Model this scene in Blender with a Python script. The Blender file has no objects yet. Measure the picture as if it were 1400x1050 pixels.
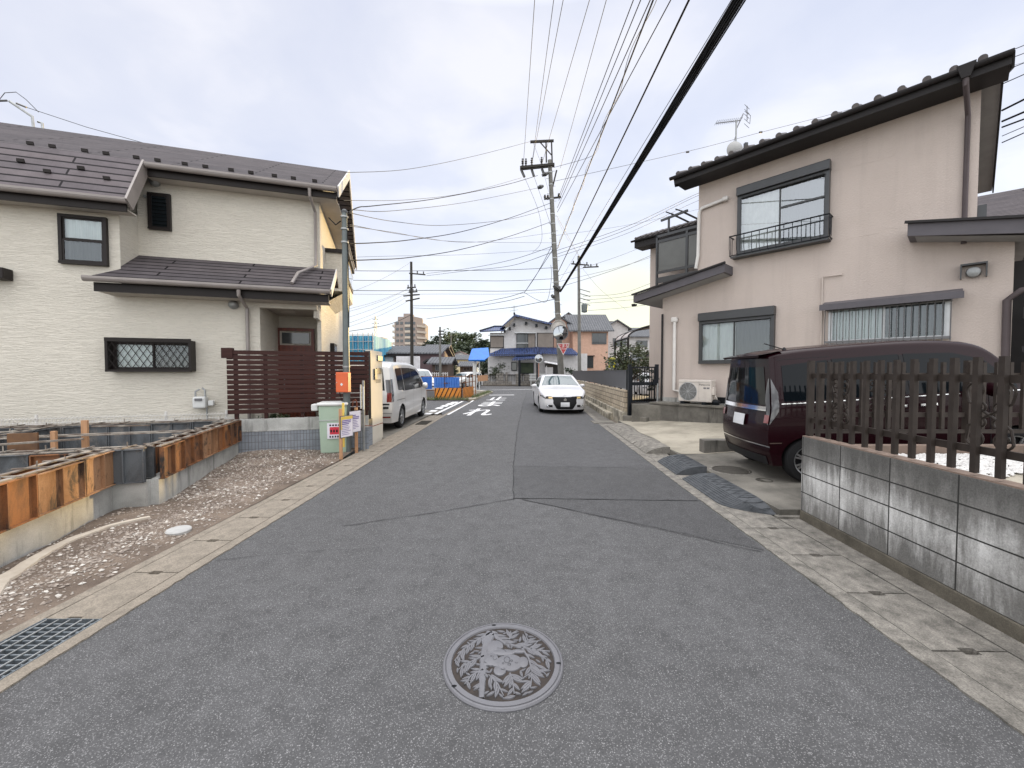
import bpy, math, random
from mathutils import Vector, Matrix
random.seed(7)
S = bpy.context.scene
C = S.collection
R = math.radians
# ------------------------------------------------------------ camera
FPX, CX, CY, CAMZ, PITCH = 550.0, 700.0, 525.0, 1.6, math.atan(17/550)
cd = bpy.data.cameras.new('camera'); cam = bpy.data.objects.new('camera', cd); C.objects.link(cam)
cd.sensor_width = 36; cd.lens = 36*FPX/1400; cd.clip_start = .05; cd.clip_end = 3000
cam.location = (0, 0, CAMZ); cam.rotation_euler = (math.pi/2-PITCH, 0, 0)
S.camera = cam
# ------------------------------------------------------------ world: overcast late afternoon sky, brighter towards the zenith
SUN_AZ, SUN_EL = R(27), R(5.5)       # azimuth clockwise from the view direction
w = bpy.data.worlds.new('World'); S.world = w; w.use_nodes = True
nt = w.node_tree; nt.nodes.clear(); N = nt.nodes.new; LK = nt.links.new
out = N('ShaderNodeOutputWorld'); add = N('ShaderNodeAddShader'); bgc = N('ShaderNodeBackground'); bgs = N('ShaderNodeBackground')
sky = N('ShaderNodeTexSky'); sky.sky_type = 'NISHITA'; sky.sun_disc = False; sky.sun_elevation = SUN_EL; sky.sun_rotation = SUN_AZ
bgs.inputs[1].default_value = .05; sky.dust_density = .0; sky.air_density = .6
LK(sky.outputs[0], bgs.inputs[0])
tc = N('ShaderNodeTexCoord'); sep = N('ShaderNodeSeparateXYZ'); LK(tc.outputs['Generated'], sep.inputs[0])
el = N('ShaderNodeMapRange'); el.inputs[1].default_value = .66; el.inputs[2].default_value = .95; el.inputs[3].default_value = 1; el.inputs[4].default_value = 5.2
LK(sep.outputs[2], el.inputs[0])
# clouds projected on a layer overhead
mx = N('ShaderNodeMath'); mx.operation = 'ADD'; mx.inputs[1].default_value = .12; LK(sep.outputs[2], mx.inputs[0])
mab = N('ShaderNodeMath'); mab.operation = 'MAXIMUM'; mab.inputs[1].default_value = .05; LK(mx.outputs[0], mab.inputs[0])
vd = N('ShaderNodeVectorMath'); vd.operation = 'DIVIDE'; cmb = N('ShaderNodeCombineXYZ')
for i in range(3): LK(mab.outputs[0], cmb.inputs[i])
LK(tc.outputs['Generated'], vd.inputs[0]); LK(cmb.outputs[0], vd.inputs[1])
n1 = N('ShaderNodeTexNoise'); n1.inputs['Scale'].default_value = 2.0; n1.inputs['Detail'].default_value = 6; n1.inputs['Roughness'].default_value = .5
n1.inputs['Distortion'].default_value = .25
LK(vd.outputs[0], n1.inputs['Vector'])
cr = N('ShaderNodeValToRGB'); e = cr.color_ramp.elements
e[0].position = .30; e[0].color = (.69, .715, .835, 1); e[1].position = .64; e[1].color = (.90, .89, .94, 1)
m_ = e.new(.48); m_.color = (.76, .775, .87, 1)
LK(n1.outputs['Fac'], cr.inputs[0])
# warm glow low over the horizon, to the right where the sun hides
hz = N('ShaderNodeMapRange'); hz.inputs[1].default_value = 0; hz.inputs[2].default_value = .42; hz.inputs[3].default_value = 1; hz.inputs[4].default_value = 0
hz.interpolation_type = 'SMOOTHSTEP'; LK(sep.outputs[2], hz.inputs[0])
mh = N('ShaderNodeMix'); mh.data_type = 'RGBA'; mh.inputs['B'].default_value = (.90, .88, .88, 1); LK(hz.outputs[0], mh.inputs['Factor']); LK(cr.outputs[0], mh.inputs['A'])
dt = N('ShaderNodeVectorMath'); dt.operation = 'DOT_PRODUCT'; dt.inputs[1].default_value = (math.sin(R(16)), math.cos(R(16)), .125); LK(tc.outputs['Generated'], dt.inputs[0])
gl = N('ShaderNodeMapRange'); gl.inputs[1].default_value = .9945; gl.inputs[2].default_value = 1.0075; gl.interpolation_type = 'SMOOTHSTEP'; LK(dt.outputs['Value'], gl.inputs[0])
mg = N('ShaderNodeMix'); mg.data_type = 'RGBA'; mg.inputs['B'].default_value = (.98, .91, .60, 1); LK(gl.outputs[0], mg.inputs['Factor']); LK(mh.outputs['Result'], mg.inputs['A'])
bk = N('ShaderNodeMapRange'); bk.inputs[1].default_value = .30; bk.inputs[2].default_value = -.45; bk.inputs[3].default_value = 1; bk.inputs[4].default_value = 2.3; LK(sep.outputs[1], bk.inputs[0])   # sky gain added behind the camera to light walls facing it
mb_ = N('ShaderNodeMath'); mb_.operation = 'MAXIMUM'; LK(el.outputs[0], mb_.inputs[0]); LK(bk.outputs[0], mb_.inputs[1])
wf = N('ShaderNodeMapRange'); wf.inputs[1].default_value = 1; wf.inputs[2].default_value = 1.8; LK(mb_.outputs[0], wf.inputs[0]); mw = N('ShaderNodeMix'); mw.data_type = 'RGBA'; mw.inputs['B'].default_value = (.79, .783, .79, 1); LK(wf.outputs[0], mw.inputs['Factor']); LK(mg.outputs['Result'], mw.inputs['A'])
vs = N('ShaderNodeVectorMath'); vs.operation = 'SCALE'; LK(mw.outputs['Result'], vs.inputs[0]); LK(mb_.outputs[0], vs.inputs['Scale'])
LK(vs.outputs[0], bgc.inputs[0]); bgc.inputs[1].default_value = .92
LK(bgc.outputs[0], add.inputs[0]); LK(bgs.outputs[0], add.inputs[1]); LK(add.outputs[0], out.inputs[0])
sl = bpy.data.lights.new('sun', 'SUN'); sl.energy = 4.6; sl.angle = R(1.5); sl.color = (1, .70, .30)
so = bpy.data.objects.new('sun', sl); C.objects.link(so)
sd = Vector((math.sin(SUN_AZ)*math.cos(SUN_EL), math.cos(SUN_AZ)*math.cos(SUN_EL), math.sin(SUN_EL)))
so.rotation_euler = sd.to_track_quat('Z', 'Y').to_euler(); so.location = sd*50
vsn = S.view_settings; vsn.view_transform = 'Standard'; vsn.look = 'None'; vsn.exposure = 0.12; vsn.gamma = 1; vsn.use_curve_mapping = False
S.cycles.max_bounces = 6; S.cycles.use_denoising = True
# ------------------------------------------------------------ where a pixel of the photo lies in the place
sp_, cp_ = math.sin(PITCH), math.cos(PITCH)
def ray(px, py):
    a, b = (px-CX)/FPX, (CY-py)/FPX
    return Vector((a, cp_+b*sp_, b*cp_-sp_))
def At(px, py, Y):
    r = ray(px, py); k = Y/r.y; return Vector((r.x*k, Y, CAMZ+r.z*k))
def G(px, py, z=0.):
    r = ray(px, py); k = (z-CAMZ)/r.z; return Vector((r.x*k, r.y*k, z))
def PX(px, Y): return (px-CX)/FPX*Y/cp_*1.0
def PZ(py, Y): return At(700, py, Y).z
class Frame:
    def __init__(s, o, d):
        s.o = Vector((o[0], o[1], 0)); s.d = Vector((d[0], d[1], 0)).normalized(); s.b = Vector((-s.d.y, s.d.x, 0)); s.rz = math.atan2(s.d.y, s.d.x)
    def p(s, px, py, y=0.):      # pixel -> (x, z) on the upright plane at local depth y
        r = ray(px, py); o = Vector((0, 0, CAMZ))
        k = (s.o+s.b*y-o).dot(s.b)/r.dot(s.b); P = o+r*k
        return ((P-s.o).dot(s.d), P.z)
    def x(s, px, y=0., py=400): return s.p(px, py, y)[0]
    def W(s, x, y, z=0): return s.o+s.d*x+s.b*y+Vector((0, 0, z))
# ------------------------------------------------------------ materials
def lin(c):  # 0-255 picture value to linear
    return tuple(((v/255+.055)/1.055)**2.4 if v > 10 else v/255/12.92 for v in c)+(1,)
def newmat(name):
    m = bpy.data.materials.new(name); m.use_nodes = True
    t = m.node_tree; b = t.nodes['Principled BSDF']; return m, t, b
def col4(c): return (c[0], c[1], c[2], 1)
def _noise(t, co, scale, detail=4, rough=.55, stretch=None, dist=0):
    n = t.nodes.new('ShaderNodeTexNoise'); n.inputs['Scale'].default_value = scale; n.inputs['Detail'].default_value = detail; n.inputs['Roughness'].default_value = rough
    n.inputs['Distortion'].default_value = dist
    if stretch:
        mp = t.nodes.new('ShaderNodeMapping'); mp.inputs['Scale'].default_value = stretch; t.links.new(co, mp.inputs[0]); co = mp.outputs[0]
    t.links.new(co, n.inputs['Vector']); return n
def _mix(t, fac, a, b, blend='MIX'):
    m = t.nodes.new('ShaderNodeMix'); m.data_type = 'RGBA'; m.blend_type = blend
    for k, v in (('Factor', fac), ('A', a), ('B', b)):
        if hasattr(v, 'is_linked') or hasattr(v, 'links'): t.links.new(v, m.inputs[k])
        else: m.inputs[k].default_value = v
    return m.outputs['Result']
def _ramp(t, src, p0, p1, c0=(0, 0, 0, 1), c1=(1, 1, 1, 1)):
    r = t.nodes.new('ShaderNodeValToRGB'); r.color_ramp.elements[0].position = p0; r.color_ramp.elements[1].position = p1
    r.color_ramp.elements[0].color = c0; r.color_ramp.elements[1].color = c1; t.links.new(src, r.inputs[0]); return r.outputs[0]
def _bump(t, b, h, strength, dist=.01, prev=None):
    n = t.nodes.new('ShaderNodeBump'); n.inputs['Strength'].default_value = strength; n.inputs['Distance'].default_value = dist
    t.links.new(h, n.inputs['Height'])
    if prev: t.links.new(prev, n.inputs['Normal'])
    t.links.new(n.outputs[0], b.inputs['Normal']); return n.outputs[0]
def mat(name, col, rough=.65, metal=0, col2=None, vscale=3, vp=(.35, .7), bump=0, bscale=60, stretch=None, coat=0, spec=.5, co='Object', fine=0, bdist=.01, streak=None):
    m, t, b = newmat(name); tc = t.nodes.new('ShaderNodeTexCoord').outputs[co]
    c2 = col2 or tuple(v*.82 for v in col)
    n = _noise(t, tc, vscale, 6, .6, stretch)
    o = _mix(t, _ramp(t, n.outputs['Fac'], *vp), col4(col), col4(c2))
    if fine:
        n3 = _noise(t, tc, 140, 3, .7); o = _mix(t, fine, o, n3.outputs['Color'], 'OVERLAY')
        hs = t.nodes.new('ShaderNodeHueSaturation'); hs.inputs['Saturation'].default_value = 1
        bw = t.nodes.new('ShaderNodeRGBToBW')
        t.links.new(n3.outputs['Color'], bw.inputs[0]); o = _mix(t, fine, _mix(t, _ramp(t, n.outputs['Fac'], *vp), col4(col), col4(c2)), bw.outputs[0], 'OVERLAY')
    if streak: d = _noise(t, tc, 2.2, 6, .65, (1.6, 1.6, .14)); o = _mix(t, _ramp(t, d.outputs['Fac'], .50, .78, (0, 0, 0, 1), (streak[1],)*3+(1,)), o, col4(streak[0]))
    t.links.new(o, b.inputs['Base Color'])
    b.inputs['Roughness'].default_value = rough; b.inputs['Metallic'].default_value = metal
    b.inputs['Coat Weight'].default_value = coat; b.inputs['Coat Roughness'].default_value = .04; b.inputs['Specular IOR Level'].default_value = spec if max(col[:3]) > .14 or coat or metal else spec*.35
    if bump:
        n2 = _noise(t, tc, bscale, 4, .6, stretch); _bump(t, b, n2.outputs['Fac'], bump, bdist)
    return m
def asphalt(name, base, light, seed=0, chips=.86):
    m, t, b = newmat(name); tc = t.nodes.new('ShaderNodeTexCoord').outputs['Object']
    big = _noise(t, tc, .7, 5, .62, (1, .45, 1)); mid = _noise(t, tc, 6, 5, .7); fin = _noise(t, tc, 130, 3, .75)
    v = t.nodes.new('ShaderNodeTexVoronoi'); v.inputs['Scale'].default_value = 170; t.links.new(tc, v.inputs['Vector'])
    sx = t.nodes.new('ShaderNodeSeparateColor'); t.links.new(v.outputs['Color'], sx.inputs[0])
    c = _mix(t, _ramp(t, big.outputs['Fac'], .36, .68), col4(base), col4(tuple(x*1.42 for x in base)))
    c = _mix(t, _ramp(t, mid.outputs['Fac'], .42, .66), c, col4(tuple(x*.80 for x in base)))
    st = _noise(t, tc, 1.9, 7, .72, (1, .6, 1), .8); c = _mix(t, _ramp(t, st.outputs['Fac'], .54, .74), c, col4(tuple(x*1.38 for x in base))); st2 = _noise(t, tc, 2.7, 6, .7, (1, .5, 1), .5); c = _mix(t, _ramp(t, st2.outputs['Fac'], .57, .72), c, col4(tuple(x*.74 for x in base)))
    fr = _ramp(t, fin.outputs['Fac'], .40, .66)
    mm = t.nodes.new('ShaderNodeMath'); mm.operation = 'MULTIPLY'; mm.inputs[1].default_value = .8; t.links.new(fr, mm.inputs[0])
    c = _mix(t, mm.outputs[0], c, col4(tuple(x*.45 for x in base)))
    v2 = t.nodes.new('ShaderNodeTexVoronoi'); v2.inputs['Scale'].default_value = 95; t.links.new(tc, v2.inputs['Vector'])
    s2 = t.nodes.new('ShaderNodeSeparateColor'); t.links.new(v2.outputs['Color'], s2.inputs[0])
    def dots(v_, rnd_, lo, size):     # small stones: only the middle of some cells
        a_ = _ramp(t, rnd_, lo, lo+.02); d_ = _ramp(t, v_.outputs['Distance'], size*.7, size, (1, 1, 1, 1), (0, 0, 0, 1)); q = t.nodes.new('ShaderNodeMath'); q.operation = 'MULTIPLY'; t.links.new(a_, q.inputs[0]); t.links.new(d_, q.inputs[1]); return q.outputs[0]
    c = _mix(t, dots(v, sx.outputs[0], chips-.22, .5), c, col4(light))
    c = _mix(t, dots(v2, s2.outputs[1], .90, .34), c, col4(tuple(min(1, x*1.35) for x in light)))
    t.links.new(c, b.inputs['Base Color']); b.inputs['Roughness'].default_value = .85
    _bump(t, b, sx.outputs[1], .35, .004); return m
def paint(name, col, rough=.3, metal=0, coat=1., spec=.5):
    m, t, b = newmat(name); tc = t.nodes.new('ShaderNodeTexCoord').outputs['Object']
    n = _noise(t, tc, 4, 5); o = _mix(t, n.outputs['Fac'], col4(col), col4(tuple(v*.9 for v in col)))
    t.links.new(o, b.inputs['Base Color']); b.inputs['Roughness'].default_value = rough; b.inputs['Metallic'].default_value = metal
    b.inputs['Coat Weight'].default_value = coat; b.inputs['Coat Roughness'].default_value = .03; b.inputs['Specular IOR Level'].default_value = spec; return m
def blocks(name, col, col2, mortar, bw, bh, ms=.008, off=0., bump=.5, stain=None, rough=.85, vs=4, co='UV', shift=(0, 0, 0), spec=.5):
    m, t, b = newmat(name); uv = t.nodes.new('ShaderNodeTexCoord').outputs[co]; oc = t.nodes.new('ShaderNodeTexCoord').outputs['Object']
    mp = t.nodes.new('ShaderNodeMapping'); mp.inputs['Location'].default_value = shift; t.links.new(uv, mp.inputs[0])
    br = t.nodes.new('ShaderNodeTexBrick'); br.inputs['Scale'].default_value = 1; br.inputs['Brick Width'].default_value = bw; br.inputs['Row Height'].default_value = bh
    br.inputs['Mortar Size'].default_value = ms; br.offset = off; br.inputs['Color1'].default_value = col4(col); br.inputs['Color2'].default_value = col4(col2); br.inputs['Mortar'].default_value = col4(mortar)
    br.inputs['Mortar Smooth'].default_value = .1; t.links.new(mp.outputs[0], br.inputs['Vector'])
    n = _noise(t, oc, vs, 8, .7); o = _mix(t, .5, br.outputs['Color'], n.outputs['Fac'], 'OVERLAY')
    if stain:
        s = _noise(t, oc, 5, 6, .65, (1, 1, .22)); o = _mix(t, _ramp(t, s.outputs['Fac'], stain[1], stain[2]), o, col4(stain[0]))
    o = _mix(t, br.outputs['Fac'], o, col4(mortar)); b.inputs['Specular IOR Level'].default_value = spec
    nf = _noise(t, oc, 120, 3, .7); o = _mix(t, .35, o, nf.outputs['Fac'], 'OVERLAY')
    t.links.new(o, b.inputs['Base Color']); b.inputs['Roughness'].default_value = rough
    inv = t.nodes.new('ShaderNodeMath'); inv.operation = 'SUBTRACT'; inv.inputs[0].default_value = 1; t.links.new(br.outputs['Fac'], inv.inputs[1])
    p = _bump(t, b, inv.outputs[0], bump, .01); _bump(t, b, nf.outputs['Fac'], .25, .004, p); return m
def glassmat(name, tint=(.02, .03, .035), alpha=.35, rough=.02):
    # window glass: reflects the sky, lets part of what is behind show through
    m, t, b = newmat(name); tr = t.nodes.new('ShaderNodeBsdfTransparent'); tr.inputs[0].default_value = (.84, .88, .88, 1)
    gg = t.nodes.new('ShaderNodeBsdfGlossy'); gg.inputs['Roughness'].default_value = rough; gg.inputs[0].default_value = (.9, .95, 1, 1)
    fr = t.nodes.new('ShaderNodeFresnel'); fr.inputs[0].default_value = 1.6
    ad = t.nodes.new('ShaderNodeMath'); ad.operation = 'ADD'; ad.inputs[1].default_value = alpha; t.links.new(fr.outputs[0], ad.inputs[0])
    ms = t.nodes.new('ShaderNodeMixShader'); t.links.new(ad.outputs[0], ms.inputs[0]); t.links.new(tr.outputs[0], ms.inputs[1]); t.links.new(gg.outputs[0], ms.inputs[2])
    t.links.new(ms.outputs[0], t.nodes['Material Output'].inputs[0]); t.nodes.remove(b); return m
def siding():
    m, t, b = newmat('siding'); tc = t.nodes.new('ShaderNodeTexCoord').outputs['Object']
    a = _noise(t, tc, 3.2, 7, .62, (.55, .55, 6.5), .5); a2 = _noise(t, tc, 5, 4, .55, (.8, .8, 4.5), .4); c = _noise(t, tc, .8, 3)
    mm = t.nodes.new('ShaderNodeMath'); mm.operation = 'ADD'; t.links.new(a.outputs['Fac'], mm.inputs[0]); t.links.new(a2.outputs['Fac'], mm.inputs[1])
    sc = t.nodes.new('ShaderNodeMath'); sc.operation = 'SINE'; s0 = t.nodes.new('ShaderNodeMath'); s0.operation = 'MULTIPLY'; s0.inputs[1].default_value = 19
    t.links.new(mm.outputs[0], s0.inputs[0]); t.links.new(s0.outputs[0], sc.inputs[0])
    s2 = t.nodes.new('ShaderNodeMath'); s2.operation = 'MULTIPLY_ADD'; s2.inputs[1].default_value = .5; s2.inputs[2].default_value = .5; t.links.new(sc.outputs[0], s2.inputs[0])
    o = _mix(t, _ramp(t, c.outputs['Fac'], .3, .7), (.67, .63, .55, 1), (.62, .585, .51, 1))
    t.links.new(_mix(t, _ramp(t, s2.outputs[0], .0, .18, (.42, .42, .42, 1), (0, 0, 0, 1)), o, (.50, .47, .41, 1)), b.inputs['Base Color'])
    b.inputs['Roughness'].default_value = .7
    _bump(t, b, s2.outputs[0], .5, .018); return m
def rustm(name, c1, c2, c3):
    m, t, b = newmat(name); tc = t.nodes.new('ShaderNodeTexCoord').outputs['Object']
    a = _noise(t, tc, 3.2, 8, .7, (1, 1, .3), .8); c = _noise(t, tc, 4.5, 7, .75, (1, 1, .5), .5); f = _noise(t, tc, 90, 3, .7)
    o = _mix(t, _ramp(t, a.outputs['Fac'], .42, .62), col4(c1), col4(c2)); o = _mix(t, _ramp(t, c.outputs['Fac'], .52, .62), o, col4(c3))
    o = _mix(t, .35, o, f.outputs['Fac'], 'OVERLAY'); t.links.new(o, b.inputs['Base Color']); b.inputs['Roughness'].default_value = .75
    _bump(t, b, c.outputs['Fac'], .3, .01); return m
def concrete(name, col, dark, vs=1.5, vp=(.4, .7), drips=True, fine=.35):
    m, t, b = newmat(name); tc = t.nodes.new('ShaderNodeTexCoord').outputs['Object']
    a = _noise(t, tc, vs, 7, .65); f = _noise(t, tc, 110, 3, .7); o = _mix(t, _ramp(t, a.outputs['Fac'], *vp), col4(col), col4(dark))
    if drips:
        d = _noise(t, tc, 7, 5, .6, (1, 1, .12)); o = _mix(t, _ramp(t, d.outputs['Fac'], .54, .72), o, col4(tuple(v*.6 for v in dark)))
    o = _mix(t, fine, o, f.outputs['Fac'], 'OVERLAY'); t.links.new(o, b.inputs['Base Color']); b.inputs['Roughness'].default_value = .88
    _bump(t, b, f.outputs['Fac'], .3, .004); return m
M = {}
def P(k, *a, **kw): M[k] = mat(k, *a, **kw)
M['asphalt'] = asphalt('asphalt', (.079, .079, .081), (.19, .188, .19), chips=.90)
M['asphalt_new'] = asphalt('asphalt_new', (.060, .060, .062), (.14, .14, .145), chips=.93)
P('crack', (.04, .04, .042), .95)
P('earth', (.17, .145, .115), .95, col2=(.12, .10, .08), vscale=1.2, bump=.5, bscale=25, fine=.4)
M['gravel_bed'] = mat('gravel_bed', (.20, .155, .12), .95, col2=(.10, .075, .058), vscale=2.2, vp=(.35, .62), bump=.9, bscale=38, fine=.5, bdist=.02)
P('stone', (.40, .35, .30), .9, col2=(.20, .165, .14), vscale=26, vp=(.35, .6), bump=.3, bscale=90)
P('white_stone', (.62, .61, .59), .8, col2=(.45, .44, .43), vscale=9)
M['lid_concrete'] = concrete('lid_concrete', (.275, .238, .192), (.14, .122, .098), 9, (.3, .8), drips=False, fine=.9)
M['lid_grey'] = concrete('lid_grey', (.27, .25, .22), (.07, .066, .058), 9, (.30, .72), drips=False, fine=1.)
M['slab'] = concrete('slab', (.185, .172, .148), (.075, .07, .06), 1.1, (.42, .66), drips=False, fine=.5)
M['slab_pale'] = concrete('slab_pale', (.38, .345, .28), (.21, .19, .15), 1.3, (.4, .7), drips=False, fine=.4)
M['concrete'] = concrete('concrete', (.46, .46, .44), (.25, .25, .235), 1.6)
M['concrete_dark'] = concrete('concrete_dark', (.15, .14, .125), (.08, .075, .065), 2.4)
M['block_wall'] = blocks('block_wall', (.20, .195, .185), (.15, .145, .14), (.03, .03, .028), .4, .2, .0045, 0, .8, ((.44, .435, .42), .44, .72), shift=(.1, .03, 0))
M['block_grey'] = blocks('block_grey', (.25, .27, .30), (.21, .23, .26), (.12, .125, .13), .055, .13, .004, 0, .6)
M['stone_wall'] = blocks('stone_wall', (.50, .42, .31), (.36, .30, .22), (.13, .11, .085), .34, .16, .012, .5, .9, ((.66, .58, .46), .55, .75), vs=11)
M['plinth'] = concrete('plinth', (.44, .40, .32), (.16, .145, .115), 3, (.42, .6))
def wallmat():
    m, t, b = newmat('block_wall'); uv = t.nodes.new('ShaderNodeTexCoord').outputs['UV']; oc = t.nodes.new('ShaderNodeTexCoord').outputs['Object']
    mp = t.nodes.new('ShaderNodeMapping'); mp.inputs['Location'].default_value = (.02, .09, 0); t.links.new(uv, mp.inputs[0])
    br = t.nodes.new('ShaderNodeTexBrick'); br.inputs['Scale'].default_value = 1; br.inputs['Brick Width'].default_value = .53; br.inputs['Row Height'].default_value = .2; br.inputs['Mortar Size'].default_value = .0055; br.offset = 0
    br.inputs['Color1'].default_value = (.20, .195, .185, 1); br.inputs['Color2'].default_value = (.15, .147, .14, 1); br.inputs['Mortar Smooth'].default_value = .1; t.links.new(mp.outputs[0], br.inputs['Vector'])
    sx = t.nodes.new('ShaderNodeSeparateXYZ'); t.links.new(oc, sx.inputs[0])
    s = _noise(t, oc, 6, 6, .7, (1, 1, .16), .3); s2 = _noise(t, oc, 1.6, 5, .6); g = _noise(t, oc, 85, 4, .8); g2 = _noise(t, oc, 24, 4, .7)
    # lime bloom in the middle courses, soot and drips down from the top, moss brown at the foot
    a = t.nodes.new('ShaderNodeMapRange'); a.inputs[1].default_value = .86; a.inputs[2].default_value = .50; a.inputs[3].default_value = -.30; a.inputs[4].default_value = .14; t.links.new(sx.outputs[2], a.inputs[0])
    a2 = t.nodes.new('ShaderNodeMath'); a2.operation = 'ADD'; t.links.new(a.outputs[0], a2.inputs[0]); t.links.new(s.outputs['Fac'], a2.inputs[1])
    c = t.nodes.new('ShaderNodeMapRange'); c.inputs[1].default_value = .48; c.inputs[2].default_value = .12; c.inputs[3].default_value = 0; c.inputs[4].default_value = -.22; t.links.new(sx.outputs[2], c.inputs[0])
    a3 = t.nodes.new('ShaderNodeMath'); a3.operation = 'ADD'; t.links.new(a2.outputs[0], a3.inputs[0]); t.links.new(c.outputs[0], a3.inputs[1])
    o = _mix(t, _ramp(t, a3.outputs[0], .44, .70), br.outputs['Color'], (.60, .595, .58, 1)); o = _mix(t, _ramp(t, s2.outputs['Fac'], .5, .75), o, (.13, .125, .115, 1))
    o = _mix(t, _ramp(t, a2.outputs[0], .22, .40, (.75, .75, .75, 1), (0, 0, 0, 1)), o, (.085, .083, .078, 1))
    o = _mix(t, .75, o, g.outputs['Fac'], 'OVERLAY'); o = _mix(t, .35, o, g2.outputs['Fac'], 'OVERLAY'); o = _mix(t, br.outputs['Fac'], o, (.028, .027, .025, 1))
    t.links.new(o, b.inputs['Base Color']); b.inputs['Roughness'].default_value = .9
    inv = t.nodes.new('ShaderNodeMath'); inv.operation = 'SUBTRACT'; inv.inputs[0].default_value = 1; t.links.new(br.outputs['Fac'], inv.inputs[1])
    p = _bump(t, b, inv.outputs[0], .8, .01); _bump(t, b, g.outputs['Fac'], .5, .005, p); return m
M['block_wall'] = wallmat()
M['garden_wall'] = blocks('garden_wall', (.30, .28, .25), (.22, .20, .18), (.09, .085, .08), .5, .3, .02, .5, .8, vs=8)
P('white_line', (.72, .72, .72), .7, col2=(.42, .42, .43), vscale=14, vp=(.5, .68), fine=.3)
M['siding'] = siding()
M['stucco'] = mat('stucco', (.525, .455, .412), .85, col2=(.485, .418, .377), vscale=1.1, bump=.7, bscale=30, bdist=.014, fine=.22, streak=((.36, .31, .28), .42))
M['slate'] = blocks('slate', (.098, .086, .090), (.075, .067, .072), (.008, .007, .008), 2.7, .15, .016, .5, .8, vs=3, rough=.8, spec=.12)
M['slate_steep'] = blocks('slate_steep', (.128, .110, .116), (.105, .092, .10), (.012, .010, .012), 2.7, .145, .016, .5, .8, vs=3, rough=.75, spec=.2)
P('brown_trim', (.022, .018, .017), .4)
P('grey_gutter', (.27, .24, .225), .35)
P('soffit', (.50, .46, .41), .8)
P('door_red', (.21, .042, .018), .45, col2=(.07, .016, .010), vscale=3, stretch=(8, 8, .6))
P('louvre', (.048, .019, .016), .5, col2=(.030, .012, .010), vscale=4, stretch=(.5, .5, 6))
P('alu_dark', (.055, .058, .062), .38, metal=.3)
P('alu_black', (.012, .014, .018), .38)
P('alu_grey', (.14, .14, .145), .4, metal=.4)
P('alu_silver', (.45, .46, .47), .35, metal=.7)
P('iron_brown', (.046, .037, .032), .5, col2=(.030, .024, .021), vscale=8)
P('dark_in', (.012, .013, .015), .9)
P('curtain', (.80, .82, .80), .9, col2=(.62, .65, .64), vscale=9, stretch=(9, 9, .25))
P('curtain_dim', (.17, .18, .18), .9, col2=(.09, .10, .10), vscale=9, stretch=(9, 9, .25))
P('blind', (.74, .74, .70), .85, col2=(.56, .56, .53), vscale=5)
M['glass'] = glassmat('glass', alpha=.03)
M['glass_sky'] = glassmat('glass_sky', alpha=.20)
M['pane_dark'] = paint('pane_dark', (.035, .042, .048), .12, 0, .6)
P('pvc_white', (.72, .70, .67), .45)
P('pvc_cream', (.55, .48, .43), .5)
P('kawara_brown', (.060, .052, .052), .4, col2=(.11, .10, .095), vscale=6)
P('fascia_brown', (.030, .028, .029), .55)
P('fascia_grey', (.115, .108, .120), .5, col2=(.095, .09, .10), vscale=2)
P('verge_grey', (.34, .34, .34), .7)
P('balcony_panel', (.11, .115, .11), .45, coat=.2)
P('red_tile', (.16, .065, .05), .5, col2=(.10, .04, .035), vscale=4)
M['kawara_blue'] = blocks('kawara_blue', (.035, .06, .17), (.07, .11, .26), (.006, .008, .02), .28, .27, .035, 0, .9, vs=5, rough=.3)
M['kawara_grey'] = blocks('kawara_grey', (.15, .155, .165), (.12, .125, .135), (.04, .04, .045), .30, .28, .025, 0, .9, vs=4, rough=.75, spec=.2)
P('wall_white', (.55, .54, .54), .8); P('wall_pink', (.50, .32, .25), .8); P('wall_peach', (.56, .36, .27), .8)
P('wall_mauve', (.16, .105, .11), .8); P('wall_cream', (.60, .52, .32), .8); P('wall_tan', (.22, .19, .165), .8); P('wall_brown', (.12, .09, .075), .8)
P('wall_apt', (.30, .25, .225), .85); P('wall_apt_pale', (.50, .44, .37), .85)
P('steel_pole', (.13, .15, .15), .5, metal=.3, col2=(.10, .115, .115)); P('concrete_pole', (.17, .168, .155), .85, col2=(.11, .108, .10), vscale=3)
P('pole_dark', (.045, .042, .038), .8); P('cable', (.012, .012, .013), .8); P('cable_grey', (.06, .062, .065), .6)
P('insulator', (.03, .03, .032), .3, coat=.5); P('galv', (.36, .37, .37), .45, metal=.6, col2=(.25, .26, .26), vscale=12)
P('orange_box', (.68, .125, .035), .42); P('orange', (.72, .27, .03), .5, col2=(.60, .20, .03)); P('post_orange', (.38, .17, .11), .6); P('blue_sheet', (.07, .22, .62), .5, col2=(.05, .16, .50), vscale=3, bump=.4, bscale=6)
P('blue_canopy', (.01, .15, .55), .45, col2=(.01, .11, .42)); P('scaf_net', (.16, .46, .56), .7, col2=(.05, .26, .46), vscale=1.2, stretch=(2, 2, .2), vp=(.4, .6))
P('green_box', (.36, .46, .36), .55, col2=(.31, .40, .31)); P('white_plastic', (.66, .67, .66), .5); P('grey_plastic', (.42, .43, .43), .5)
P('wood', (.50, .28, .15), .7, col2=(.36, .19, .10), vscale=5, stretch=(8, 8, .5)); P('poster', (.72, .70, .76), .5, col2=(.62, .60, .70)); P('poster_yellow', (.72, .52, .10), .5); P('ink_purple', (.16, .12, .36), .5)
P('sign_red', (.50, .02, .025), .35, coat=.3); P('sign_white', (.80, .80, .80), .4); P('yellow', (.85, .78, .02), .5); P('poster_red', (.60, .03, .06), .5)
M['mirror'] = paint('mirror', (.36, .38, .40), .05, 1., 0)
P('mirror_back', (.55, .53, .50), .6)
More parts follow.
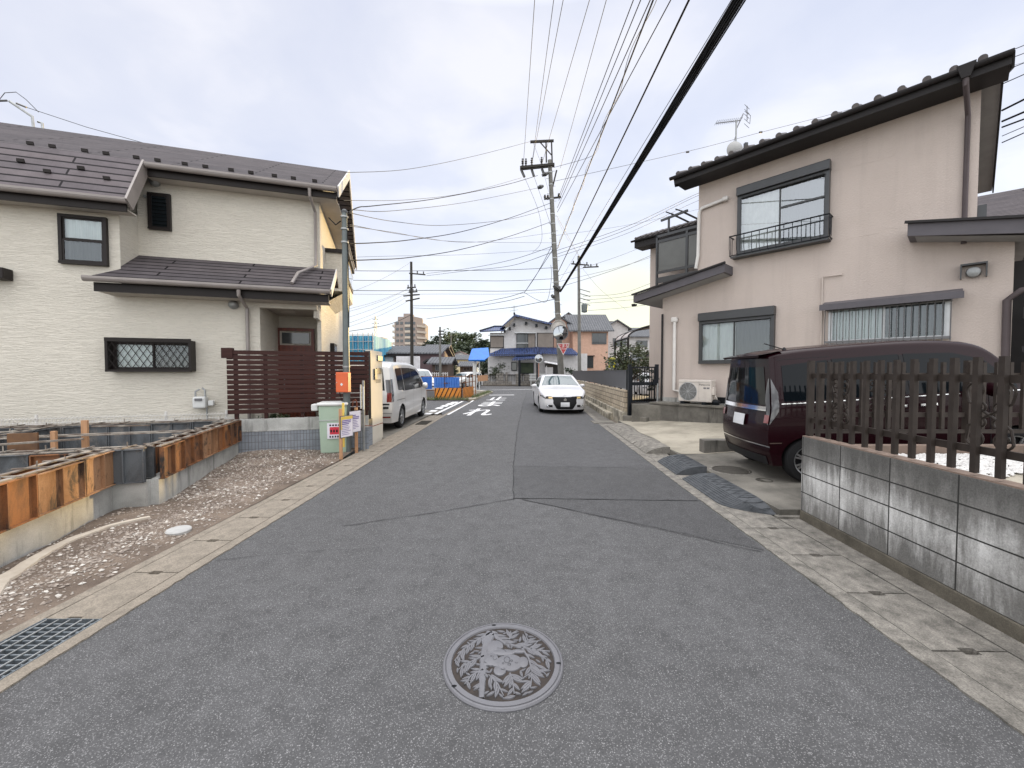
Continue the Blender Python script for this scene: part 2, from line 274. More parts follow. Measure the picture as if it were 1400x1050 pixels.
P('pillar_cream', (.62, .58, .50), .75, col2=(.56, .52, .44), vscale=1.6, bump=.3, bscale=50)
P('ink', (.02, .02, .022), .6); P('ink_grey', (.14, .14, .15), .6)
P('hose', (.20, .055, .025), .55)
P('rubber', (.095, .10, .108), .75, col2=(.055, .06, .066), vscale=9, bump=.3, bscale=70)
M['iron_lid'] = mat('iron_lid', (.145, .145, .157), .5, metal=.1, col2=(.13, .128, .138), vscale=9, bump=.2, bscale=90, fine=.2)
P('iron_bed', (.030, .027, .026), .8, col2=(.065, .052, .044), vscale=8); P('iron_old', (.075, .07, .06), .7, col2=(.05, .045, .04), vscale=10, bump=.4, bscale=80)
P('grate', (.30, .34, .37), .42, metal=.6, col2=(.13, .15, .17), vscale=20)
M['rust'] = rustm('rust', (.26, .105, .036), (.09, .042, .022), (.025, .020, .018)); M['rust_pale'] = rustm('rust_pale', (.33, .185, .10), (.20, .095, .04), (.05, .03, .02))
M['form_grey'] = rustm('form_grey', (.105, .115, .125), (.055, .058, .062), (.16, .15, .14)); P('form_edge', (.30, .27, .23), .7, col2=(.12, .09, .07), vscale=6, vp=(.4, .6))
P('plywood', (.20, .10, .045), .8, col2=(.09, .05, .03), vscale=4)
P('bark', (.055, .042, .032), .95, bump=.6, bscale=20)
def leafm(name, c, c2):
    m, t, b = newmat(name); tc = t.nodes.new('ShaderNodeTexCoord').outputs['Object']; n = _noise(t, tc, 1.6, 4); n2 = _noise(t, tc, 14, 3)
    o = _mix(t, _ramp(t, n.outputs['Fac'], .38, .62), col4(c), col4(c2)); o = _mix(t, .5, o, n2.outputs['Fac'], 'OVERLAY'); t.links.new(o, b.inputs['Base Color']); b.inputs['Roughness'].default_value = .6; return m
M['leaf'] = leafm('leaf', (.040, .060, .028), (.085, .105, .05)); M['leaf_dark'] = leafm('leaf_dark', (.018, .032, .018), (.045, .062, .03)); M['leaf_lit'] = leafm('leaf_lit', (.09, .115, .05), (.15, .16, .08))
M['grass'] = leafm('grass', (.06, .09, .03), (.14, .15, .06))
M['maroon'] = paint('maroon', (.0125, .0016, .0038), .24, 0, .18, .16); M['silver'] = paint('silver', (.68, .67, .65), .38, .4, .6); M['car_white'] = paint('car_white', (.64, .64, .66), .3, 0, .6)
M['car_glass'] = paint('car_glass', (.004, .006, .008), .05, 0, .0, .20); M['car_glass_blue'] = paint('car_glass_blue', (.05, .085, .10), .05, 0, 1.)
M['chrome'] = paint('chrome', (.75, .76, .78), .12, 1., 0); P('tyre', (.018, .018, .019), .85); P('rim', (.40, .41, .42), .3, metal=.8); P('black_plastic', (.018, .018, .02), .5)
M['lamp_clear'] = paint('lamp_clear', (.10, .10, .105), .15, 0, .6); M['lamp_red'] = paint('lamp_red', (.18, .008, .008), .15, 0, 1.); M['lamp_amber'] = paint('lamp_amber', (.85, .62, .25), .12, 0, 1.); M['lamp_dark'] = paint('lamp_dark', (.06, .06, .065), .1, .3, 1.)
P('plate', (.72, .73, .75), .5)
# ------------------------------------------------------------ mesh collector
class MB:
    def __init__(s): s.v = []; s.f = []
    def add(s, vs, fs):
        n = len(s.v); s.v += [tuple(v) for v in vs]; s.f += [tuple(i+n for i in f) for f in fs]; return s
    def poly(s, *pts): return s.add(pts, [tuple(range(len(pts)))])
    def box(s, x0, x1, y0, y1, z0, z1):
        return s.add([(x, y, z) for z in (z0, z1) for y in (y0, y1) for x in (x0, x1)],
                     [(0, 2, 3, 1), (4, 5, 7, 6), (0, 1, 5, 4), (2, 6, 7, 3), (0, 4, 6, 2), (1, 3, 7, 5)])
    def cbox(s, c, d): return s.box(c[0]-d[0]/2, c[0]+d[0]/2, c[1]-d[1]/2, c[1]+d[1]/2, c[2]-d[2]/2, c[2]+d[2]/2)
    def bar(s, p, q, w, h, up=(0, 0, 1)):
        p, q = Vector(p), Vector(q); d = (q-p).normalized(); u = Vector(up)
        if abs(d.dot(u)) > .98: u = Vector((0, 1, 0))
        sx = d.cross(u).normalized(); sz = sx.cross(d); vs = []
        for e in (p, q):
            for a, b in ((-1, -1), (1, -1), (1, 1), (-1, 1)): vs.append(e+sx*(a*w/2)+sz*(b*h/2))
        return s.add(vs, [(3, 2, 1, 0), (4, 5, 6, 7), (0, 1, 5, 4), (1, 2, 6, 5), (2, 3, 7, 6), (3, 0, 4, 7)])
    def tube(s, pts, r, n=8, closed=False):
        pts = [Vector(p) for p in pts]; k = len(pts); rs = r if isinstance(r, (list, tuple)) else [r]*k
        vs = []; u = None
        for i, p in enumerate(pts):
            a = pts[(i-1) % k] if (closed or i > 0) else p; b = pts[(i+1) % k] if (closed or i < k-1) else p
            d = (b-a).normalized()
            if u is None: u = d.orthogonal().normalized()
            u = (u-d*u.dot(d)); u = u.normalized() if u.length > 1e-6 else d.orthogonal().normalized(); v = d.cross(u)
            for j in range(n): t = 2*math.pi*j/n; vs.append(p+(u*math.cos(t)+v*math.sin(t))*rs[i])
        fs = []
        for i in range(k if closed else k-1):
            for j in range(n):
                a = i*n+j; b = i*n+(j+1) % n; i2 = (i+1) % k; fs.append((a, b, i2*n+(j+1) % n, i2*n+j))
        if not closed: fs.append(tuple(range(n))[::-1]); fs.append(tuple((k-1)*n+j for j in range(n)))
        return s.add(vs, fs)
    def lathe(s, prof, n=24, o=(0, 0, 0), axis='z', cap=True):
        vs = []
        for r, z in prof:
            for j in range(n):
                t = 2*math.pi*j/n; a, b = r*math.cos(t), r*math.sin(t)
                q = (a, b, z) if axis == 'z' else ((a, z, b) if axis == 'y' else (z, a, b))
                vs.append((q[0]+o[0], q[1]+o[1], q[2]+o[2]))
        fs = [(i*n+j, i*n+(j+1) % n, (i+1)*n+(j+1) % n, (i+1)*n+j) for i in range(len(prof)-1) for j in range(n)]
        if cap: fs += [tuple(range(n))[::-1], tuple((len(prof)-1)*n+j for j in range(n))]
        if axis == 'y': fs = [f[::-1] for f in fs]
        return s.add(vs, fs)
    def prism(s, poly, a, b, ax='z'):
        f = {'z': lambda p, h: (p[0], p[1], h), 'y': lambda p, h: (p[0], h, p[1]), 'x': lambda p, h: (h, p[0], p[1])}[ax]
        k = len(poly); vs = [f(p, a) for p in poly]+[f(p, b) for p in poly]
        fs = [tuple(range(k))[::-1], tuple(range(k, 2*k))]+[(i, (i+1) % k, (i+1) % k+k, i+k) for i in range(k)]
        if ax == 'y': fs = [g[::-1] for g in fs]
        return s.add(vs, fs)
    def grid(s, rows):      # rows of equal length point lists
        n = len(rows[0]); vs = [p for r in rows for p in r]
        return s.add(vs, [(i*n+j, i*n+j+1, (i+1)*n+j+1, (i+1)*n+j) for i in range(len(rows)-1) for j in range(n-1)])
    def slab(s, pts, t):    # closed slab under a planar polygon
        k = len(pts); top = [Vector(p) for p in pts]; bot = [p-Vector((0, 0, t)) for p in top]
        return s.add(top+bot, [tuple(range(k)), tuple(range(k, 2*k))[::-1]]+[(i+k, (i+1) % k+k, (i+1) % k, i) for i in range(k)])
    def build(s, name, m, parent=None, smooth=None, bev=0, loc=None, rz=0):
        me = bpy.data.meshes.new(name); me.from_pydata(s.v, [], s.f); me.update()
        uv = me.uv_layers.new(name='UVMap'); d = uv.data
        for p in me.polygons:
            n = p.normal; ax, ay, az = abs(n.x), abs(n.y), abs(n.z)
            for li in p.loop_indices:
                c = me.vertices[me.loops[li].vertex_index].co
                d[li].uv = (c.x, c.y) if az >= ax and az >= ay else ((c.x, c.z) if ay >= ax else (c.y, c.z))
        if smooth is not None:
            me.shade_smooth(); me.set_sharp_from_angle(angle=R(smooth))
        me.materials.append(M[m] if isinstance(m, str) else m)
        o = bpy.data.objects.new(name, me); C.objects.link(o)
        if parent: o.parent = parent
        if loc is not None: o.location = loc
        o.rotation_euler.z = rz
        if bev:
            b = o.modifiers.new('bevel', 'BEVEL'); b.width = bev; b.segments = 2; b.limit_method = 'ANGLE'; b.angle_limit = R(40)
        return o
def tag(o, label=None, cat=None, group=None, kind=None):
    for k, v in (('label', label), ('category', cat), ('group', group), ('kind', kind)):
        if v: o[k] = v
    return o
def thing(name, label, cat, loc=(0, 0, 0), rz=0, group=None):
    o = bpy.data.objects.new(name, None); o.empty_display_size = .2; C.objects.link(o); o.location = loc; o.rotation_euler = (0, 0, rz)
    return tag(o, label, cat, group)
def dup(o, loc=None, rz=None, label=None, parent=None):
    c = o.copy(); C.objects.link(c)
    if parent: c.parent = parent
    if loc is not None: c.location = loc
    if rz is not None: c.rotation_euler.z = rz
    if label: c['label'] = label
    for ch in list(o.children): dup(ch, parent=c)
    return c
_glyph = {}
def text(s, size, name, m, parent, loc, rot=(0, 0, 0), sx=1, sy=1, depth=0.):
    cu = bpy.data.curves.new(name, 'FONT'); cu.body = s; cu.size = size; cu.align_x = 'CENTER'; cu.align_y = 'CENTER'; cu.extrude = depth; cu.resolution_u = 4
    o = bpy.data.objects.new(name, cu); C.objects.link(o)
    dg = bpy.context.evaluated_depsgraph_get(); me = bpy.data.meshes.new_from_object(o.evaluated_get(dg))
    bpy.data.objects.remove(o); me.name = name; me.materials.clear(); me.materials.append(M[m])
    q = bpy.data.objects.new(name, me); C.objects.link(q); q.parent = parent; q.location = loc; q.rotation_euler = rot; q.scale = (sx, sy, 1); return q
def cyl_between(mb, p, q, r, n=10): return mb.tube([p, q], r, n)
def interp(tab, x):
    if x <= tab[0][0]: return tab[0][1]
    for (a, va), (b, vb) in zip(tab, tab[1:]):
        if x <= b: return va+(vb-va)*(x-a)/(b-a) if b > a else vb
    return tab[-1][1]
def sinterp(tab, x):    # smooth (Catmull-Rom like, monotone enough) interpolation
    if x <= tab[0][0]: return tab[0][1]
    if x >= tab[-1][0]: return tab[-1][1]
    for i in range(len(tab)-1):
        x0, y0 = tab[i]; x1, y1 = tab[i+1]
        if x <= x1:
            def sl(k):
                if k <= 0 or k >= len(tab)-1: return (tab[min(k+1, len(tab)-1)][1]-tab[max(k-1, 0)][1])/(tab[min(k+1, len(tab)-1)][0]-tab[max(k-1, 0)][0])
                return (tab[k+1][1]-tab[k-1][1])/(tab[k+1][0]-tab[k-1][0])
            h = x1-x0; t = (x-x0)/h; m0, m1 = sl(i)*h, sl(i+1)*h
            return (2*t**3-3*t*t+1)*y0+(t**3-2*t*t+t)*m0+(-2*t**3+3*t*t)*y1+(t**3-t*t)*m1
# ============================================================ GROUND AND ROAD
def struct(name, mb, m, **k): return tag(mb.build(name, m, **k), kind='structure')
LE = [(-12, -2.56), (2, -2.56), (9.8, -2.50), (15.3, -2.42), (22, -2.12), (27, -1.78), (30.5, -1.45)]     # left road edge x by y
RE = [(-12, 2.22), (2, 2.26), (5.5, 2.36), (11.7, 2.62), (21, 3.25), (30, 3.9), (36, 4.4)]
def le(y): return interp(LE, y)
def re_(y): return interp(RE, y)
g = MB(); g.poly((-900, -60, -.06), (900, -60, -.06), (900, 1500, -.06), (-900, 1500, -.06)); struct('ground', g, 'earth')
r = MB(); ys = [-12, -4, 0, 2, 5.5, 9.8, 11.7, 15.3, 18, 21, 22, 24, 27, 30.5]
r.grid([[(le(y), y, 0), (re_(y), y, 0)] for y in ys])
r.poly((-1.45, 30.5, 0), (re_(30.5), 30.5, 0), (4.6, 38, 0), (14, 41, 0), (14, 45.2, 0), (-60, 45.2, 0), (-60, 38, 0), (-8, 36, 0), (-3.2, 33.5, 0))
struct('road', r, 'asphalt')
# newer asphalt laid over the right lane
jx = 0.02
r2 = MB(); r2.poly((jx, 5.02, .004), (re_(5.0)-.01, 4.92, .004), (re_(6.6)-.01, 6.6, .004), (jx+.02, 6.75, .004))
r2.poly((.12, 4.98, .0035), (re_(3.6)-.05, 3.55, .0035), (re_(4.9)-.02, 4.91, .0035), (1.2, 4.96, .0035))
r3 = MB(); r3.poly((jx+.02, 6.75, .004), (re_(6.6)-.01, 6.6, .004), (re_(11.7)-.01, 11.7, .004), (re_(21)-.01, 21, .004), (re_(30)-.01, 30, .004), (1.1, 30, .004), (.55, 20, .004), (.15, 11, .004))
struct('road_patch', r2, 'asphalt_new')
M['asphalt_mid'] = asphalt('asphalt_mid', (.070, .070, .073), (.16, .16, .165), chips=.88)
struct('road_patch', r3, 'asphalt_mid')
def crack(pts, w, z=.0075, wob=.012):
    mb = MB(); P_ = []
    for (a, b) in zip(pts, pts[1:]):
        a, b = Vector((*a, z)), Vector((*b, z)); k = max(2, int((b-a).length/.12))
        for i in range(k): P_.append(a.lerp(b, i/k))
    P_.append(Vector((*pts[-1], z))); rnd = random.Random(int(pts[0][1]*100))
    L_, R_ = [], []
    for i, p in enumerate(P_):
        d = (P_[min(i+1, len(P_)-1)]-P_[max(i-1, 0)]).normalized(); n = Vector((-d.y, d.x, 0)); o = n*rnd.uniform(-wob, wob); ww = w*rnd.uniform(.35, 1.2)
        L_.append(p+o+n*ww/2); R_.append(p+o-n*ww/2)
    mb.grid([R_, L_]); return mb
for pts, w_ in (([(jx, 4.98), (.02, 6.75), (.15, 11), (.55, 20), (1.1, 30)], .022), ([(jx, 5.02), (1.2, 4.98), (2.3, 4.92)], .020), ([(.03, 6.75), (re_(6.6), 6.6)], .016),
                ([(-1.75, 4.1), (-.8, 4.55), (jx, 5.0)], .018), ([(.12, 4.98), (1.1, 4.3), (2.2, 3.52)], .020), ([(-2.5, 3.35), (-1.9, 3.5), (-1.2, 3.6)], .008), ([(.55, 20), (3.1, 19.6)], .02)):
    struct('road_crack', crack(pts, w_*.6), 'crack')
# edges of poured concrete between asphalt and gutter (left and right)
def strip(f, o0, o1, y0, y1, z, n=40, wob=0, th=.06):
    mb = MB(); rows = []; rnd = random.Random(3)
    for i in range(n+1):
        y = y0+(y1-y0)*i/n; rows.append([(f(y)+o0+rnd.uniform(-wob, wob), y, z), (f(y)+o1, y, z)])
    if o1 < o0: rows = [r_[::-1] for r_ in rows]
    mb.grid(rows)
    top = [r_[0] for r_ in rows]; t2 = [r_[1] for r_ in rows]
    mb.grid([[(p[0], p[1], p[2]-th) for p in top], top]); mb.grid([t2, [(p[0], p[1], p[2]-th) for p in t2]])
    return mb
struct('kerb_strip', strip(le, .012, -.085, -6, 21, .010, 700, .006), 'lid_concrete')
struct('kerb_strip', strip(re_, -.012, .12, -6, 27, .012, 700, .007), 'lid_grey')
struct('kerb_line', strip(le, -.445, -.53, -6, 14.5, .014, 60, .004), 'lid_concrete')
struct('kerb_line', strip(re_, .555, .80, -6, 4.35, .010, 60, .01), 'lid_grey')
struct('gutter_bed', strip(le, -.085, -.46, -6, 14.5, -.03, 40), 'concrete_dark')
struct('gutter_bed', strip(re_, .11, .56, -6, 27, -.03, 40), 'concrete_dark')
# gutter lids, one by one
def lid_mesh(m):
    mb = MB(); hw, L, z0, z1 = (.175, .294, -.05, .014) if m == 'lid_concrete' else (.208, .294, -.05, .010)
    # cut-out finger slots at the two short ends
    for sx in (-1, 1):
        x0, x1 = (.045, hw) if sx > 0 else (-hw, -.045)
        mb.box(x0, x1, -L, L, z0, z1)
    mb.box(-.045, .045, -L+.022, L-.022, z0, z1)
    return mb
for nm, f, off, mt, ysr, lab in (('gutter_cover', le, -.262, 'lid_concrete', [2.83+.6*i for i in range(-9, 20) if not (1.9 < 2.83+.6*i < 2.7)], 'tan concrete slab in the gutter row along the left road edge'),
                                 ('gutter_cover', re_, .336, 'lid_grey', [1.94+.6*i for i in range(-6, 18)], 'grey worn concrete slab in the gutter row along the right road edge')):
    base = None
    for y in ysr:
        y += .0
        if nm and mt == 'lid_concrete' and (-1.0 < y < 2.6): continue
        if y < .4: continue
        rz = -math.atan((f(y+.3)-f(y-.3))/.6)
        if base is None:
            base = lid_mesh(mt).build(nm, mt); tag(base, lab, 'gutter cover', 'gutter covers left' if mt == 'lid_concrete' else 'gutter covers right')
            o = base
        else: o = base.copy(); C.objects.link(o)
        o.location = (f(y)+off, y, 0); o.rotation_euler.z = rz
# steel grating front left
t = thing('gutter_grate', 'galvanised steel grating set in the left gutter at the front', 'grate', (-2.822, 1.72, 0))
mb = MB()
for i in range(44): y = -.93+.0395*i; mb.box(-.175, .175, y-.005, y+.005, -.03, .010)
mb.build('bearing_bars', 'grate', t)
mb = MB()
for i in range(5): x = -.15+.075*i; mb.tube([(x, -.94, .0145), (x, .80, .0145)], .005, 6)
mb.build('cross_rods', 'galv', t)
mb = MB(); mb.box(-.186, -.177, -.95, .82, -.04, .0135); mb.box(.177, .186, -.95, .82, -.04, .0135); mb.box(-.177, .177, .812, .82, -.04, .0135); mb.build('rim', 'grate', t)
# far-left gutter grating by the silver van and small one
t = thing('gutter_grate', 'small dark grating in the gutter beside the silver minivan', 'grate', (le(12.4)-.26, 12.4, .017))
mb = MB()
for i in range(12): mb.box(-.17, .17, -.45+.08*i, -.425+.08*i, 0, .012)
mb.build('bearing_bars', 'iron_old', t)
# road paint
def glyph(ch, cx, cy, wd, ht, rz):
    o = text(ch, 1, 'road_letter', 'white_line', None, (0, 0, 0)); me = o.data
    xs = [v.co.x for v in me.vertices]; yy = [v.co.y for v in me.vertices]; a0, a1, b0, b1 = min(xs), max(xs), min(yy), max(yy)
    for v in me.vertices:
        v.co.x = (v.co.x-(a0+a1)/2)/(a1-a0)*wd; v.co.y = (v.co.y-(b0+b1)/2)/(b1-b0)*ht; v.co.z = 0
    bm_off = o.copy(); C.objects.link(bm_off); bm_off.location = (.035, 0, 0)   # thicker strokes
    o.location = (cx, cy, .0082); o.rotation_euler.z = rz; bm_off.location = (cx+.06, cy+.03, .0086); bm_off.rotation_euler.z = rz
    for q in (o, bm_off): tag(q, kind='structure')
glyph('れ', -1.30, 15.9, 1.05, 2.7, R(-3)); glyph('ま', -1.05, 19.9, 1.0, 2.9, R(-3)); glyph('止', -.86, 23.9, 1.0, 3.1, R(-3))
mb = MB(); mb.poly((-1.55, 27.0, .008), (.15, 27.2, .008), (.15, 27.65, .008), (-1.55, 27.45, .008)); struct('stop_line', mb, 'white_line')
def gq(pts, z=.008): return [tuple(G(px, py, z)) for px, py in pts]
mb = MB()
for pts in ([(593, 566), (598, 566), (634, 548.5), (631, 548.5)], [(609, 567), (614, 567), (648.5, 547.5), (646, 547.5)]): mb.poly(*gq(pts))
struct('edge_line', mb, 'white_line')
mb = MB()
for x, y in ((592, 561.7), (600.5, 557.8), (607.5, 554.9), (614.5, 552.4), (620.5, 550.4)): mb.poly(*gq([(x-6.5, y+1.1), (x+3.5, y+1.1), (x+6.5, y-1.0), (x-2, y-1.0)]))
struct('lane_marks', mb, 'white_line')
mb = MB(); mb.poly(*gq([(578, 566.5), (588, 566.5), (592, 564.5), (583, 564.5)])); mb.poly((-3.0, 34.2, .008), (3.6, 36.5, .008), (3.6, 36.85, .008), (-3.0, 34.5, .008)); struct('edge_line', mb, 'white_line')
# left verge paving where the silver van stands, and beyond
mb = MB(); mb.poly((-9.5, 9.6, .006), (-3.04, 9.6, .006), (-3.04, 14.5, .006), (-2.9, 16.5, .006), (-9.5, 18, .006)); struct('left_forecourt', mb, 'slab')
mb = MB(); mb.poly((le(14.5)-.05, 14.4, .004), (le(21)-.02, 21, .004), (-3.0, 23, .004), (-12, 23, .004), (-12, 16.6, .004), (-2.95, 16.5, .004)); struct('left_side_lane', mb, 'asphalt')
mb = MB(); mb.slab([(-2.05, 22.2, .10), (-1.42, 30.6, .10), (-3.2, 33.4, .10), (-3.7, 33.0, .10), (-1.95, 30.3, .10), (-2.45, 22.2, .10)], .12); struct('kerb', mb, 'slab_pale')
mb = MB(); mb.slab([(-2.46, 22.2, .08), (-1.96, 30.3, .08), (-3.75, 33.0, .08), (-14, 35, .08), (-14, 22.2, .08)], .1); struct('verge', mb, 'earth')
# far side of the cross street
mb = MB(); mb.slab([(-60, 45.2, .12), (14, 45.2, .12), (40, 48, .12), (60, 400, .12), (-300, 400, .12)], .1); struct('far_ground', mb, 'earth')
# ------------------------------------------------------------ gravel lot on the left
def lotz(x, y):
    z = .02+.03*math.sin(x*2.1+y*.7)*math.sin(y*1.3-x)+.012*math.sin(x*6.3)*math.sin(y*5.1+1)
    d = (-3.10-x); z *= min(1, max(0, d/.25)); z += .012
    s = (x+4.0)+.33*(y-3.2)     # digging trench along the foundation
    if s < -.05: z -= .085*min(1, (-.05-s)/.3)
    if y > 7.1: z += .04*min(1, (y-7.1)/.5)
    return z
mb = MB(); rows = []
for j in range(90):
    y = -2+10.9*j/89; rows.append([(-3.085-8*(i/70)**1.5, y, lotz(-3.085-8*(i/70)**1.5, y)) for i in range(71)][::-1])
mb.grid(rows); struct('gravel_lot', mb, 'gravel_bed', smooth=60)
rnd = random.Random(11)
def pebble(mb, x, y, z, r):
    vs = []; a = rnd.uniform(0, 6.28); ex = rnd.uniform(.7, 1.5); ez = rnd.uniform(.45, .8)
    for (u, v) in ((0, -1), (0, .0), (1, .0), (2, .0), (3, .0), (4, .0), (0, 1)):
        if v == 0: t_ = a+u*1.2566; q = rnd.uniform(.8, 1.15); vs.append((x+r*ex*q*math.cos(t_), y+r*q*math.sin(t_), z+rnd.uniform(-.2, .2)*r))
        else: vs.append((x+rnd.uniform(-.25, .25)*r, y+rnd.uniform(-.25, .25)*r, z+v*r*ez))
    mb.add(vs, [(0, 1+(k+1) % 5, 1+k) for k in range(5)]+[(6, 1+k, 1+(k+1) % 5) for k in range(5)])
mb = MB(); mb2 = MB(); cnt = 0
def dens(x, y):
    d = .25+.75*max(0, math.sin(x*1.7+.4)*math.cos(y*.9-1.6+x*.5)*1.3)
    if y > 5: d = max(d, .75)
    if x > -3.3: d *= .35
    return min(1, d)
while cnt < 12000:
    y = 1.9+6.0*rnd.random()**1.3; x = -3.12-rnd.random()*(1.2+.36*max(0, y-2.6)+.3)
    if x < -3.98-.34*(y-3.2)-.0 and y > 2.6 and rnd.random() < .72: continue
    if rnd.random() > dens(x, y): continue
    rr = rnd.choice((.004, .005, .006, .008, .010, .015))*rnd.uniform(.8, 1.3)*(1.0 if y < 5 else 1.15)
    pebble(mb if rnd.random() < .88 else mb2, x, y, lotz(x, y)+rr*.2, rr); cnt += 1
tag(mb.build('gravel', 'stone'), 'loose crushed gravel scattered over the bare dirt lot', 'gravel', kind='stuff')
P('stone_pale', (.60, .57, .52), .9, vscale=20)
tag(mb2.build('gravel', 'stone_pale'), 'pale chips of gravel mixed into the dirt lot', 'gravel', kind='stuff')
# white disc lid, long pale plank-like strip
p = G(244, 724, .05); t = thing('manhole_marker', 'small round white plastic lid lying in the gravel lot', 'lid', (p.x, p.y, lotz(p.x, p.y)+.012))
mb = MB(); mb.lathe([(.10, -.03), (.105, .0), (.095, .012), (.02, .016)], 22); P('disc_white', (.45, .45, .44), .6, vscale=20); mb.build('cover_disc', 'disc_white', t, smooth=40)
P('dusty_strip', (.50, .45, .38), .9, col2=(.36, .31, .25), vscale=5, bump=.4, bscale=25)
pts = [G(px, py, .05) for px, py in ((-60, 870), (0, 795), (45, 765), (100, 735), (150, 718), (215, 703))]
mb = MB(); rows = []; pp = []
for i in range(len(pts)-1):
    for k in range(6): pp.append(pts[i].lerp(pts[i+1], k/6))
for i, q in enumerate(pp):
    d = (pp[min(i+1, len(pp)-1)]-pp[max(0, i-1)]).normalized(); n = Vector((-d.y, d.x, 0)); wd = (.085-.065*i/len(pp))*rnd.uniform(.85, 1.15)
    zz = lotz(q.x, q.y)
    rows.append([(*(q+n*wd).xy, zz-.02), (*(q+n*wd*.8).xy, zz+.022), (*(q-n*wd*.8).xy, zz+.018), (*(q-n*wd).xy, zz-.03)])
mb.grid(rows); tag(mb.build('plastic_sheet_strip', 'dusty_strip', smooth=50), 'long dusty pale strip of sheeting lying along the foundation trench', 'sheeting')
# ------------------------------------------------------------ driveway on the right
mb = MB(); dz = .09
def dzf(x, y): return dz+max(0, min(.2, (x-3.5)*.075))
rows = []
for j in range(20):
    y = 4.36+(12.3-4.36)*j/19; x0 = re_(y)+.60; rows.append([(x0+(12-x0)*(i/16)**1.3, y, dzf(x0+(12-x0)*(i/16)**1.3, y)) for i in range(17)])
mb.grid(rows); mb.grid([[(re_(4.36+(12.3-4.36)*j/19)+.60, 4.36+(12.3-4.36)*j/19, -.06) for j in range(20)], [(re_(4.36+(12.3-4.36)*j/19)+.60, 4.36+(12.3-4.36)*j/19, dz) for j in range(20)]])
x0 = re_(4.36)+.60; mb.poly((x0, 4.36, -.06), (12, 4.36, -.06), (12, 4.36, dzf(12, 4)), (6, 4.36, dzf(6, 4)), (3.5, 4.36, dz), (x0, 4.36, dz)); struct('driveway', mb, 'slab', smooth=40)
mb = MB(); mb.slab([(re_(4.2)+.55, 4.30, .03), (3.15, 4.30, .03), (3.15, 4.37, .03), (re_(4.36)+.55, 4.37, .03)], .08); struct('kerb_line', mb, 'lid_grey')
mb = MB(); rows = []
for j in range(12):
    y = 7.3+(12.2-7.3)*j/11; x0 = re_(y)+.66; rows.append([(x0+(8-x0)*(i/10)+.05*math.sin(y*3), y, dzf(x0+(8-x0)*(i/10), y)+.006) for i in range(11)])
mb.grid(rows); struct('driveway_pale', mb, 'slab_pale')
mb = MB(); mb.slab([(3.95, 2.2, .70), (14, 2.2, .70), (14, 4.0, .70), (3.2, 4.0, .70), (3.12, 2.2, .70)], .75); 
struct('garden_slab', mb, 'slab_pale')
# ============================================================ MANHOLE COVER (front)
t = thing('manhole_cover', 'round decorated iron manhole cover with animals among leaves, front centre of road', 'manhole cover', (-.045, 2.255, .0))
p = G(688, 905); t.location = (p.x, p.y, 0)
RM = .327
mb = MB(); mb.lathe([(RM, -.03), (RM+.004, .006), (RM-.002, .0135), (RM-.010, .0145), (RM-.013, .009), (RM-.016, .009), (RM-.018, .0145), (RM-.043, .0145), (RM-.047, .006)], 96, cap=False); mb.build('rim', 'iron_lid', t, smooth=35)
mb = MB(); mb.lathe([(RM-.03, -.03), (RM-.03, .0062), (.001, .0062)], 64); mb.build('cover_plate', 'iron_bed', t, smooth=30)
S_ = RM
def lp(cx, cy): return ((cx-690)/440*S_, -(cy-452)/317*S_)
relief = MB(); rr_ = random.Random(5)
def leaf(mb, x, y, a, L, W, z0=.005, z1=.0125):
    n = 7; up, dn = [], []
    for i in range(n+1):
        s = i/n; wd = W*math.sin(math.pi*s**.85)*(1-.15*s)
        up.append((s*L, wd/2)); dn.append((s*L, -wd/2))
    ca, sa = math.cos(a), math.sin(a)
    def T(p, z): return (x+p[0]*ca-p[1]*sa, y+p[0]*sa+p[1]*ca, z)
    # two bevelled halves with a sunk midrib
    for side in (up, dn):
        o = [T(q, z0) for q in side]; mid = [T((q[0], q[1]*.80), z1) for q in side]; c = [T((q[0], q[1]*.10), z1) for q in side]; rb = [T((q[0], 0), z1-.004) for q in side]
        rows = [o, mid, c, rb] if side is dn else [rb, c, mid, o]
        mb.grid(rows)
def leaf_ok(x, y, a, L):
    ex, ey = x+L*math.cos(a), y+L*math.sin(a); return math.hypot(ex, ey) < RM-.060 and math.hypot(x, y) < RM-.058
def branch(mb, pts, w, n=14):
    P_ = [Vector((*lp(*q), 0)) for q in pts]; Q = []
    for i in range(len(P_)-1):
        for k in range(6): Q.append(P_[i].lerp(P_[i+1], k/6))
    Q.append(P_[-1]); rows = []
    for i, q in enumerate(Q):
        d = (Q[min(i+1, len(Q)-1)]-Q[max(i-1, 0)]).normalized(); nn = Vector((-d.y, d.x, 0)); ww = w*(1-.6*i/len(Q))
        rows.append([(*(q-nn*ww).xy, .005), (*(q-nn*ww*.7).xy, .0128), (*(q+nn*ww*.7).xy, .0128), (*(q+nn*ww).xy, .005)])
    mb.grid([r_[::-1] for r_ in rows])
def blob(x, y, rx, ry, a=0): return (x, y, rx, ry, a)
animals = [  # silhouettes: big head, ears, body; small head, ears, body (picture coordinates)
    (745, 470, 90, 62), (838, 468, 38, 40), (668, 528, 46, 36), (690, 470, 50, 45),
    (600, 448, 55, 48), (570, 470, 28, 22), (592, 385, 34, 30), (642, 375, 40, 24), (622, 345, 66, 48), (690, 395, 90, 24), (800, 385, 60, 14), (640, 470, 40, 32)]
def in_animal(x, y):
    for (cx, cy, rx, ry) in animals:
        X, Y = lp(cx, cy)
        if ((x-X)/(rx/440*S_+.006))**2+((y-Y)/(ry/317*S_+.006))**2 < 1: return True
    return False
tr = [[(585, 215), (560, 300), (545, 420), (548, 560), (555, 700)]]
branch(relief, tr[0], .035)
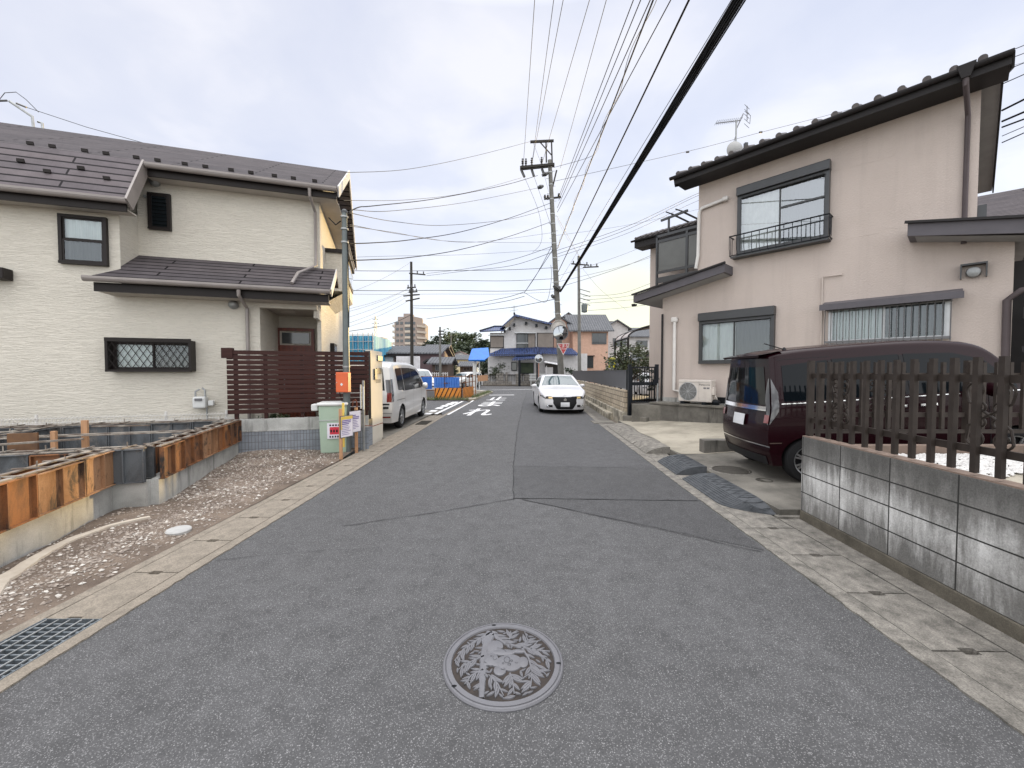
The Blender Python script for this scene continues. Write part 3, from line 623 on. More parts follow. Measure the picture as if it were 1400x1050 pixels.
stems = [([(590, 220), (480, 290), (380, 370), (330, 460)], .009), ([(545, 420), (440, 470), (370, 520)], .007), ([(548, 520), (470, 560), (430, 620)], .007),
         ([(600, 240), (700, 320), (830, 352), (940, 375), (1045, 385)], .012), ([(830, 352), (880, 290), (860, 220)], .006), ([(730, 290), (760, 230), (800, 205)], .006),
         ([(900, 370), (960, 300), (990, 290)], .006), ([(830, 352), (880, 440), (900, 540), (880, 640)], .008), ([(940, 375), (1000, 440), (1040, 470)], .006), ([(740, 545), (760, 600), (770, 680)], .007),
         ([(600, 560), (660, 620), (700, 690)], .007), ([(560, 560), (620, 560), (690, 600)], .005), ([(900, 500), (980, 540), (1000, 560)], .006), ([(900, 540), (830, 580), (800, 600)], .005)]
stem_pts = []
for pts, w_ in stems:
    branch(relief, pts, w_)
    stem_pts.append([Vector((*lp(*q), 0)) for q in pts])
placed = []
def cand(x, y, aa, LL):
    if not leaf_ok(x, y, aa, LL): return False
    W = LL*.12; smp = [(x+LL*s*math.cos(aa)-o*math.sin(aa), y+LL*s*math.sin(aa)+o*math.cos(aa)) for s in (.25, .5, .75, 1.) for o in ((0,) if s == 1. else (-W, 0, W))]
    if any(in_animal(*q) for q in smp): return False
    if any((q[0]-p[0])**2+(q[1]-p[1])**2 < .0054**2 for q in smp for p in placed): return False
    placed.extend(smp); leaf(relief, x, y, aa, LL, LL*.34, z1=.0122+.001*rr_.random()); return True
for P_ in stem_pts:
    for a_, b_ in zip(P_, P_[1:]):
        d = b_-a_; k = max(1, int(d.length/.016)); ang = math.atan2(d.y, d.x)
        for i in range(k):
            q = a_.lerp(b_, (i+.5)/k)
            for sg in (-1, 1):
                for LL in (.078, .062, .048):
                    if cand(q.x, q.y, ang+sg*rr_.uniform(.5, .9), LL): break
for _ in range(6000):
    r_, th = RM*math.sqrt(rr_.random())*.84, rr_.uniform(0, 6.283); x, y = r_*math.cos(th), r_*math.sin(th)
    cand(x, y, th+rr_.uniform(-1.6, 1.6), rr_.choice((.066, .052, .038)))
relief.build('leaf_relief', 'iron_lid', t)
an = MB()
for i, (cx, cy, rx, ry) in enumerate(animals):
    X, Y = lp(cx, cy); ax_, ay_ = rx/440*S_, ry/317*S_; n = 28; z1 = .0135+.00035*(i % 5)
    prof = [(1.0, .005), (.97, z1-.001), (.92, z1), (.02, z1+.0002)]; vs = []
    for s_, z in prof:
        for j in range(n): th = 2*math.pi*j/n; vs.append((X+ax_*s_*math.cos(th), Y+ay_*s_*math.sin(th), z))
    an.add(vs, [(k*n+j, k*n+(j+1) % n, (k+1)*n+(j+1) % n, (k+1)*n+j) for k in range(3) for j in range(n)]+[tuple(3*n+j for j in range(n))])
an.build('animal_relief', 'iron_lid', t, smooth=50)
M['iron_line'] = mat('iron_line', (.05, .05, .055), .7)
ln = MB()
def ring(cx, cy, rx, ry, a0=0, a1=6.283, w=.0022):
    X, Y = lp(cx, cy); n = 20; rows = [[], []]
    for j in range(n+1):
        th = a0+(a1-a0)*j/n
        for k, s_ in enumerate((0, w)): rows[k].append((X+(rx/440*S_+s_)*math.cos(th), Y+(ry/317*S_+s_)*math.sin(th), .0156))
    ln.grid(rows)
ring(718, 455, 20, 22); ring(690, 482, 5, 4); ring(752, 462, 6, 5); ring(735, 488, 9, 6); ring(628, 440, 13, 14, 2, 6); ring(600, 428, 5, 4); ring(690, 515, 14, 10, 3.4, 5.8); ring(790, 468, 12, 10, 3.4, 5.4); ring(565, 468, 10, 8, 3, 5)
ring(715, 345, 30, 20, .4, 2.0); ring(640, 405, 70, 40, .3, 1.6)
ln.build('face_lines', 'iron_line', t)
ksl = MB()
for cx, cy, a in ((602, 162, 1.4), (1096, 480, .15), (362, 634, .75)):
    X, Y = lp(cx, cy); n = 12
    ksl.add([(X+.014*math.cos(th)*(1 if abs(math.cos(th)) > .5 else .8), Y+.008*math.sin(th), .0152) for th in [2*math.pi*j/n for j in range(n)]], [tuple(range(n))])
ksl.build('key_slots', 'dark_in', t)
# manholes in the driveway and by the ramps
p = G(1000, 643, .09); t = thing('manhole_cover', 'old dark iron manhole cover in the driveway behind the maroon van', 'manhole cover', (p.x, p.y, dzf(p.x, p.y)))
mb = MB(); mb.lathe([(.265, -.03), (.27, .010), (.25, .012), (.24, .004), (.225, .010), (.18, .011)], 40); mb.build('cover_plate', 'iron_old', t, smooth=35)
mb = MB(); mb.lathe([(.31, -.03), (.31, .006), (.272, .006)], 40, cap=False); mb.build('collar', 'lid_grey', t)
p = G(1045, 657, .09); t = thing('valve_cover', 'small round iron cover in the driveway beside the rear wheel of the maroon van', 'valve cover', (p.x, p.y, dzf(p.x, p.y)))
mb = MB(); mb.lathe([(.10, -.02), (.105, .008), (.09, .010), (.085, .004)], 26); mb.build('cover_plate', 'iron_old', t, smooth=35)
p = G(830, 575); t = thing('drain_cover', 'flat square concrete drain cover crossing the right gutter', 'drain cover', (re_(12.6)+.20, 12.6, 0))
mb = MB(); mb.box(-.36, .32, -.33, .33, -.05, .022); mb.build('slab', 'slab', t, bev=.008)
# ------------------------------------------------------------ ramps in the gutter
def ramp(name, label, y0, y1, m, pat, h=.095, taper=False, grp=None):
    L = y1-y0; x0 = re_((y0+y1)/2)+.14; rz = -math.atan((re_(y1)-re_(y0))/L)
    t = thing(name, label, 'kerb ramp', (x0, (y0+y1)/2, .012), rz, grp)
    W = .46; mb = MB(); ny = 34; rows = []
    prof = [(0, 0), (.004, .012), (.10, .050*h/.095), (.22, .080*h/.095), (.34, h*.98), (W-.01, h), (W, h-.004)]
    for j in range(ny+1):
        y = -L/2+L*j/ny; k = 1
        if taper:
            s = (j/ny)
            if s < .28: k = math.sin(math.pi/2*max(0.02, s/.28))**.7
        rows.append([(W-(W-a)*k if taper else a, y, b*(k if taper else 1)) for a, b in prof])
    mb.grid(rows); mb.add([rows[0][i] for i in range(7)]+[(rows[0][6][0], -L/2, 0)], [tuple(range(7, -1, -1))]); mb.add([rows[-1][i] for i in range(7)]+[(W, L/2, 0)], [tuple(range(8))])
    mb.grid([[rr[-1] for rr in rows], [(rr[-1][0], rr[-1][1], 0) for rr in rows]])
    mb.build('ramp_body', m, t, smooth=30)
    if pat:
        def kf(y):
            s = (y+L/2)/L; return (math.sin(math.pi/2*max(.02, s/.28))**.7 if (taper and s < .28) else 1)
        rb = MB()
        for a in (.03, .065, .10, .135, .17, .20):
            rb.tube([(W-(W-a)*kf(y), y, interp(prof, a)*kf(y)+.003) for y in [-L/2+.01+(L-.02)*q/20 for q in range(21)]], .005, 6)
        for q in range(1, int(L/.6)+1):
            y = -L/2+L*q/(int(L/.6)+1); rb.tube([(a, y, interp(prof, a)+.001) for a in (.0, .05, .1, .2, .3, .44)], .004, 5)
        k = 0; y = -L/2+.10
        while y < L/2-.06:
            for sgn in (-1, 1): rb.tube([(.225, y, interp(prof, .225)*kf(y)+.003), (.33, y+sgn*.05, interp(prof, .33)*kf(y)+.003), (.44, y+sgn*.02, interp(prof, .44)*kf(y)+.003)], .005, 5)
            y += .135; k += 1
        rb.build('tread_ribs', 'rubber', t)
    return t
ramp('kerb_ramp', 'long ribbed black rubber ramp with a rounded near end, beside the block wall', 4.42, 5.90, 'rubber', True, taper=True)
ramp('kerb_ramp', 'short ribbed black rubber ramp, the middle one of the gutter ramps', 6.14, 7.05, 'rubber', True, h=.135)
ramp('kerb_ramp', 'short speckled concrete ramp next to the gap in the gutter ramps', 7.75, 8.72, 'lid_grey', False, h=.13)
ramp('kerb_ramp', 'long speckled concrete ramp farthest along the gutter by the stone wall', 8.80, 11.7, 'lid_grey', False)
mb = MB(); p = G(1008, 622, .1)
mb.box(0, 1.9, 0, .20, -.2, .30); t = thing('wheel_stop_block', 'low dark concrete block across the driveway behind the maroon van', 'concrete block', (3.18+.35, 7.35, dz-.05)); mb.build('block', 'concrete_dark', t, bev=.01)
# ============================================================ FOUNDATION UNDER CONSTRUCTION
HL = Frame((-5.34, 8.15), (.9515, .3078))
t = thing('foundation', 'unfinished house foundation with rusty steel forms on pale concrete footings', 'foundation', HL.o, HL.rz)
CT, FT = .325, .70
segs = [((-.45, -9.0), (-.45, -3.57)), ((-.45, -3.57), (-.05, -3.57)), ((-.05, -3.57), (-.05, -.77)), ((-.05, -.77), (-9.5, -.77)), ((-.45, -3.57), (-9.5, -3.57)),
        ((-2.6, -3.57), (-2.6, -.77)), ((-4.9, -6.2), (-4.9, -.77)), ((-.45, -5.7), (-4.9, -5.7)), ((-.05, -2.2), (-2.6, -2.2))]
ft = MB(); tops = MB(); rf = random.Random(21); forms = []; tie_l = []
for si, (a, b) in enumerate(segs):
    a, b = Vector(a), Vector(b); d = (b-a).normalized(); n = Vector((-d.y, d.x)); L = (b-a).length
    ft.bar((*a, CT/2-.1), (*(b), CT/2-.1), .15+.002*si, CT+.2)
    k = max(1, round(L/.6))
    for side in (-1, 1):
        for i in range(k):
            p0 = a+d*(L*i/k)+n*side*.088; p1 = a+d*(L*(i+1)/k)+n*side*.088
            jut = n*side*rf.uniform(0, .012); f = MB(); z0, z1 = CT-.01, FT+rf.uniform(-.008, .012); e = d*.004
            f.bar((*(p0+e+jut), (z0+z1)/2), (*(p1-e+jut), (z0+z1)/2), .012, z1-z0)
            for s in ([0.02, .5, .98] if si not in (1,) else [.03, .5, .97]):      # ribs and edge angles on the outer face
                q = p0.lerp(p1, s)+jut+n*side*.022; f.bar((*q, z0), (*q, z1), .008, .036, up=(*n, 0)) if False else f.cbox((q.x, q.y, (z0+z1)/2), (.012 if abs(d.x) > .5 else .034, .034 if abs(d.x) > .5 else .012, z1-z0))
            for z in (z0+.006, z1-.006): f.bar((*(p0+e+jut+n*side*.022), z), (*(p1-e+jut+n*side*.022), z), .034, .010)
            if si in (0,): m_ = rf.choice(['rust', 'rust_pale', 'rust_pale', 'rust'])
            elif si == 2: m_ = rf.choice(['rust', 'rust', 'rust_pale']) if i > 0 else 'rust'
            elif si == 1: m_ = 'form_grey'
            elif si in (3,): m_ = 'form_grey' if rf.random() < .85 else 'rust'
            else: m_ = rf.choice(['form_grey', 'form_grey', 'rust', 'form_grey'])
            forms.append((f, m_))
        for i in range(2*k):
            q = a+d*(L*(i+.5)/(2*k)); 
    tops.bar((*(a-n*.085), FT+.012), (*(b-n*.085), FT+.012), .05, .012); tops.bar((*(a+n*.085), FT+.012), (*(b+n*.085), FT+.012), .05, .012)
    for i in range(int(L/.35)):
        q = a+d*(.2+.35*i); ties = MB(); tie_l.append(ties); ties.bar((*(q-n*.15), FT+.024), (*(q+n*.15), FT+.024+rf.uniform(-.01, .01)), .022, .012)
        ties.tube([(*(q-n*.02), FT-.2), (*(q-n*.02+d*rf.uniform(-.02, .02)), FT+rf.uniform(.03, .09))], .006, 6)
ft.build('footing', 'concrete', t)
for f, m_ in forms[:98]: f.build('form_panel', m_, t)
tops.build('top_rail', 'form_edge', t)
for f in tie_l[:99]: f.build('tie_bar', 'form_edge', t)
for k, (x, y, w1, w2, h, mm_) in enumerate(((-1.50, -2.02, .07, .04, .90, 'wood'), (-1.63, -2.38, .05, .05, .80, 'wood'), (-1.93, -2.40, .30, .03, .79, 'plywood'), (-.62, -5.62, .09, .05, .95, 'wood'))):
    mb = MB(); mb.box(-w1/2, w1/2, -w2/2, w2/2, .0, h); mb.build('timber_post' if mm_ == 'wood' else 'plywood_sheet', mm_, t, loc=(x, y, 0))
for i in range(14):
    mb = MB(); x = -.9-rf.random()*5; y = -5.4+rf.random()*4.2; a = rf.uniform(-.3, .3); mb.bar((x, y, FT+.045), (x+.8*math.cos(a), y+.8*math.sin(a), FT+.05), .045, .02)
    mb.build('batten', 'form_edge', t)
mb = MB(); mb.box(-9.5, -.2, -9, -.9, -.06, -.02); mb.build('blinding', 'concrete_dark', t)
# ============================================================ LEFT HOUSE
xA = HL.x(163, 0, 300); yB = .6; xR = HL.x(437, yB, 300); xPr = HL.x(355, 0, 420); yD = 1.55
_, zEA = HL.p(172, 272, -.35); _, zEB = HL.p(300, 240, yB-.4); DEP = 6.7
H1 = thing('house', 'two-storey cream house with brown slate roofs, left of the street', 'house', HL.o, HL.rz)
mb = MB(); mb.box(-9.5, xPr, 0, DEP, -.1, 3.15); mb.box(xPr, xR, yD, DEP, -.1, 3.0)
mb.box(-9.5, xA, 0, DEP-.02, 3.15, zEA+.02)
zs = zEA+.02
mb.box(xA, xR, yB, DEP, 3.0, zEB-.02); mb.box(-9.5, xA, yB+.1, DEP-.01, zs, zEB-.02)
mb.build('wall', 'siding', H1)
ridge_y = 3.55; zRg = HL.p(380, 221, ridge_y)[1]
def roofslab(mb, x0, x1, y0, z0, y1, z1, th=.10):
    mb.add([(x0, y0, z0), (x1, y0, z0), (x1, y1, z1), (x0, y1, z1), (x0, y0, z0-th), (x1, y0, z0-th), (x1, y1, z1-th), (x0, y1, z1-th)],
           [(0, 1, 2, 3), (7, 6, 5, 4), (4, 5, 1, 0), (5, 6, 2, 1), (6, 7, 3, 2), (7, 4, 0, 3)])
xv = xR+.42
mb = MB(); roofslab(mb, -10, xv, yB-.40, zEB+.06, ridge_y, zRg); roofslab(mb, -10, xv, 2*ridge_y-yB+.4, zEB+.06, ridge_y, zRg)
rf_ = mb.build('roof', 'slate', H1)
gab = MB(); gab.prism([(yB+.002, zEB-.03), (DEP-.01, zEB-.03), (ridge_y+(DEP-ridge_y)*.04, zRg-.13), (ridge_y, zRg-.11)], xR-.12, xR-.001, 'x'); M['siding_g'] = M['siding']; gab.build('gable_wall', 'siding', H1)
mb = MB(); xa1 = xA+.32; y1s = yB-.40; roofslab(mb, -10, xa1, -.35, zEA, y1s+.02, zEB+.10, .09); mb.build('steep_roof', 'slate_steep', H1)
# verge boards, gutters, soffits
mb = MB()
mb.bar((xa1+.008, -.38, zEA-.10), (xa1+.008, y1s+.02, zEB+.02), .035, .24); mb.build('bargeboard', 'grey_gutter', H1)
P('barge_white', (.55, .54, .53), .5)
for ya, za, yb, zb in ((yB-.42, zEB-.03, ridge_y, zRg-.08), (2*ridge_y-yB+.42, zEB-.03, ridge_y, zRg-.08)):
    mb = MB(); mb.bar((xv+.012, ya, za), (xv+.012, yb, zb), .03, .22); mb.build('bargeboard', 'barge_white', H1)
def gutter(parent, x0, x1, y, z, r=.055, m='grey_gutter'):
    mb = MB(); n = 8; rows = []
    for s in range(n+1):
        a = math.pi+math.pi*s/n; rows.append([(x0, y+r*math.cos(a), z+r*math.sin(a)), (x1, y+r*math.cos(a), z+r*math.sin(a))])
    mb.grid(rows); mb.box(x0, x1, y-r-.006, y-r+.004, z-.005, z+.035); mb.box(x0, x1, y+r-.004, y+r+.006, z-.005, z+.01)
    for x in (x0, x1): mb.prism([(y+r*math.cos(math.pi+math.pi*s/n), z+r*math.sin(math.pi+math.pi*s/n)) for s in range(n+1)], x-.003, x+.003, 'x')
    return mb.build('gutter', m, parent)
gutter(H1, -10, xa1+.0, -.42, zEA-.05); gutter(H1, xA+.36, xv-.02, yB-.47, zEB+.0)
mb = MB(); mb.box(-10, xa1-.05, -.34, -.30, zEA-.22, zEA-.085); mb.box(xA+.34, xv-.03, yB-.38, yB-.34, zEB-.17, zEB-.04); mb.build('fascia', 'brown_trim', H1)
mb = MB(); mb.box(-10, xa1-.05, -.30, -.002, zEA-.19, zEA-.165); mb.box(xA+.30, xv-.04, yB-.34, yB-.002, zEB-.15, zEB-.125); mb.box(xR+.002, xv-.02, yB, DEP, zEB-.15, zEB-.125); mb.build('soffit', 'soffit', H1)
# snow guards
for x, y, z in [(HL.x(px, .35, 205), None, None) for px in ()]: pass
sgm = MB(); sgm.add([(-.05, -.03, 0), (.05, -.03, 0), (.05, .0, 0), (-.05, 0, 0), (-.05, -.035, .055), (.05, -.035, .055), (.05, -.02, .055), (-.05, -.02, .055)], [(0, 1, 5, 4), (2, 3, 7, 6), (1, 2, 6, 5), (3, 0, 4, 7), (4, 5, 6, 7)])
sg0 = sgm.build('snow_guard', 'brown_trim', H1); first = True
def slope_z(y): return zEB+.06+(zRg-zEB-.06)*(y-(yB-.4))/(ridge_y-(yB-.4))
def ssz(y): return zEA+(zEB+.10-zEA)*(y+.35)/(y1s+.37)
spots = []
for px in (43, 73, 117, 146, 187, 216, 253, 281, 316, 343, 375, 401, 430): yy = yB-.05; spots.append((HL.x(px, yy, 215), yy, slope_z(yy)))
for px, py, yy in ((30, 236, -.02), (66, 246, -.12), (112, 244, -.02), (147, 255, -.12)): spots.append((HL.x(px, yy, py), yy, ssz(yy)))
for x, y, z in spots:
    if first: o = sg0; first = False
    else: o = sg0.copy(); C.objects.link(o)
    o.location = (x, y, z)
# porch roof
xPl = HL.x(122, -.45, 378); zPe = HL.p(300, 388, -.5)[1]; xPe = HL.x(452, -.5, 398); zPt = HL.p(300, 357, yB)[1]
sl_ = (zPt-zPe)/(yB+.5)
mb = MB(); zA0 = zPe+sl_*.5
mb.slab([(xPl, -.5, zPe), (xPe, -.5, zPe), (xPe, -.002, zA0), (xPl+.35, -.002, zA0)], .08); mb.slab([(xA+.002, -.002, zA0), (xPe, -.002, zA0), (xPe, yB-.002, zPt), (xA+.002, yB-.002, zPt)], .08)
mb.slab([(xR+.002, yB-.002, zPt), (xPe, yB-.002, zPt), (xPe, yB+.5, zPt-.25), (xR+.002, yB+.5, zPt-.25)], .08)
mb.build('porch_roof', 'slate', H1)
mb = MB(); mb.box(xPl+.06, xPe-.04, -.46, -.42, zPe-.24, zPe-.085); mb.build('porch_fascia', 'brown_trim', H1)
gutter(H1, xPl-.02, xPe, -.56, zPe-.04)
mb = MB(); mb.box(xPl+.1, xPe-.05, -.42, -.002, zPe-.24, zPe-.22); mb.box(xPr+.002, xR-.002, -.0, yD-.002, zPe-.30, zPe-.24); mb.build('porch_ceiling', 'soffit', H1)
mb = MB(); mb.bar((xPe+.012, -.5, zPe-.06), (xPe+.012, yB, zPt-.06), .02, .16); mb.build('porch_bargeboard', 'barge_white', H1)
mb = MB(); mb.box(xPr, xR, -.02, .10, zPe-.34, zPe-.245); mb.box(xR-.08, xR, yB, yD+.002, -.1, zPe-.245); mb.box(xR-.08, xR-.002, .1, yB, zPe-.5, zPe-.245); mb.build('porch_beam', 'siding', H1)
x_, z_ = HL.p(392, 410, .6); mb = MB(); mb.lathe([(.16, zPe-.30), (.15, zPe-.335), (.04, zPe-.345)], 20, (x_, .7, 0)); mb.build('ceiling_lamp', 'soffit', H1, smooth=40)
# seam flashing on the porch roof and downpipes
def pipe(parent, pts, r, m, name='downpipe'):
    mb = MB(); mb.tube(pts, r, 8); return mb.build(name, m, parent, smooth=50)
xd = HL.x(431, yB-.08, 300)
pipe(H1, [(xd-.05, yB-.47, zEB-.05), (xd-.05, yB-.45, zEB-.2), (xd, yB-.07, zEB-.40), (xd, yB-.07, zPt+.04), (xd-.25, -.1, zA0-.02+.1), (xd-.32, -.36, zPe+.12)], .033, 'grey_gutter')
xd = HL.x(338, -.06, 430); pipe(H1, [(xd, -.56, zPe-.10), (xd, -.55, zPe-.2), (xd, -.06, zPe-.38), (xd, -.06, .1)], .033, 'grey_gutter')
# windows ---------------------------------------------------------------
def window(parent, x0, x1, z0, z1, y=0., m='brown_trim', panes=2, slide='x', cur=('curtain', 'curtain_dim'), depth=.07, fw=.05, glass='glass', name='window', wave=True):
    """frame > sash bars, panes and curtains; wall plane at local y, seen from -y"""
    fr = MB(); d = depth
    fr.box(x0-fw, x1+fw, y-d, y+.01, z1, z1+fw); fr.box(x0-fw, x1+fw, y-d-.015, y+.01, z0-fw, z0); fr.box(x0-fw, x0, y-d, y+.01, z0, z1); fr.box(x1, x1+fw, y-d, y+.01, z0, z1)
    f = fr.build(name, m, parent); sb = MB(); q = .028
    for i in range(panes):
        if slide == 'x': a0, a1, b0, b1 = x0+(x1-x0)*i/panes-(.012 if i else 0), x0+(x1-x0)*(i+1)/panes+(.012 if i < panes-1 else 0), z0, z1
        else: a0, a1, b0, b1 = x0, x1, z0+(z1-z0)*i/panes, z0+(z1-z0)*(i+1)/panes
        ya = y-d+.010+.018*(i % 2)
        sb.box(a0, a1, ya, ya+.016, b0, b0+q); sb.box(a0, a1, ya, ya+.016, b1-q, b1); sb.box(a0, a0+q, ya, ya+.016, b0+q, b1-q); sb.box(a1-q, a1, ya, ya+.016, b0+q, b1-q)
        gm = MB(); gm.poly((a0+q, ya+.008, b0+q), (a1-q, ya+.008, b0+q), (a1-q, ya+.008, b1-q), (a0+q, ya+.008, b1-q)); gm.build('pane', glass, f)
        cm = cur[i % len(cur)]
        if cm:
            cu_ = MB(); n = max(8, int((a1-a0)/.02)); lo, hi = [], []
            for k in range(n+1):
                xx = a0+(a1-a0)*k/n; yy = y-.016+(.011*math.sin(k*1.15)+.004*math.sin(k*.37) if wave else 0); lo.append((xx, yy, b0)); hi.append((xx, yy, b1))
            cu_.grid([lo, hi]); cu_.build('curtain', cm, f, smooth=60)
    sb.build('sash', m, f)
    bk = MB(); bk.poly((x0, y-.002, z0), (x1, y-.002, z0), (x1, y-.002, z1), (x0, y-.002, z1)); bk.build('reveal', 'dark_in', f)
    return f
def wpx(fr, px0, py0, px1, py1, y=0):   # pixel rectangle -> x0,x1,z0,z1 on the frame's plane
    pm, qm = (px0+px1)/2, (py0+py1)/2
    return fr.x(px0, y, qm), fr.x(px1, y, qm), fr.p(pm, py1, y)[1], fr.p(pm, py0, y)[1]
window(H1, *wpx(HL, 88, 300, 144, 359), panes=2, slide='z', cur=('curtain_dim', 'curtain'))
a = wpx(HL, 207, 268, 232, 313, yB); f = window(H1, *a, y=yB, panes=1, cur=(None,), fw=.035)
lv = MB()
for i in range(9): z = a[2]+(a[3]-a[2])*(i+.5)/9; lv.add([(a[0], yB-.055, z-.035), (a[1], yB-.055, z-.035), (a[1], yB-.025, z+.03), (a[0], yB-.025, z+.03)], [(0, 1, 2, 3)])
lv.build('louvre_glass', 'pane_dark', f)
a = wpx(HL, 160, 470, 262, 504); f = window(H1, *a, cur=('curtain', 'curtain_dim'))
lt = MB(); x0, x1, z0, z1 = a; x0 -= .03; x1 += .03; z0 -= .0; z1 += .0; yy = -.20; hh = z1-z0; n = int((x1-x0)/.115)
for k in range(-8, n+8):
    for sg in (1, -1):
        xa, xb = x0+k*.115, x0+k*.115+sg*hh*.62; za, zb = z0, z1; 
        def clipx(xa, za, xb, zb):
            if xa == xb: return None
            ts = [0., 1.]
            for lim in (x0, x1):
                tt = (lim-xa)/(xb-xa)
                if 0 < tt < 1: ts.append(tt)
            ts.sort(); best = None
            for t0, t1 in zip(ts, ts[1:]):
                m = xa+(xb-xa)*(t0+t1)/2
                if x0 <= m <= x1: best = (t0, t1)
            return best
        tt = clipx(xa, za, xb, zb)
        if tt: lt.tube([(xa+(xb-xa)*tt[0], yy, za+(zb-za)*tt[0]), (xa+(xb-xa)*tt[1], yy, za+(zb-za)*tt[1])], .006, 5)
for xx in (x0-.02, x1+.02): lt.box(xx-.02, xx+.02, yy-.02, -.0, z0-.05, z1+.06)
lt.box(x0-.04, x1+.04, yy-.025, yy+.01, z1+.02, z1+.09); lt.box(x0-.04, x1+.04, yy-.025, yy+.01, z0-.06, z0-.02)
for xx in (x0-.02, x1+.02):
    for k in range(4): z = z0+hh*(k+.5)/4; lt.tube([(xx, yy, z), (xx, 0, z)], .008, 5)
lt.build('lattice_guard', 'brown_trim', f)
a = (HL.x(-70, 0, 375), HL.x(19, 0, 375), HL.p(10, 384, 0)[1], HL.p(10, 369, 0)[1]); mb = MB(); mb.box(a[0], a[1], -.22, -.01, a[2], a[3]); mb.build('window_shutter_box', 'brown_trim', H1, bev=.01)
a = (a[0], a[1]-.04, a[2]-1.25, a[2]-.02)
# vent hoods
for px, py, y_ in ((213, 250, yB), (320, 417, 0)):
    x, z = HL.p(px, py, y_); mb = MB(); mb.lathe([(.085, -.0), (.09, -.03), (.085, -.07), (.06, -.105), (.02, -.12)], 20, (x, y_, z), 'y'); mb.build('vent_hood', 'galv', H1, smooth=50)
x, z = HL.p(199, 269, yB); mb = MB(); mb.lathe([(.03, 0), (.03, -.03)], 12, (x, yB, z), 'y'); mb.build('wall_cap', 'grey_plastic', H1)
# gas meter
x, z = HL.p(275, 549, -.08); f = thing('gas_meter', 'small white gas meter on the cream wall above the wire fence', 'gas meter', HL.W(x, -.08, z), HL.rz)
mb = MB(); mb.box(-.11, .11, -.12, .06, -.13, .10); mb.build('meter_body', 'white_plastic', f, bev=.035)
mb = MB(); mb.box(-.06, .06, -.135, -.12, .02, .07); mb.build('dial', 'ink_grey', f)
mb = MB(); mb.tube([(-.08, -.03, .08), (-.08, -.03, .20), (-.02, 0, .24)], .018, 8); mb.tube([(.08, -.03, .08), (.08, -.03, .22), (.02, .02, .26)], .018, 8); mb.tube([(.1, -.02, -.1), (.1, -.02, -.8)], .016, 8); mb.build('meter_pipes', 'galv', f, smooth=50)
mb = MB(); mb.box(.13, .22, -.06, .02, -.08, .02); mb.build('valve_box', 'white_plastic', f, bev=.01)
# front door
a = wpx(HL, 379, 449, 431, 560, yD); x0, x1, _, z1 = a; z0 = .35
mb = MB(); mb.box(x0-.0, x0+.07, yD-.08, yD, z0, z1); mb.box(x1-.07, x1, yD-.08, yD, z0, z1); mb.box(x0+.07, x1-.07, yD-.08, yD, z1-.07, z1); d_ = mb.build('door', 'door_red', H1)
mb = MB(); zt = z1-.46; mb.box(x0+.07, x1-.07, yD-.05, yD, zt, zt+.05); n = 6
for k in range(n): xx = x0+.07+(x1-x0-.14)*k/n; mb.box(xx+.005, xx+(x1-x0-.14)/n-.005, yD-.042, yD, z0, zt)
mb.box(x0+.07, x1-.07, yD-.03, yD, z0, zt); mb.build('door_leaf', 'door_red', d_)
mb = MB(); mb.box(x0+.12, x1-.12, yD-.035, yD, zt+.09, z1-.11); mb.build('transom_pane', 'pane_dark', d_)
mb = MB(); mb.tube([(x0+.17, yD-.1, z0+.75), (x0+.17, yD-.1, z0+1.15)], .014, 8); mb.build('handle', 'alu_silver', d_)
mb = MB(); mb.box(xPr+.01, xR, .3, yD, -.1, .34); mb.build('porch_step', 'concrete', H1)
# street side: bay window box, ground window, meters
mb = MB(); za, zb = 3.35, zEB-1.0; mb.box(xR+.0, xR+.48, 1.5, 3.6, za+.25, zb); mb.add([(xR, 1.5, za-.05), (xR+.48, 1.5, za+.25), (xR+.48, 3.6, za+.25), (xR, 3.6, za-.05)], [(0, 1, 2, 3)]); mb.build('bay', 'siding', H1)
mb = MB(); mb.box(xR, xR+.54, 1.44, 3.66, zb, zb+.09); mb.build('bay_roof', 'brown_trim', H1)
mb = MB(); mb.box(xR+.482, xR+.51, 1.62, 3.45, za+.55, zb-.15); mb.build('window', 'alu_black', H1)
mb = MB(); mb.box(xR+.512, xR+.516, 1.70, 2.5, za+.62, zb-.22); mb.box(xR+.512, xR+.516, 2.56, 3.38, za+.62, zb-.22); mb.build('pane', 'car_glass_blue', H1)
mb = MB(); mb.box(xR+.002, xR+.10, 2.2, 2.9, .95, 2.35); mb.build('window', 'brown_trim', H1)
mb = MB(); mb.box(xR+.102, xR+.106, 2.27, 2.83, 1.02, 2.28); mb.build('pane', 'pane_dark', H1)
pipe(H1, [(xR+.06, DEP-.4, zEB-.2), (xR+.06, DEP-.4, .1)], .035, 'grey_gutter')
# roof fitting behind the ridge: service bracket with wires
x, z = HL.p(46, 172, ridge_y); f = thing('roof_mast', 'thin angled service mast on the ridge of the cream house', 'mast', HL.W(x, ridge_y, zRg-.1), HL.rz)
mb = MB(); mb.tube([(0, 0, 0), (-.02, 0, .34), (-.42, 0, .62)], .028, 8); mb.tube([(.17, 0, 0), (.16, 0, .22), (.08, 0, .24)], .026, 8); mb.build('mast_pipe', 'galv', f, smooth=50)
mb = MB(); mb.tube([(-.62, 0, .59), (-.46, 0, .63)], .022, 6); mb.tube([(-.30, 0, .60), (-.12, 0, .54)], .022, 6); mb.build('clamp', 'insulator', f)
mb = MB(); mb.tube([(-6, 0, .2), (-2, 0, .30), (-.62, 0, .59), (-.5, .0, .80), (-.30, 0, .86), (-.12, .0, .72), (.1, 0, .47)], .008, 5); mb.tube([(-.12, 0, .54), (1, 0, .28), (3, 0, -.05), (5, .5, -.4)], .007, 5); mb.build('service_wire', 'cable_grey', f)
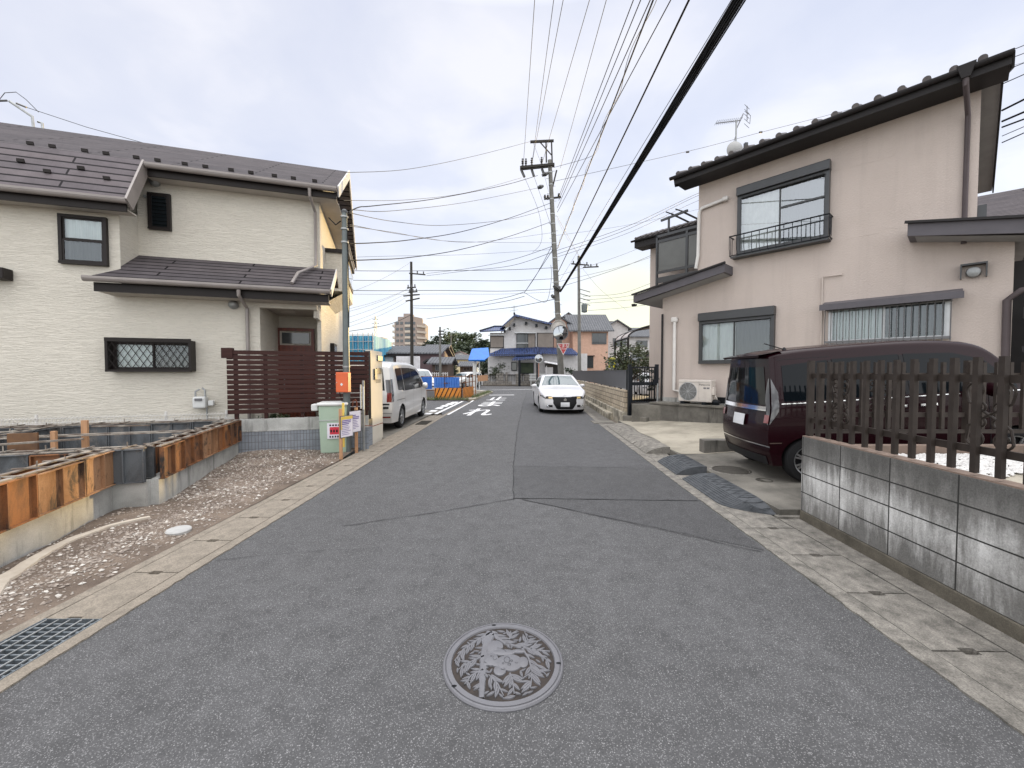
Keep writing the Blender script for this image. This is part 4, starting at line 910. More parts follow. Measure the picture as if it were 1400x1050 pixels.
# ------------------------------------------------------------ white wire fence at the lot line
f = thing('wire_fence', 'low white wire mesh fence along the base of the cream house', 'fence', HL.W(0, -.38, 0), HL.rz)
mb = MB()
for z in (.25, .4, .55, .72, .79): mb.tube([(-9.3, 0, z), (-.15, 0, z)], .005, 5)
x = -9.3
while x < -.15: mb.tube([(x, 0, .05), (x, 0, .74), (x+.025, -.012, .79), (x+.05, 0, .82)], .004, 4); x += .05
mb.build('mesh', 'pvc_white', f)
for px in (48, 226, 309):
    x = HL.x(px, -.38, 575); mb = MB(); mb.tube([(x, .03, 0), (x, .03, .86)], .022, 8); mb.bar((x-.16, .01, .69), (x+.16, .01, .69), .03, .02); mb.build('post', 'pvc_white', f)
# ------------------------------------------------------------ block wall + louvre fence in front of the porch
yF = -.62
xf0 = HL.x(312, yF, 560); xf1 = HL.x(505, yF, 540)
f = thing('block_wall', 'low wall of narrow grey blocks with a concrete cap beneath the brown louvre fence', 'wall', HL.W(0, yF, 0), HL.rz)
xw1 = xf1-.02
mb = MB(); mb.box(xf0+.0, xw1, -.06, .06, -.1, .46); mb.build('block_courses', 'block_grey', f); mb = MB(); mb.box(xf0+.0, xw1, -.05, .05, .485, .70); mb.build('concrete_top', 'concrete', f); mb = MB(); mb.box(xf0-.01, xw1+.01, -.07, .07, .461, .484); mb.build('coping', 'concrete', f)
f = thing('louvre_fence', 'dark reddish-brown horizontal louvre fence in front of the porch', 'fence', HL.W(0, yF, 0), HL.rz)
lv0, lv1, ns = .80, 2.01, 13; pt = (lv1-lv0)/ns
for i in range(ns):
    mb = MB(); z = lv0+pt*i; mb.box(xf0, xf1, -.035, -.012, z+.004, z+pt*.87); mb.build('slat', 'louvre', f)
for x in (xf0+.13, xf0+.62, (xf0+xf1)/2, xf1-.8, xf1-.06):
    mb = MB(); mb.box(x-.03, x+.03, -.010, .05, .70, 2.0); mb.build('post', 'louvre', f)
mb = MB(); mb.box(xf0-.08, xf0+.10, -.05, .06, lv1-.16, lv1+.03); mb.build('end_cap', 'louvre', f)
# plants behind the fence base
def leafy(mb, c, rad, n, size, rnd, shape=1.0, up=.35, lo=0.):
    """n leaf faces in clumps inside an ellipsoid"""
    cl = []; k = max(6, n//55)
    for _ in range(k):
        while True:
            v = Vector((rnd.uniform(-1, 1), rnd.uniform(-1, 1), rnd.uniform(-1, 1)))
            if .35 < v.length < 1: break
        v = v.normalized()*(v.length**.6)
        cl.append((Vector((c[0]+v.x*rad[0]*.82, c[1]+v.y*rad[1]*.82, c[2]+v.z*rad[2]*.82)), rnd.uniform(.16, .36)))
    for i in range(n):
        q, r_ = cl[i % k]; m_ = (rad[0]+rad[1]+rad[2])/3*r_
        p = q+Vector((rnd.gauss(0, m_*.6), rnd.gauss(0, m_*.6), rnd.gauss(0, m_*.42)))
        if p.z < lo: continue
        a = Vector((rnd.uniform(-1, 1), rnd.uniform(-1, 1), rnd.uniform(-.5, .5)+.0)).normalized(); nrm = Vector((rnd.uniform(-1, 1), rnd.uniform(-1, 1), rnd.uniform(0, 1)+up)).normalized()
        b = nrm.cross(a)
        if b.length < .1: continue
        b.normalize(); s = size*rnd.uniform(.6, 1.3)
        mb.add([p-a*s, p+b*s*.42, p+a*s, p-b*s*.42], [(0, 1, 2, 3)])
def plant(name, label, cat, loc, rad, h0, n, size, m, seed, trunk=.03, group=None, limbs=5):
    rnd = random.Random(seed); t = thing(name, label, cat, loc, 0, group); mb = MB(); leafy(mb, (0, 0, h0+rad[2]), rad, n, size, rnd); mb.build('crown' if trunk else 'foliage', m, t)
    if trunk:
        tr = MB(); tr.tube([(0, 0, -.05), (.02*rad[0], 0, h0*.6), (-.03*rad[0], 0, h0+rad[2]*.7), (0, 0, h0+rad[2]*1.3)], [trunk, trunk*.8, trunk*.55, trunk*.2], 8)
        for i in range(limbs):
            a = i*2.4+seed; z = h0+rad[2]*(.1+.25*(i % 3)); tr.tube([(0, 0, z), (rad[0]*.35*math.cos(a), rad[1]*.35*math.sin(a), z+rad[2]*.35), (rad[0]*.75*math.cos(a+.2), rad[1]*.75*math.sin(a+.2), z+rad[2]*.8)], [trunk*.5, trunk*.3, trunk*.1], 6)
        tr.build('trunk', 'bark', t)
    return t
w_ = HL.W(HL.x(370, yF+.3, 565), yF+.3, 0); plant('shrub', 'low green shrub peeping out beneath the brown louvre fence', 'shrub', (w_.x, w_.y, .45), (.42, .13, .14), .08, 500, .035, 'leaf', 3, trunk=.015)
# ============================================================ STREET FURNITURE ON THE LEFT VERGE
def V(px, py, Y): return At(px, py, Y)
p = V(474, 540, 7.75); t = thing('service_pole', 'slim grey-green steel pole with an orange box, beside the louvre fence', 'pole', (p.x, p.y, 0))
mb = MB(); zt = PZ(289, 7.75); mb.tube([(0, 0, -.1), (0, 0, .9), (0, 0, zt)], [.070, .064, .048], 16); mb.build('pole_shaft', 'steel_pole', t, smooth=50)
mb = MB(); mb.lathe([(.054, zt-.03), (.056, zt+.01), (.03, zt+.035), (.005, zt+.04)], 14); mb.build('cap', 'alu_dark', t, smooth=50)
for z in (zt-.12, zt-.35, zt-.6, 1.68, 1.2): mb = MB(); mb.lathe([(.068, z), (.068, z+.03)], 14); mb.build('strap', 'galv', t)
mb = MB(); mb.tube([(-.05, -.05, zt-.2), (-.16, -.02, zt-.26), (-.3, 0, zt-.12)], .012, 6); mb.tube([(.05, 0, zt-.3), (.07, 0, zt-1.6), (.06, 0, zt-2.2)], .008, 6); mb.tube([(-.06, -.05, 1.5), (-.16, -.05, 1.36), (-.06, -.05, 1.0)], .008, 6); mb.build('wire_loop', 'cable', t)
z0, z1 = PZ(536, 7.67), PZ(509, 7.67)
mb = MB(); mb.box(-.115, .115, -.22, -.07, z0, z1); bx = mb.build('meter_box', 'orange_box', t, bev=.012)
mb = MB(); mb.box(-.105, .105, -.226, -.221, z0+.012, z1-.012); mb.build('box_door', 'orange_box', bx, bev=.002)
mb = MB(); mb.prism([(0, z0+.12), (.028, z0+.15), (0, z0+.18), (-.028, z0+.15)], -.229, -.227, 'y'); mb.build('diamond_mark', 'white_plastic', bx)
mb = MB(); mb.lathe([(.008, -.229), (.008, -.236)], 10, (-.09, 0, (z0+z1)/2), 'y'); mb.build('lock', 'alu_silver', bx)
# green bin cabinet
p = V(458, 600, 7.8); t = thing('storage_cabinet', 'pale green upright plastic cabinet with a grey lid and red notice', 'cabinet', (p.x, p.y, .05), HL.rz-.05)
mb = MB(); mb.add([(-.225, -.2, 0), (.225, -.2, 0), (.225, .2, 0), (-.225, .2, 0), (-.25, -.22, .90), (.25, -.22, .90), (.25, .22, .90), (-.25, .22, .90)], [(3, 2, 1, 0), (4, 5, 6, 7), (0, 1, 5, 4), (1, 2, 6, 5), (2, 3, 7, 6), (3, 0, 4, 7)]); b_ = mb.build('cabinet_body', 'green_box', t, bev=.02)
mb = MB(); mb.box(-.262, .262, -.222, -.205, .62, .635); mb.build('seam', 'grey_plastic', b_)
mb = MB(); mb.box(-.28, .27, -.26, .24, .90, .965); mb.build('lid', 'white_plastic', t, bev=.03); mb = MB(); mb.box(-.40, -.28, -.1, .1, .80, .93); mb.build('hinge', 'white_plastic', t, bev=.02)
mb = MB(); mb.box(-.10, .22, -.226, -.216, .28, .575); n_ = mb.build('notice', 'poster', t)
mb = MB(); mb.box(-.055, .20, -.2275, -.2265, .36, .50); mb.build('red_print', 'poster_red', n_)
mb = MB()
for i in range(5): mb.box(-.06+.045*i, -.035+.045*i, -.229, -.228, .30, .335); mb.box(-.06+.05*i, -.03+.05*i, -.2290, -.228, .52, .55); mb.box(-.045+.05*i, -.015+.05*i, -.2292, -.2285, .40, .45)
mb.build('print', 'ink', n_)
# notice board on two timber posts
pa, pb = G(468, 629), G(489, 620); d = (pb-pa); L = d.length; rz = math.atan2(d.y, d.x)
t = thing('notice_board', 'two small posters on timber posts at the edge of the gravel lot', 'notice board', pa, rz)
for x in (0, L): mb = MB(); mb.box(x-.022, x+.022, 0, .045, -.1, .93 if x == 0 else .90); mb.build('post', 'wood', t)
for k, (xc, w2, z0, z1, m_) in enumerate(((.10, .15, .40, .80, 'poster'), (L-.17, .15, .44, .86, 'poster'))):
    mb = MB(); mb.box(-w2, w2, -.012, 0, z0, z1); b_ = mb.build('board', 'alu_dark', t, loc=(xc, -.03, 0), rz=-.30)
    mb = MB(); mb.box(-w2+.008, w2-.008, -.015, -.013, z0+.012, z1-.012); mb.build('poster', m_, b_)
    if k == 0: mb = MB(); mb.box(-w2+.01, w2-.01, -.017, -.016, z1-.07, z1-.015); mb.box(-w2+.01, -w2+.04, -.017, -.016, z0+.15, z1-.07); mb.build('yellow_header', 'poster_yellow', b_)
    mb = MB(); rn = random.Random(k)
    for i in range(9):
        z = z1-.10-.031*i; mb.box(-w2+.03, -w2+.03+(2*w2-.06)*rn.uniform(.5, 1), -.0185, -.0175, z, z+(.018 if i < 3 else .009))
    mb.build('print', 'ink_purple', b_)
mb = MB(); mb.box(L*.3, L*.3+.02, .05, .09, .2, 1.02); mb.build('yellow_tag', 'poster_yellow', t)
# thin pipe post with white insulators
p = V(497, 560, 8.05); t = thing('pipe_post', 'thin galvanised pipe post with two white strips, beside the gate pillar', 'post', (p.x, p.y, 0))
mb = MB(); mb.tube([(0, 0, -.05), (0, 0, 1.42)], .024, 10); mb.build('pipe', 'galv', t, smooth=50)
mb = MB(); mb.box(-.055, -.035, -.03, .0, .86, 1.34); mb.box(.0, .03, -.034, -.026, .84, 1.30); mb.build('white_strip', 'white_plastic', t)
mb = MB(); mb.tube([(-.02, 0, .52), (.18, .05, .50), (.36, .1, .56)], .008, 6); mb.tube([(-.22, 0, .9), (-.21, 0, 1.0), (-.16, 0, 1.04), (-.13, 0, .98), (-.13, 0, .1)], .014, 6); mb.build('conduit', 'hose', t)
p = G(486, 611); t = thing('hose_coil', 'rusty brown coil of hose standing behind the timber notice posts', 'hose', (p.x, p.y+.15, .18), .5)
mb = MB(); rn = random.Random(2)
for k in range(9):
    r_ = .13+.012*(k % 4); oy = rn.uniform(-.07, .07); ph = rn.uniform(0, 6); mb.tube([(r_*math.cos(a/16*6.283), oy+.03*math.sin(a/8*3.14+ph), r_*math.sin(a/16*6.283)) for a in range(16)], .010, 6, True)
mb.build('coil', 'hose', t)
mb = MB(); p = V(500, 600, 8.5); t = thing('short_wall', 'short stub of grey block wall beside the gate pillar', 'wall', (p.x-.06, 8.35, 0)); mb.box(-.16, .12, -.05, .4, -.05, .44); mb.build('block_courses', 'block_grey', t); mb = MB(); mb.box(-.16, .12, -.05, .4, .50, .58); mb.box(.05, .12, -.04, .4, .44, .5); mb.build('coping', 'alu_dark', t)
# gate pillar
t = thing('gate_pillar', 'tall cream gate pillar with letter slot at the edge of the gutter', 'pillar', (-3.10, 8.84, 0), R(1.2))
mb = MB(); mb.box(-.12, 0, 0, .84, -.1, 2.07); mb.build('pillar_body', 'pillar_cream', t, bev=.006)
mb = MB(); mb.box(-.135, -.122, -.012, .85, -.1, 2.05); mb.box(-.135, -.0, -.012, -.002, -.1, 2.05); mb.build('edge_trim', 'alu_dark', t)
mb = MB(); mb.box(.001, .03, .42, .78, 1.84, 1.98); mb.build('intercom', 'alu_grey', t, bev=.015)
mb = MB(); mb.box(.001, .035, .18, .34, 1.42, 1.66); mb.box(.001, .012, .38, .76, 1.55, 1.68); mb.build('letter_slot', 'alu_dark', t, bev=.004)
mb = MB()
for i in range(5): mb.box(.001, .004, .34+.075*i, .39+.075*i, 1.34, 1.42)
mb.build('nameplate', 'ink_grey', t)
# ============================================================ RIGHT HOUSE
HR = Frame((4.62, 12.4), (.665, -.7467))
H2 = thing('house', 'two-storey pinkish-beige stucco house with dark tiled eaves, right of the street', 'house', HR.o, HR.rz)
xu0 = HR.x(955, 0, 300); xu1 = HR.x(1339, 0, 200); xl1 = HR.x(1385, 0, 400); _, zE = HR.p(1000, 250, 0)
zE = HR.p(955, 262, 0)[1]; zEave = HR.p(1100, 178, -.6)[1]
x0r = HR.x(920, -.62, 245); x1r = HR.x(1386, -.62, 85); D2 = 5.6
zLo = HR.p(960, 404, 0)[1]
mb = MB(); mb.box(xu0, xu1, 0, D2, 3.2, zEave-.02); mb.box(0, xl1, 0, D2-.02, -.1, 3.2); mb.build('wall', 'stucco', H2)
xg = xl1
# wing at the back left
yW = 2.6; xw0 = HR.x(888, yW, 450); xw1 = xu0+.0; zW = HR.p(888, 338, yW)[1]
mb = MB(); mb.box(xw0, .0, yW, D2+1.5, -.1, 3.2); mb.box(xw0, xu0, yW, D2+1.5, 3.2, zW+.12); mb.build('wing_wall', 'stucco', H2)
# main roof
pitch = .42; yr = 3.1; ze = zEave+.02
mb = MB(); roofslab(mb, x0r+.05, x1r-.02, -.60, ze, yr, ze+pitch*(yr+.6), .14); roofslab(mb, x0r+.05, x1r-.02, 2*yr+.6, ze, yr, ze+pitch*(yr+.6), .14); mb.build('roof', 'kawara_grey', H2)
mb = MB(); mb.prism([(0.0, ze-.16), (D2, ze-.16), (yr, ze-.16+pitch*2.9)], xu0+.001, xu0+.12, 'x'); mb.prism([(0.0, ze-.16), (D2, ze-.16), (yr, ze-.16+pitch*2.9)], xu1-.12, xu1-.001, 'x'); mb.build('gable_wall', 'stucco', H2)
mb = MB(); mb.box(x0r+.05, x1r-.02, -.64, -.602, ze-.21, ze-.01); mb.build('fascia', 'fascia_brown', H2)
mb = MB(); mb.box(x0r+.06, x1r-.03, -.60, -.001, ze-.19, ze-.165); mb.build('soffit', 'fascia_brown', H2)
for x, nm in ((x1r, 'verge'), (x0r+.04, 'verge')):
    mb = MB(); mb.bar((x, -.60, ze-.13), (x, yr, ze-.13+pitch*(yr+.6)), .03, .26); mb.bar((x, yr, ze-.13+pitch*(yr+.6)), (x, 2*yr+.6, ze-.13), .03, .26); mb.build('bargeboard', 'fascia_brown', H2)
mb = MB(); mb.add([(xu1, -.58, ze-.16), (x1r-.02, -.58, ze-.16), (x1r-.02, yr, ze-.16+pitch*(yr+.58)), (xu1, yr, ze-.16+pitch*(yr+.58))], [(3, 2, 1, 0)])
mb.add([(xu1, yr, ze-.17+pitch*(yr+.58)), (x1r-.02, yr, ze-.17+pitch*(yr+.58)), (x1r-.02, 2*yr+.58, ze-.17), (xu1, 2*yr+.58, ze-.17)], [(3, 2, 1, 0)]); mb.build('verge_soffit', 'verge_grey', H2)
def half_gutter(parent, x0, x1, y, z, r, m):
    mb = MB(); n = 10; rows = []
    for s in range(n+1):
        a = math.pi*.95+math.pi*1.1*s/n; rows.append([(x0, y+r*math.cos(a), z+r*math.sin(a)), (x1, y+r*math.cos(a), z+r*math.sin(a))])
    mb.grid(rows); mb.grid([[(p[0], p[1]*1.0+.004, p[2]+.004) for p in rr] for rr in rows][::-1])
    for x in (x0, x1): mb.prism([(y+r*math.cos(math.pi+math.pi*s/n), z+r*math.sin(math.pi+math.pi*s/n)) for s in range(n+1)], x-.004, x+.004, 'x')
    return mb.build('gutter', m, parent, smooth=50)
half_gutter(H2, x0r-.04, x1r+.0, -.70, ze-.03, .062, 'fascia_brown')
def tile_row(parent, x0, x1, y, z, step, r, m, pitch=.42, depth=.5):
    mb = MB(); x = x0+step/2
    while x < x1:
        mb.tube([(x, y, z), (x, y+depth, z+pitch*depth)], r, 10); mb.lathe([(r*1.12, -.03), (r*1.16, 0.), (r*.2, .001)], 12, (x, y, z), 'y'); x += step
    rows = []; n = int((x1-x0)/step*6)
    for k in range(2):
        yy = y+depth*k; rows.append([(x0+(x1-x0)*i/n, yy, z+pitch*depth*k-.02-.018*abs(math.cos(math.pi*((x0+(x1-x0)*i/n-x0)/step)))) for i in range(n+1)])
    mb.grid(rows)
    rows2 = [[(p[0], p[1], p[2]-.05) for p in rows[0]], rows[0]]; mb.grid(rows2)
    return mb.build('eave_tiles', m, parent, smooth=50)
tile_row(H2, x0r, x1r-.3, -.66, ze+.045, .345, .055, 'kawara_brown')
# corner hopper and downpipe on the facade
xd = HR.x(1321, -.65, 100); xd2 = HR.x(1322, -.06, 200)
mb = MB(); mb.add([(xd-.12, -.78, ze+.02), (xd+.12, -.78, ze+.02), (xd+.12, -.58, ze+.02), (xd-.12, -.58, ze+.02), (xd-.055, -.74, ze-.2), (xd+.055, -.74, ze-.2), (xd+.055, -.62, ze-.2), (xd-.055, -.62, ze-.2)], [(0, 1, 2, 3), (7, 6, 5, 4), (4, 5, 1, 0), (5, 6, 2, 1), (6, 7, 3, 2), (7, 4, 0, 3)]); mb.build('rain_hopper', 'fascia_brown', H2)
P('pipe_brown', (.10, .082, .085), .45)
pipe(H2, [(xd, -.68, ze-.18), (xd, -.68, ze-.30), (xd2, -.06, ze-.62), (xd2, -.06, 4.3), (xd2, -.06, 4.05)], .042, 'pipe_brown')
xd3 = HR.x(1376, -.06, 430)
pipe(H2, [(xd3+.02, -.06, -.0), (xd3, -.06, 2.9), (xd3+.16, -.08, 3.05), (xd3+.4, -.08, 3.1)], .055, 'pipe_brown')
# stucco is one sheet with shuttered windows
def shutter_window(a, y=0, box=.26, rail=False, glass='glass', cur=('curtain', 'curtain_dim'), mid=None):
    x0, x1, z0, z1 = a; f = window(H2, x0+.07, x1-.07, z0+.06, z1-box, y=y, m='alu_dark', panes=2, cur=cur, depth=.13, fw=.07, glass=glass)
    mb = MB(); mb.box(x0-.01, x1+.01, y-.20, y-.002, z1-box+.071, z1+.02); mb.box(x0-.01, x1+.01, y-.17, y-.002, z1+.022, z1+.04); mb.build('shutter_box', 'alu_dark', f, bev=.012)
    mb = MB(); mb.tube([(x0+.1, y-.16, z1-box-.0), (x1-.1, y-.16, z1-box-.0)], .022, 8); mb.build('shutter_roll', 'alu_dark', f)
    if mid:
        mb = MB(); mb.box((x0+x1)/2, x1-.08, y-.13, y-.10, mid-.02, mid+.02); mb.build('sash_bar', 'alu_dark', f)
    return f
a = wpx(HR, 958, 425, 1060, 496); a = (a[0], a[1], HR.p(960, 497, 0)[1], HR.p(960, 431, 0)[1]); shutter_window(a)
za_, zb_ = HR.p(1008, 353, 0)[1], HR.p(1008, 262, 0)[1]; a = (HR.x(1010, 0, 310), HR.x(1135, 0, 280), za_+.05, zb_); f = shutter_window(a, glass='glass_sky', cur=('blind', 'curtain_dim'), mid=za_+1.0)
mb = MB(); x0, x1 = a[0]-.12, a[1]+.05; rz0, rz1 = za_+.02, za_+.52
mb.tube([(x0, -.02, rz1), (x0, -.30, rz1), (x1, -.30, rz1), (x1, -.02, rz1)], .018, 8); mb.tube([(x0, -.02, rz0), (x0, -.28, rz0), (x1, -.28, rz0), (x1, -.02, rz0)], .014, 8)
for i in range(13):
    x = x0+(x1-x0)*i/12; mb.tube([(x, -.30, rz1), (x, -.30, rz0+.18), (x, -.25, rz0+.03), (x, -.10, rz0-.03)], .009, 6)
for x in (x0, x1):
    for i in range(1, 3): mb.tube([(x, -.3*i/3, rz1), (x, -.3*i/3, rz0+.05)], .009, 6)
mb.build('balcony_rail', 'alu_black', f)
mb = MB(); mb.box(x0+.02, x1-.02, -.27, -.0, rz0-.06, rz0-.02); mb.build('rail_tray', 'alu_dark', f)
# barred window with awning
za_, zb_ = HR.p(1135, 466, 0)[1], HR.p(1135, 424, 0)[1]; a = (HR.x(1137, 0, 440), HR.x(1294, 0, 440), za_-.02, zb_-.02)
f = window(H2, *a, m='alu_silver', panes=2, cur=('curtain', 'curtain_dim'), depth=.09, fw=.045)
mb = MB(); x0, x1 = a[0]-.08, a[1]+.06; z0, z1 = a[2]-.08, a[3]+.06; yy = -.22
for z in (z0+.06, z1-.06): mb.box(x0, x1, yy-.012, yy+.006, z-.02, z+.02)
for i in range(19): x = x0+(x1-x0)*i/18; mb.tube([(x, yy-.014, z0-.02), (x, yy-.014, z1)], .009, 6)
for x in (x0, x1):
    for z in (z0+.06, z1-.06): mb.tube([(x, yy, z), (x, 0, z)], .014, 6)
mb.build('window_bars', 'alu_grey', f)
za_ = HR.p(1125, 418, -.38)[1]; x0, x1 = HR.x(1122, -.38, 420), HR.x(1316, -.38, 405)
mb = MB(); mb.add([(x0, -.38, za_-.06), (x1, -.38, za_-.06), (x1, 0, za_+.06), (x0, 0, za_+.06), (x0, -.38, za_+.0), (x1, -.38, za_+.0), (x1, 0, za_+.12), (x0, 0, za_+.12)], [(3, 2, 1, 0), (4, 5, 6, 7), (0, 1, 5, 4), (1, 2, 6, 5), (3, 0, 4, 7), (2, 3, 7, 6)])
mb.box(x0-.02, x1+.02, -.41, -.382, za_-.11, za_+.02); mb.build('window_awning', 'fascia_grey', H2)
for pts in (((1118, 238), (1150, 232), (1190, 222), (1222, 213), (1228, 200)), ((1140, 331), (1165, 325), (1200, 319), (1212, 312), (1238, 311)), ((1073, 392), (1078, 375), (1079, 360))):
    q = [HR.p(px, py, 0) for px, py in pts]; mb = MB(); mb.tube([(x, .002, z) for x, z in q], .006, 6); mb.build('crack_repair', 'stucco', H2)
# vent hood box
x, z = HR.p(1331, 372, 0); mb = MB(); mb.box(x-.17, x+.17, -.16, -.0, z+.12, z+.15); mb.box(x-.17, x-.15, -.16, 0, z-.12, z+.12); mb.box(x+.15, x+.17, -.16, 0, z-.12, z+.12); v_ = mb.build('vent_box', 'alu_dark', H2)
mb = MB(); mb.lathe([(.10, -.005), (.10, -.06), (.09, -.10), (.04, -.12)], 18, (x, 0, z-.01), 'y'); mb.build('vent_cap', 'galv', v_, smooth=50)
# white pipes
x, z = HR.p(992, 272, -.06); xb = HR.x(957, -.06, 300)
mb = MB(); mb.cbox((x, -.07, z), (.14, .13, .12)); mb.build('duct_cap', 'pvc_white', H2, bev=.03)
zp = HR.p(957, 283, -.06)[1]; zq = HR.p(957, 354, -.06)[1]
pipe(H2, [(x, -.07, z), (xb+.05, -.07, z-.06), (xb-.02, -.07, z-.16), (xb-.04, -.06, zq+.1), (xb-.10, -.05, zq-.25)], .045, 'pvc_white', 'duct_pipe')
x, z = HR.p(1152, 375, -.03); x2 = HR.x(1124, -.03, 400); pipe(H2, [(x, -.03, z), (x2, -.03, z-.0), (x2, -.03, 1.0)], .018, 'pvc_cream', 'cable_pipe')
x, z = HR.p(922, 437, -.08); mb = MB(); mb.cbox((x, -.07, z), (.18, .12, .15)); mb.build('duct_cap', 'pvc_white', H2, bev=.03)
pipe(H2, [(x, -.06, z), (x, -.06, 1.05), (x+.25, -.1, 1.0)], .05, 'pvc_white', 'duct_pipe')
pipe(H2, [(.02, -.05, 3.35), (.02, -.05, .6)], .032, 'fascia_brown')
# lean-to roofs with sloping verges
def leanto(pa, pb, y0, y1, th, up_left=True):
    xa, za = HR.p(*pa, y0); xb, zb = HR.p(*pb, y0)
    mb = MB(); mb.add([(xa, y0, za), (xb, y0, zb), (xb, y1, zb), (xa, y1, za), (xa, y0, za-th), (xb, y0, zb-th), (xb, y1, zb-th), (xa, y1, za-th)], [(0, 1, 2, 3), (7, 6, 5, 4), (4, 5, 1, 0), (5, 6, 2, 1), (6, 7, 3, 2), (7, 4, 0, 3)])
    r_ = mb.build('lean_to_roof', 'fascia_grey', H2)
    mb = MB(); mb.bar((xa-.04, y0-.03, za+.02), (xb+.02, y0-.03, zb+.02), .06, .045); mb.build('verge_cap', 'fascia_brown', r_)
    mb = MB(); d = .012; mb.add([(xa+.06, y0+.06, za-th-d), (xb-.06, y0+.06, zb-th-d), (xb-.06, y1, zb-th-d), (xa+.06, y1, za-th-d)], [(3, 2, 1, 0)]); mb.build('soffit', 'verge_grey', r_)
    return xa, za, xb, zb
xa, za, xb, zb = leanto((866, 404), (991, 360), -.55, 3.6, .22)
half_gutter(H2, xa-.12, xa-.0, -.4, za-.25, .06, 'fascia_brown')
lr_ = leanto((1241, 305), (1425, 297), -.60, 3.6, .25)
zrr = lambda x: lr_[1]+(lr_[3]-lr_[1])*(x-lr_[0])/(lr_[2]-lr_[0])-.25
# lower wall under the left lean-to climbs above 3.2 m
xk = xu0; mb = MB(); zk0 = za+(zb-za)*(0-xa)/(xb-xa)-.23; zk1 = za+(zb-za)*(xk-xa)/(xb-xa)-.23
mb.add([(0, 0.0, 3.2), (xk-.001, 0.0, 3.2), (xk-.001, 0.0, zk1), (0, 0.0, zk0), (0, 2.6, 3.2), (xk-.001, 2.6, 3.2), (xk-.001, 2.6, zk1), (0, 2.6, zk0)], [(0, 1, 2, 3), (5, 4, 7, 6), (4, 0, 3, 7), (3, 2, 6, 7)]); mb.build('side_wall', 'stucco', H2)
mb = MB(); mb.prism([(xu1+.001, 3.2), (xl1, 3.2), (xl1, zrr(xl1)-.02), (xu1+.001, zrr(xu1)-.02)], 0, D2-.05, 'y'); mb.build('side_wall', 'stucco', H2)
# wing roof, balcony
zz0 = HR.p(866, 329, yW-.55)[1]; xx0 = HR.x(866, yW-.55, 329)
mb = MB(); roofslab(mb, xx0+.04, xu0+.3, yW-.5, zz0-.02, yW+2, zz0+.9, .12); mb.build('wing_roof', 'red_tile', H2)
mb = MB(); mb.box(xx0+.04, xu0, yW-.54, yW-.502, zz0-.30, zz0-.03); mb.build('fascia', 'fascia_brown', H2); mb = MB(); mb.box(xx0+.06, xu0, yW-.50, yW-.001, zz0-.30, zz0-.27); mb.build('soffit', 'fascia_brown', H2)
half_gutter(H2, xx0-.06, xu0, yW-.60, zz0-.03, .05, 'fascia_brown'); tile_row(H2, xx0, xu0+.05, yW-.56, zz0+.05, .22, .04, 'kawara_brown', depth=.8)
mb = MB(); roofslab(mb, xx0+.1, xu0+.2, yW+.25, zz0+.40, yW+.3, zz0+.42, .02); rows = []
yb = 1.75; x0 = HR.x(897, yb, 350); x1 = xu0+.3; zt, zb2 = HR.p(897, 325, yb)[1], HR.p(897, 374, yb)[1]
f = MB(); f.box(x0, x0+.07, yb-.03, yb+.04, zb2-.55, zt+.06); f.box(x0, x1, yb-.03, yb+.04, zt-.03, zt+.06); f.box(x0+.07, x1, yb-.02, yb+.03, zt-.22, zt-.12); f.box(x0+.07, x1, yb-.02, yb+.03, zb2-.03, zb2+.06)
xm = HR.x(939, yb, 350); f.box(xm-.04, xm+.04, yb-.025, yb+.035, zb2-.4, zt-.03); f.box(x0+.07, x1, yb-.02, yb+.03, zb2-.36, zb2-.16)
b_ = f.build('balcony_frame', 'alu_dark', H2)
mb = MB(); mb.box(x0+.09, xm-.05, yb, yb+.01, zb2+.07, zt-.23); mb.build('panel', 'balcony_panel', b_); mb = MB(); mb.box(xm+.05, x1, yb, yb+.01, zb2+.07, zt-.23); mb.build('panel', 'balcony_panel', b_)
mb = MB(); xa_, za_ = HR.p(914, 300, yb); mb.box(xa_-.03, xa_+.03, yb, yb+.05, zt, za_+.08); xa0, z00 = HR.p(907, 302, yb); xa1, z01 = HR.p(936, 292, yb); mb.bar((xa0-.1, yb+.02, za_+.04), (xa1+.1, yb+.02, za_+.12), .06, .07)
for px in (918, 931): xx = HR.x(px, yb, 297); mb.bar((xx, yb+.0, za_+.16), (xx+.55, yb+.9, za_-.22), .035, .05); mb.bar((xx-.12, yb-.16, za_+.22), (xx, yb, za_+.16), .03, .03)
mb.build('drying_rack', 'alu_dark', b_)
mb = MB(); mb.box(x0, x1, yb+.04, yW-.002, zb2-.55, zb2-.45); mb.build('balcony_floor', 'alu_dark', H2)
# terrace (concrete base) in front
mb = MB(); zt_ = .64; mb.box(-.72, 3.6, -.62, -.002, -.1, zt_-.0); mb.box(-1.4, -.02, -.0, 1.6, -.1, zt_-.02)
t = thing('terrace', 'weathered concrete terrace along the foot of the beige house', 'terrace', HR.o, HR.rz); mb.build('terrace_base', 'concrete_dark', t, bev=.02)
mb = MB(); mb.box(-.05, 3.62, -.66, -.0, zt_+.003, zt_+.05); mb.build('terrace_top', 'slab', t)
mb = MB(); mb.box(-.75, .05, -.98, -.63, -.05, .26); mb.build('step', 'slab', t, bev=.02)
mb = MB(); mb.box(-.06, 6.6, -.02, -.001, .6, .82); mb.build('skirting', 'concrete', H2)
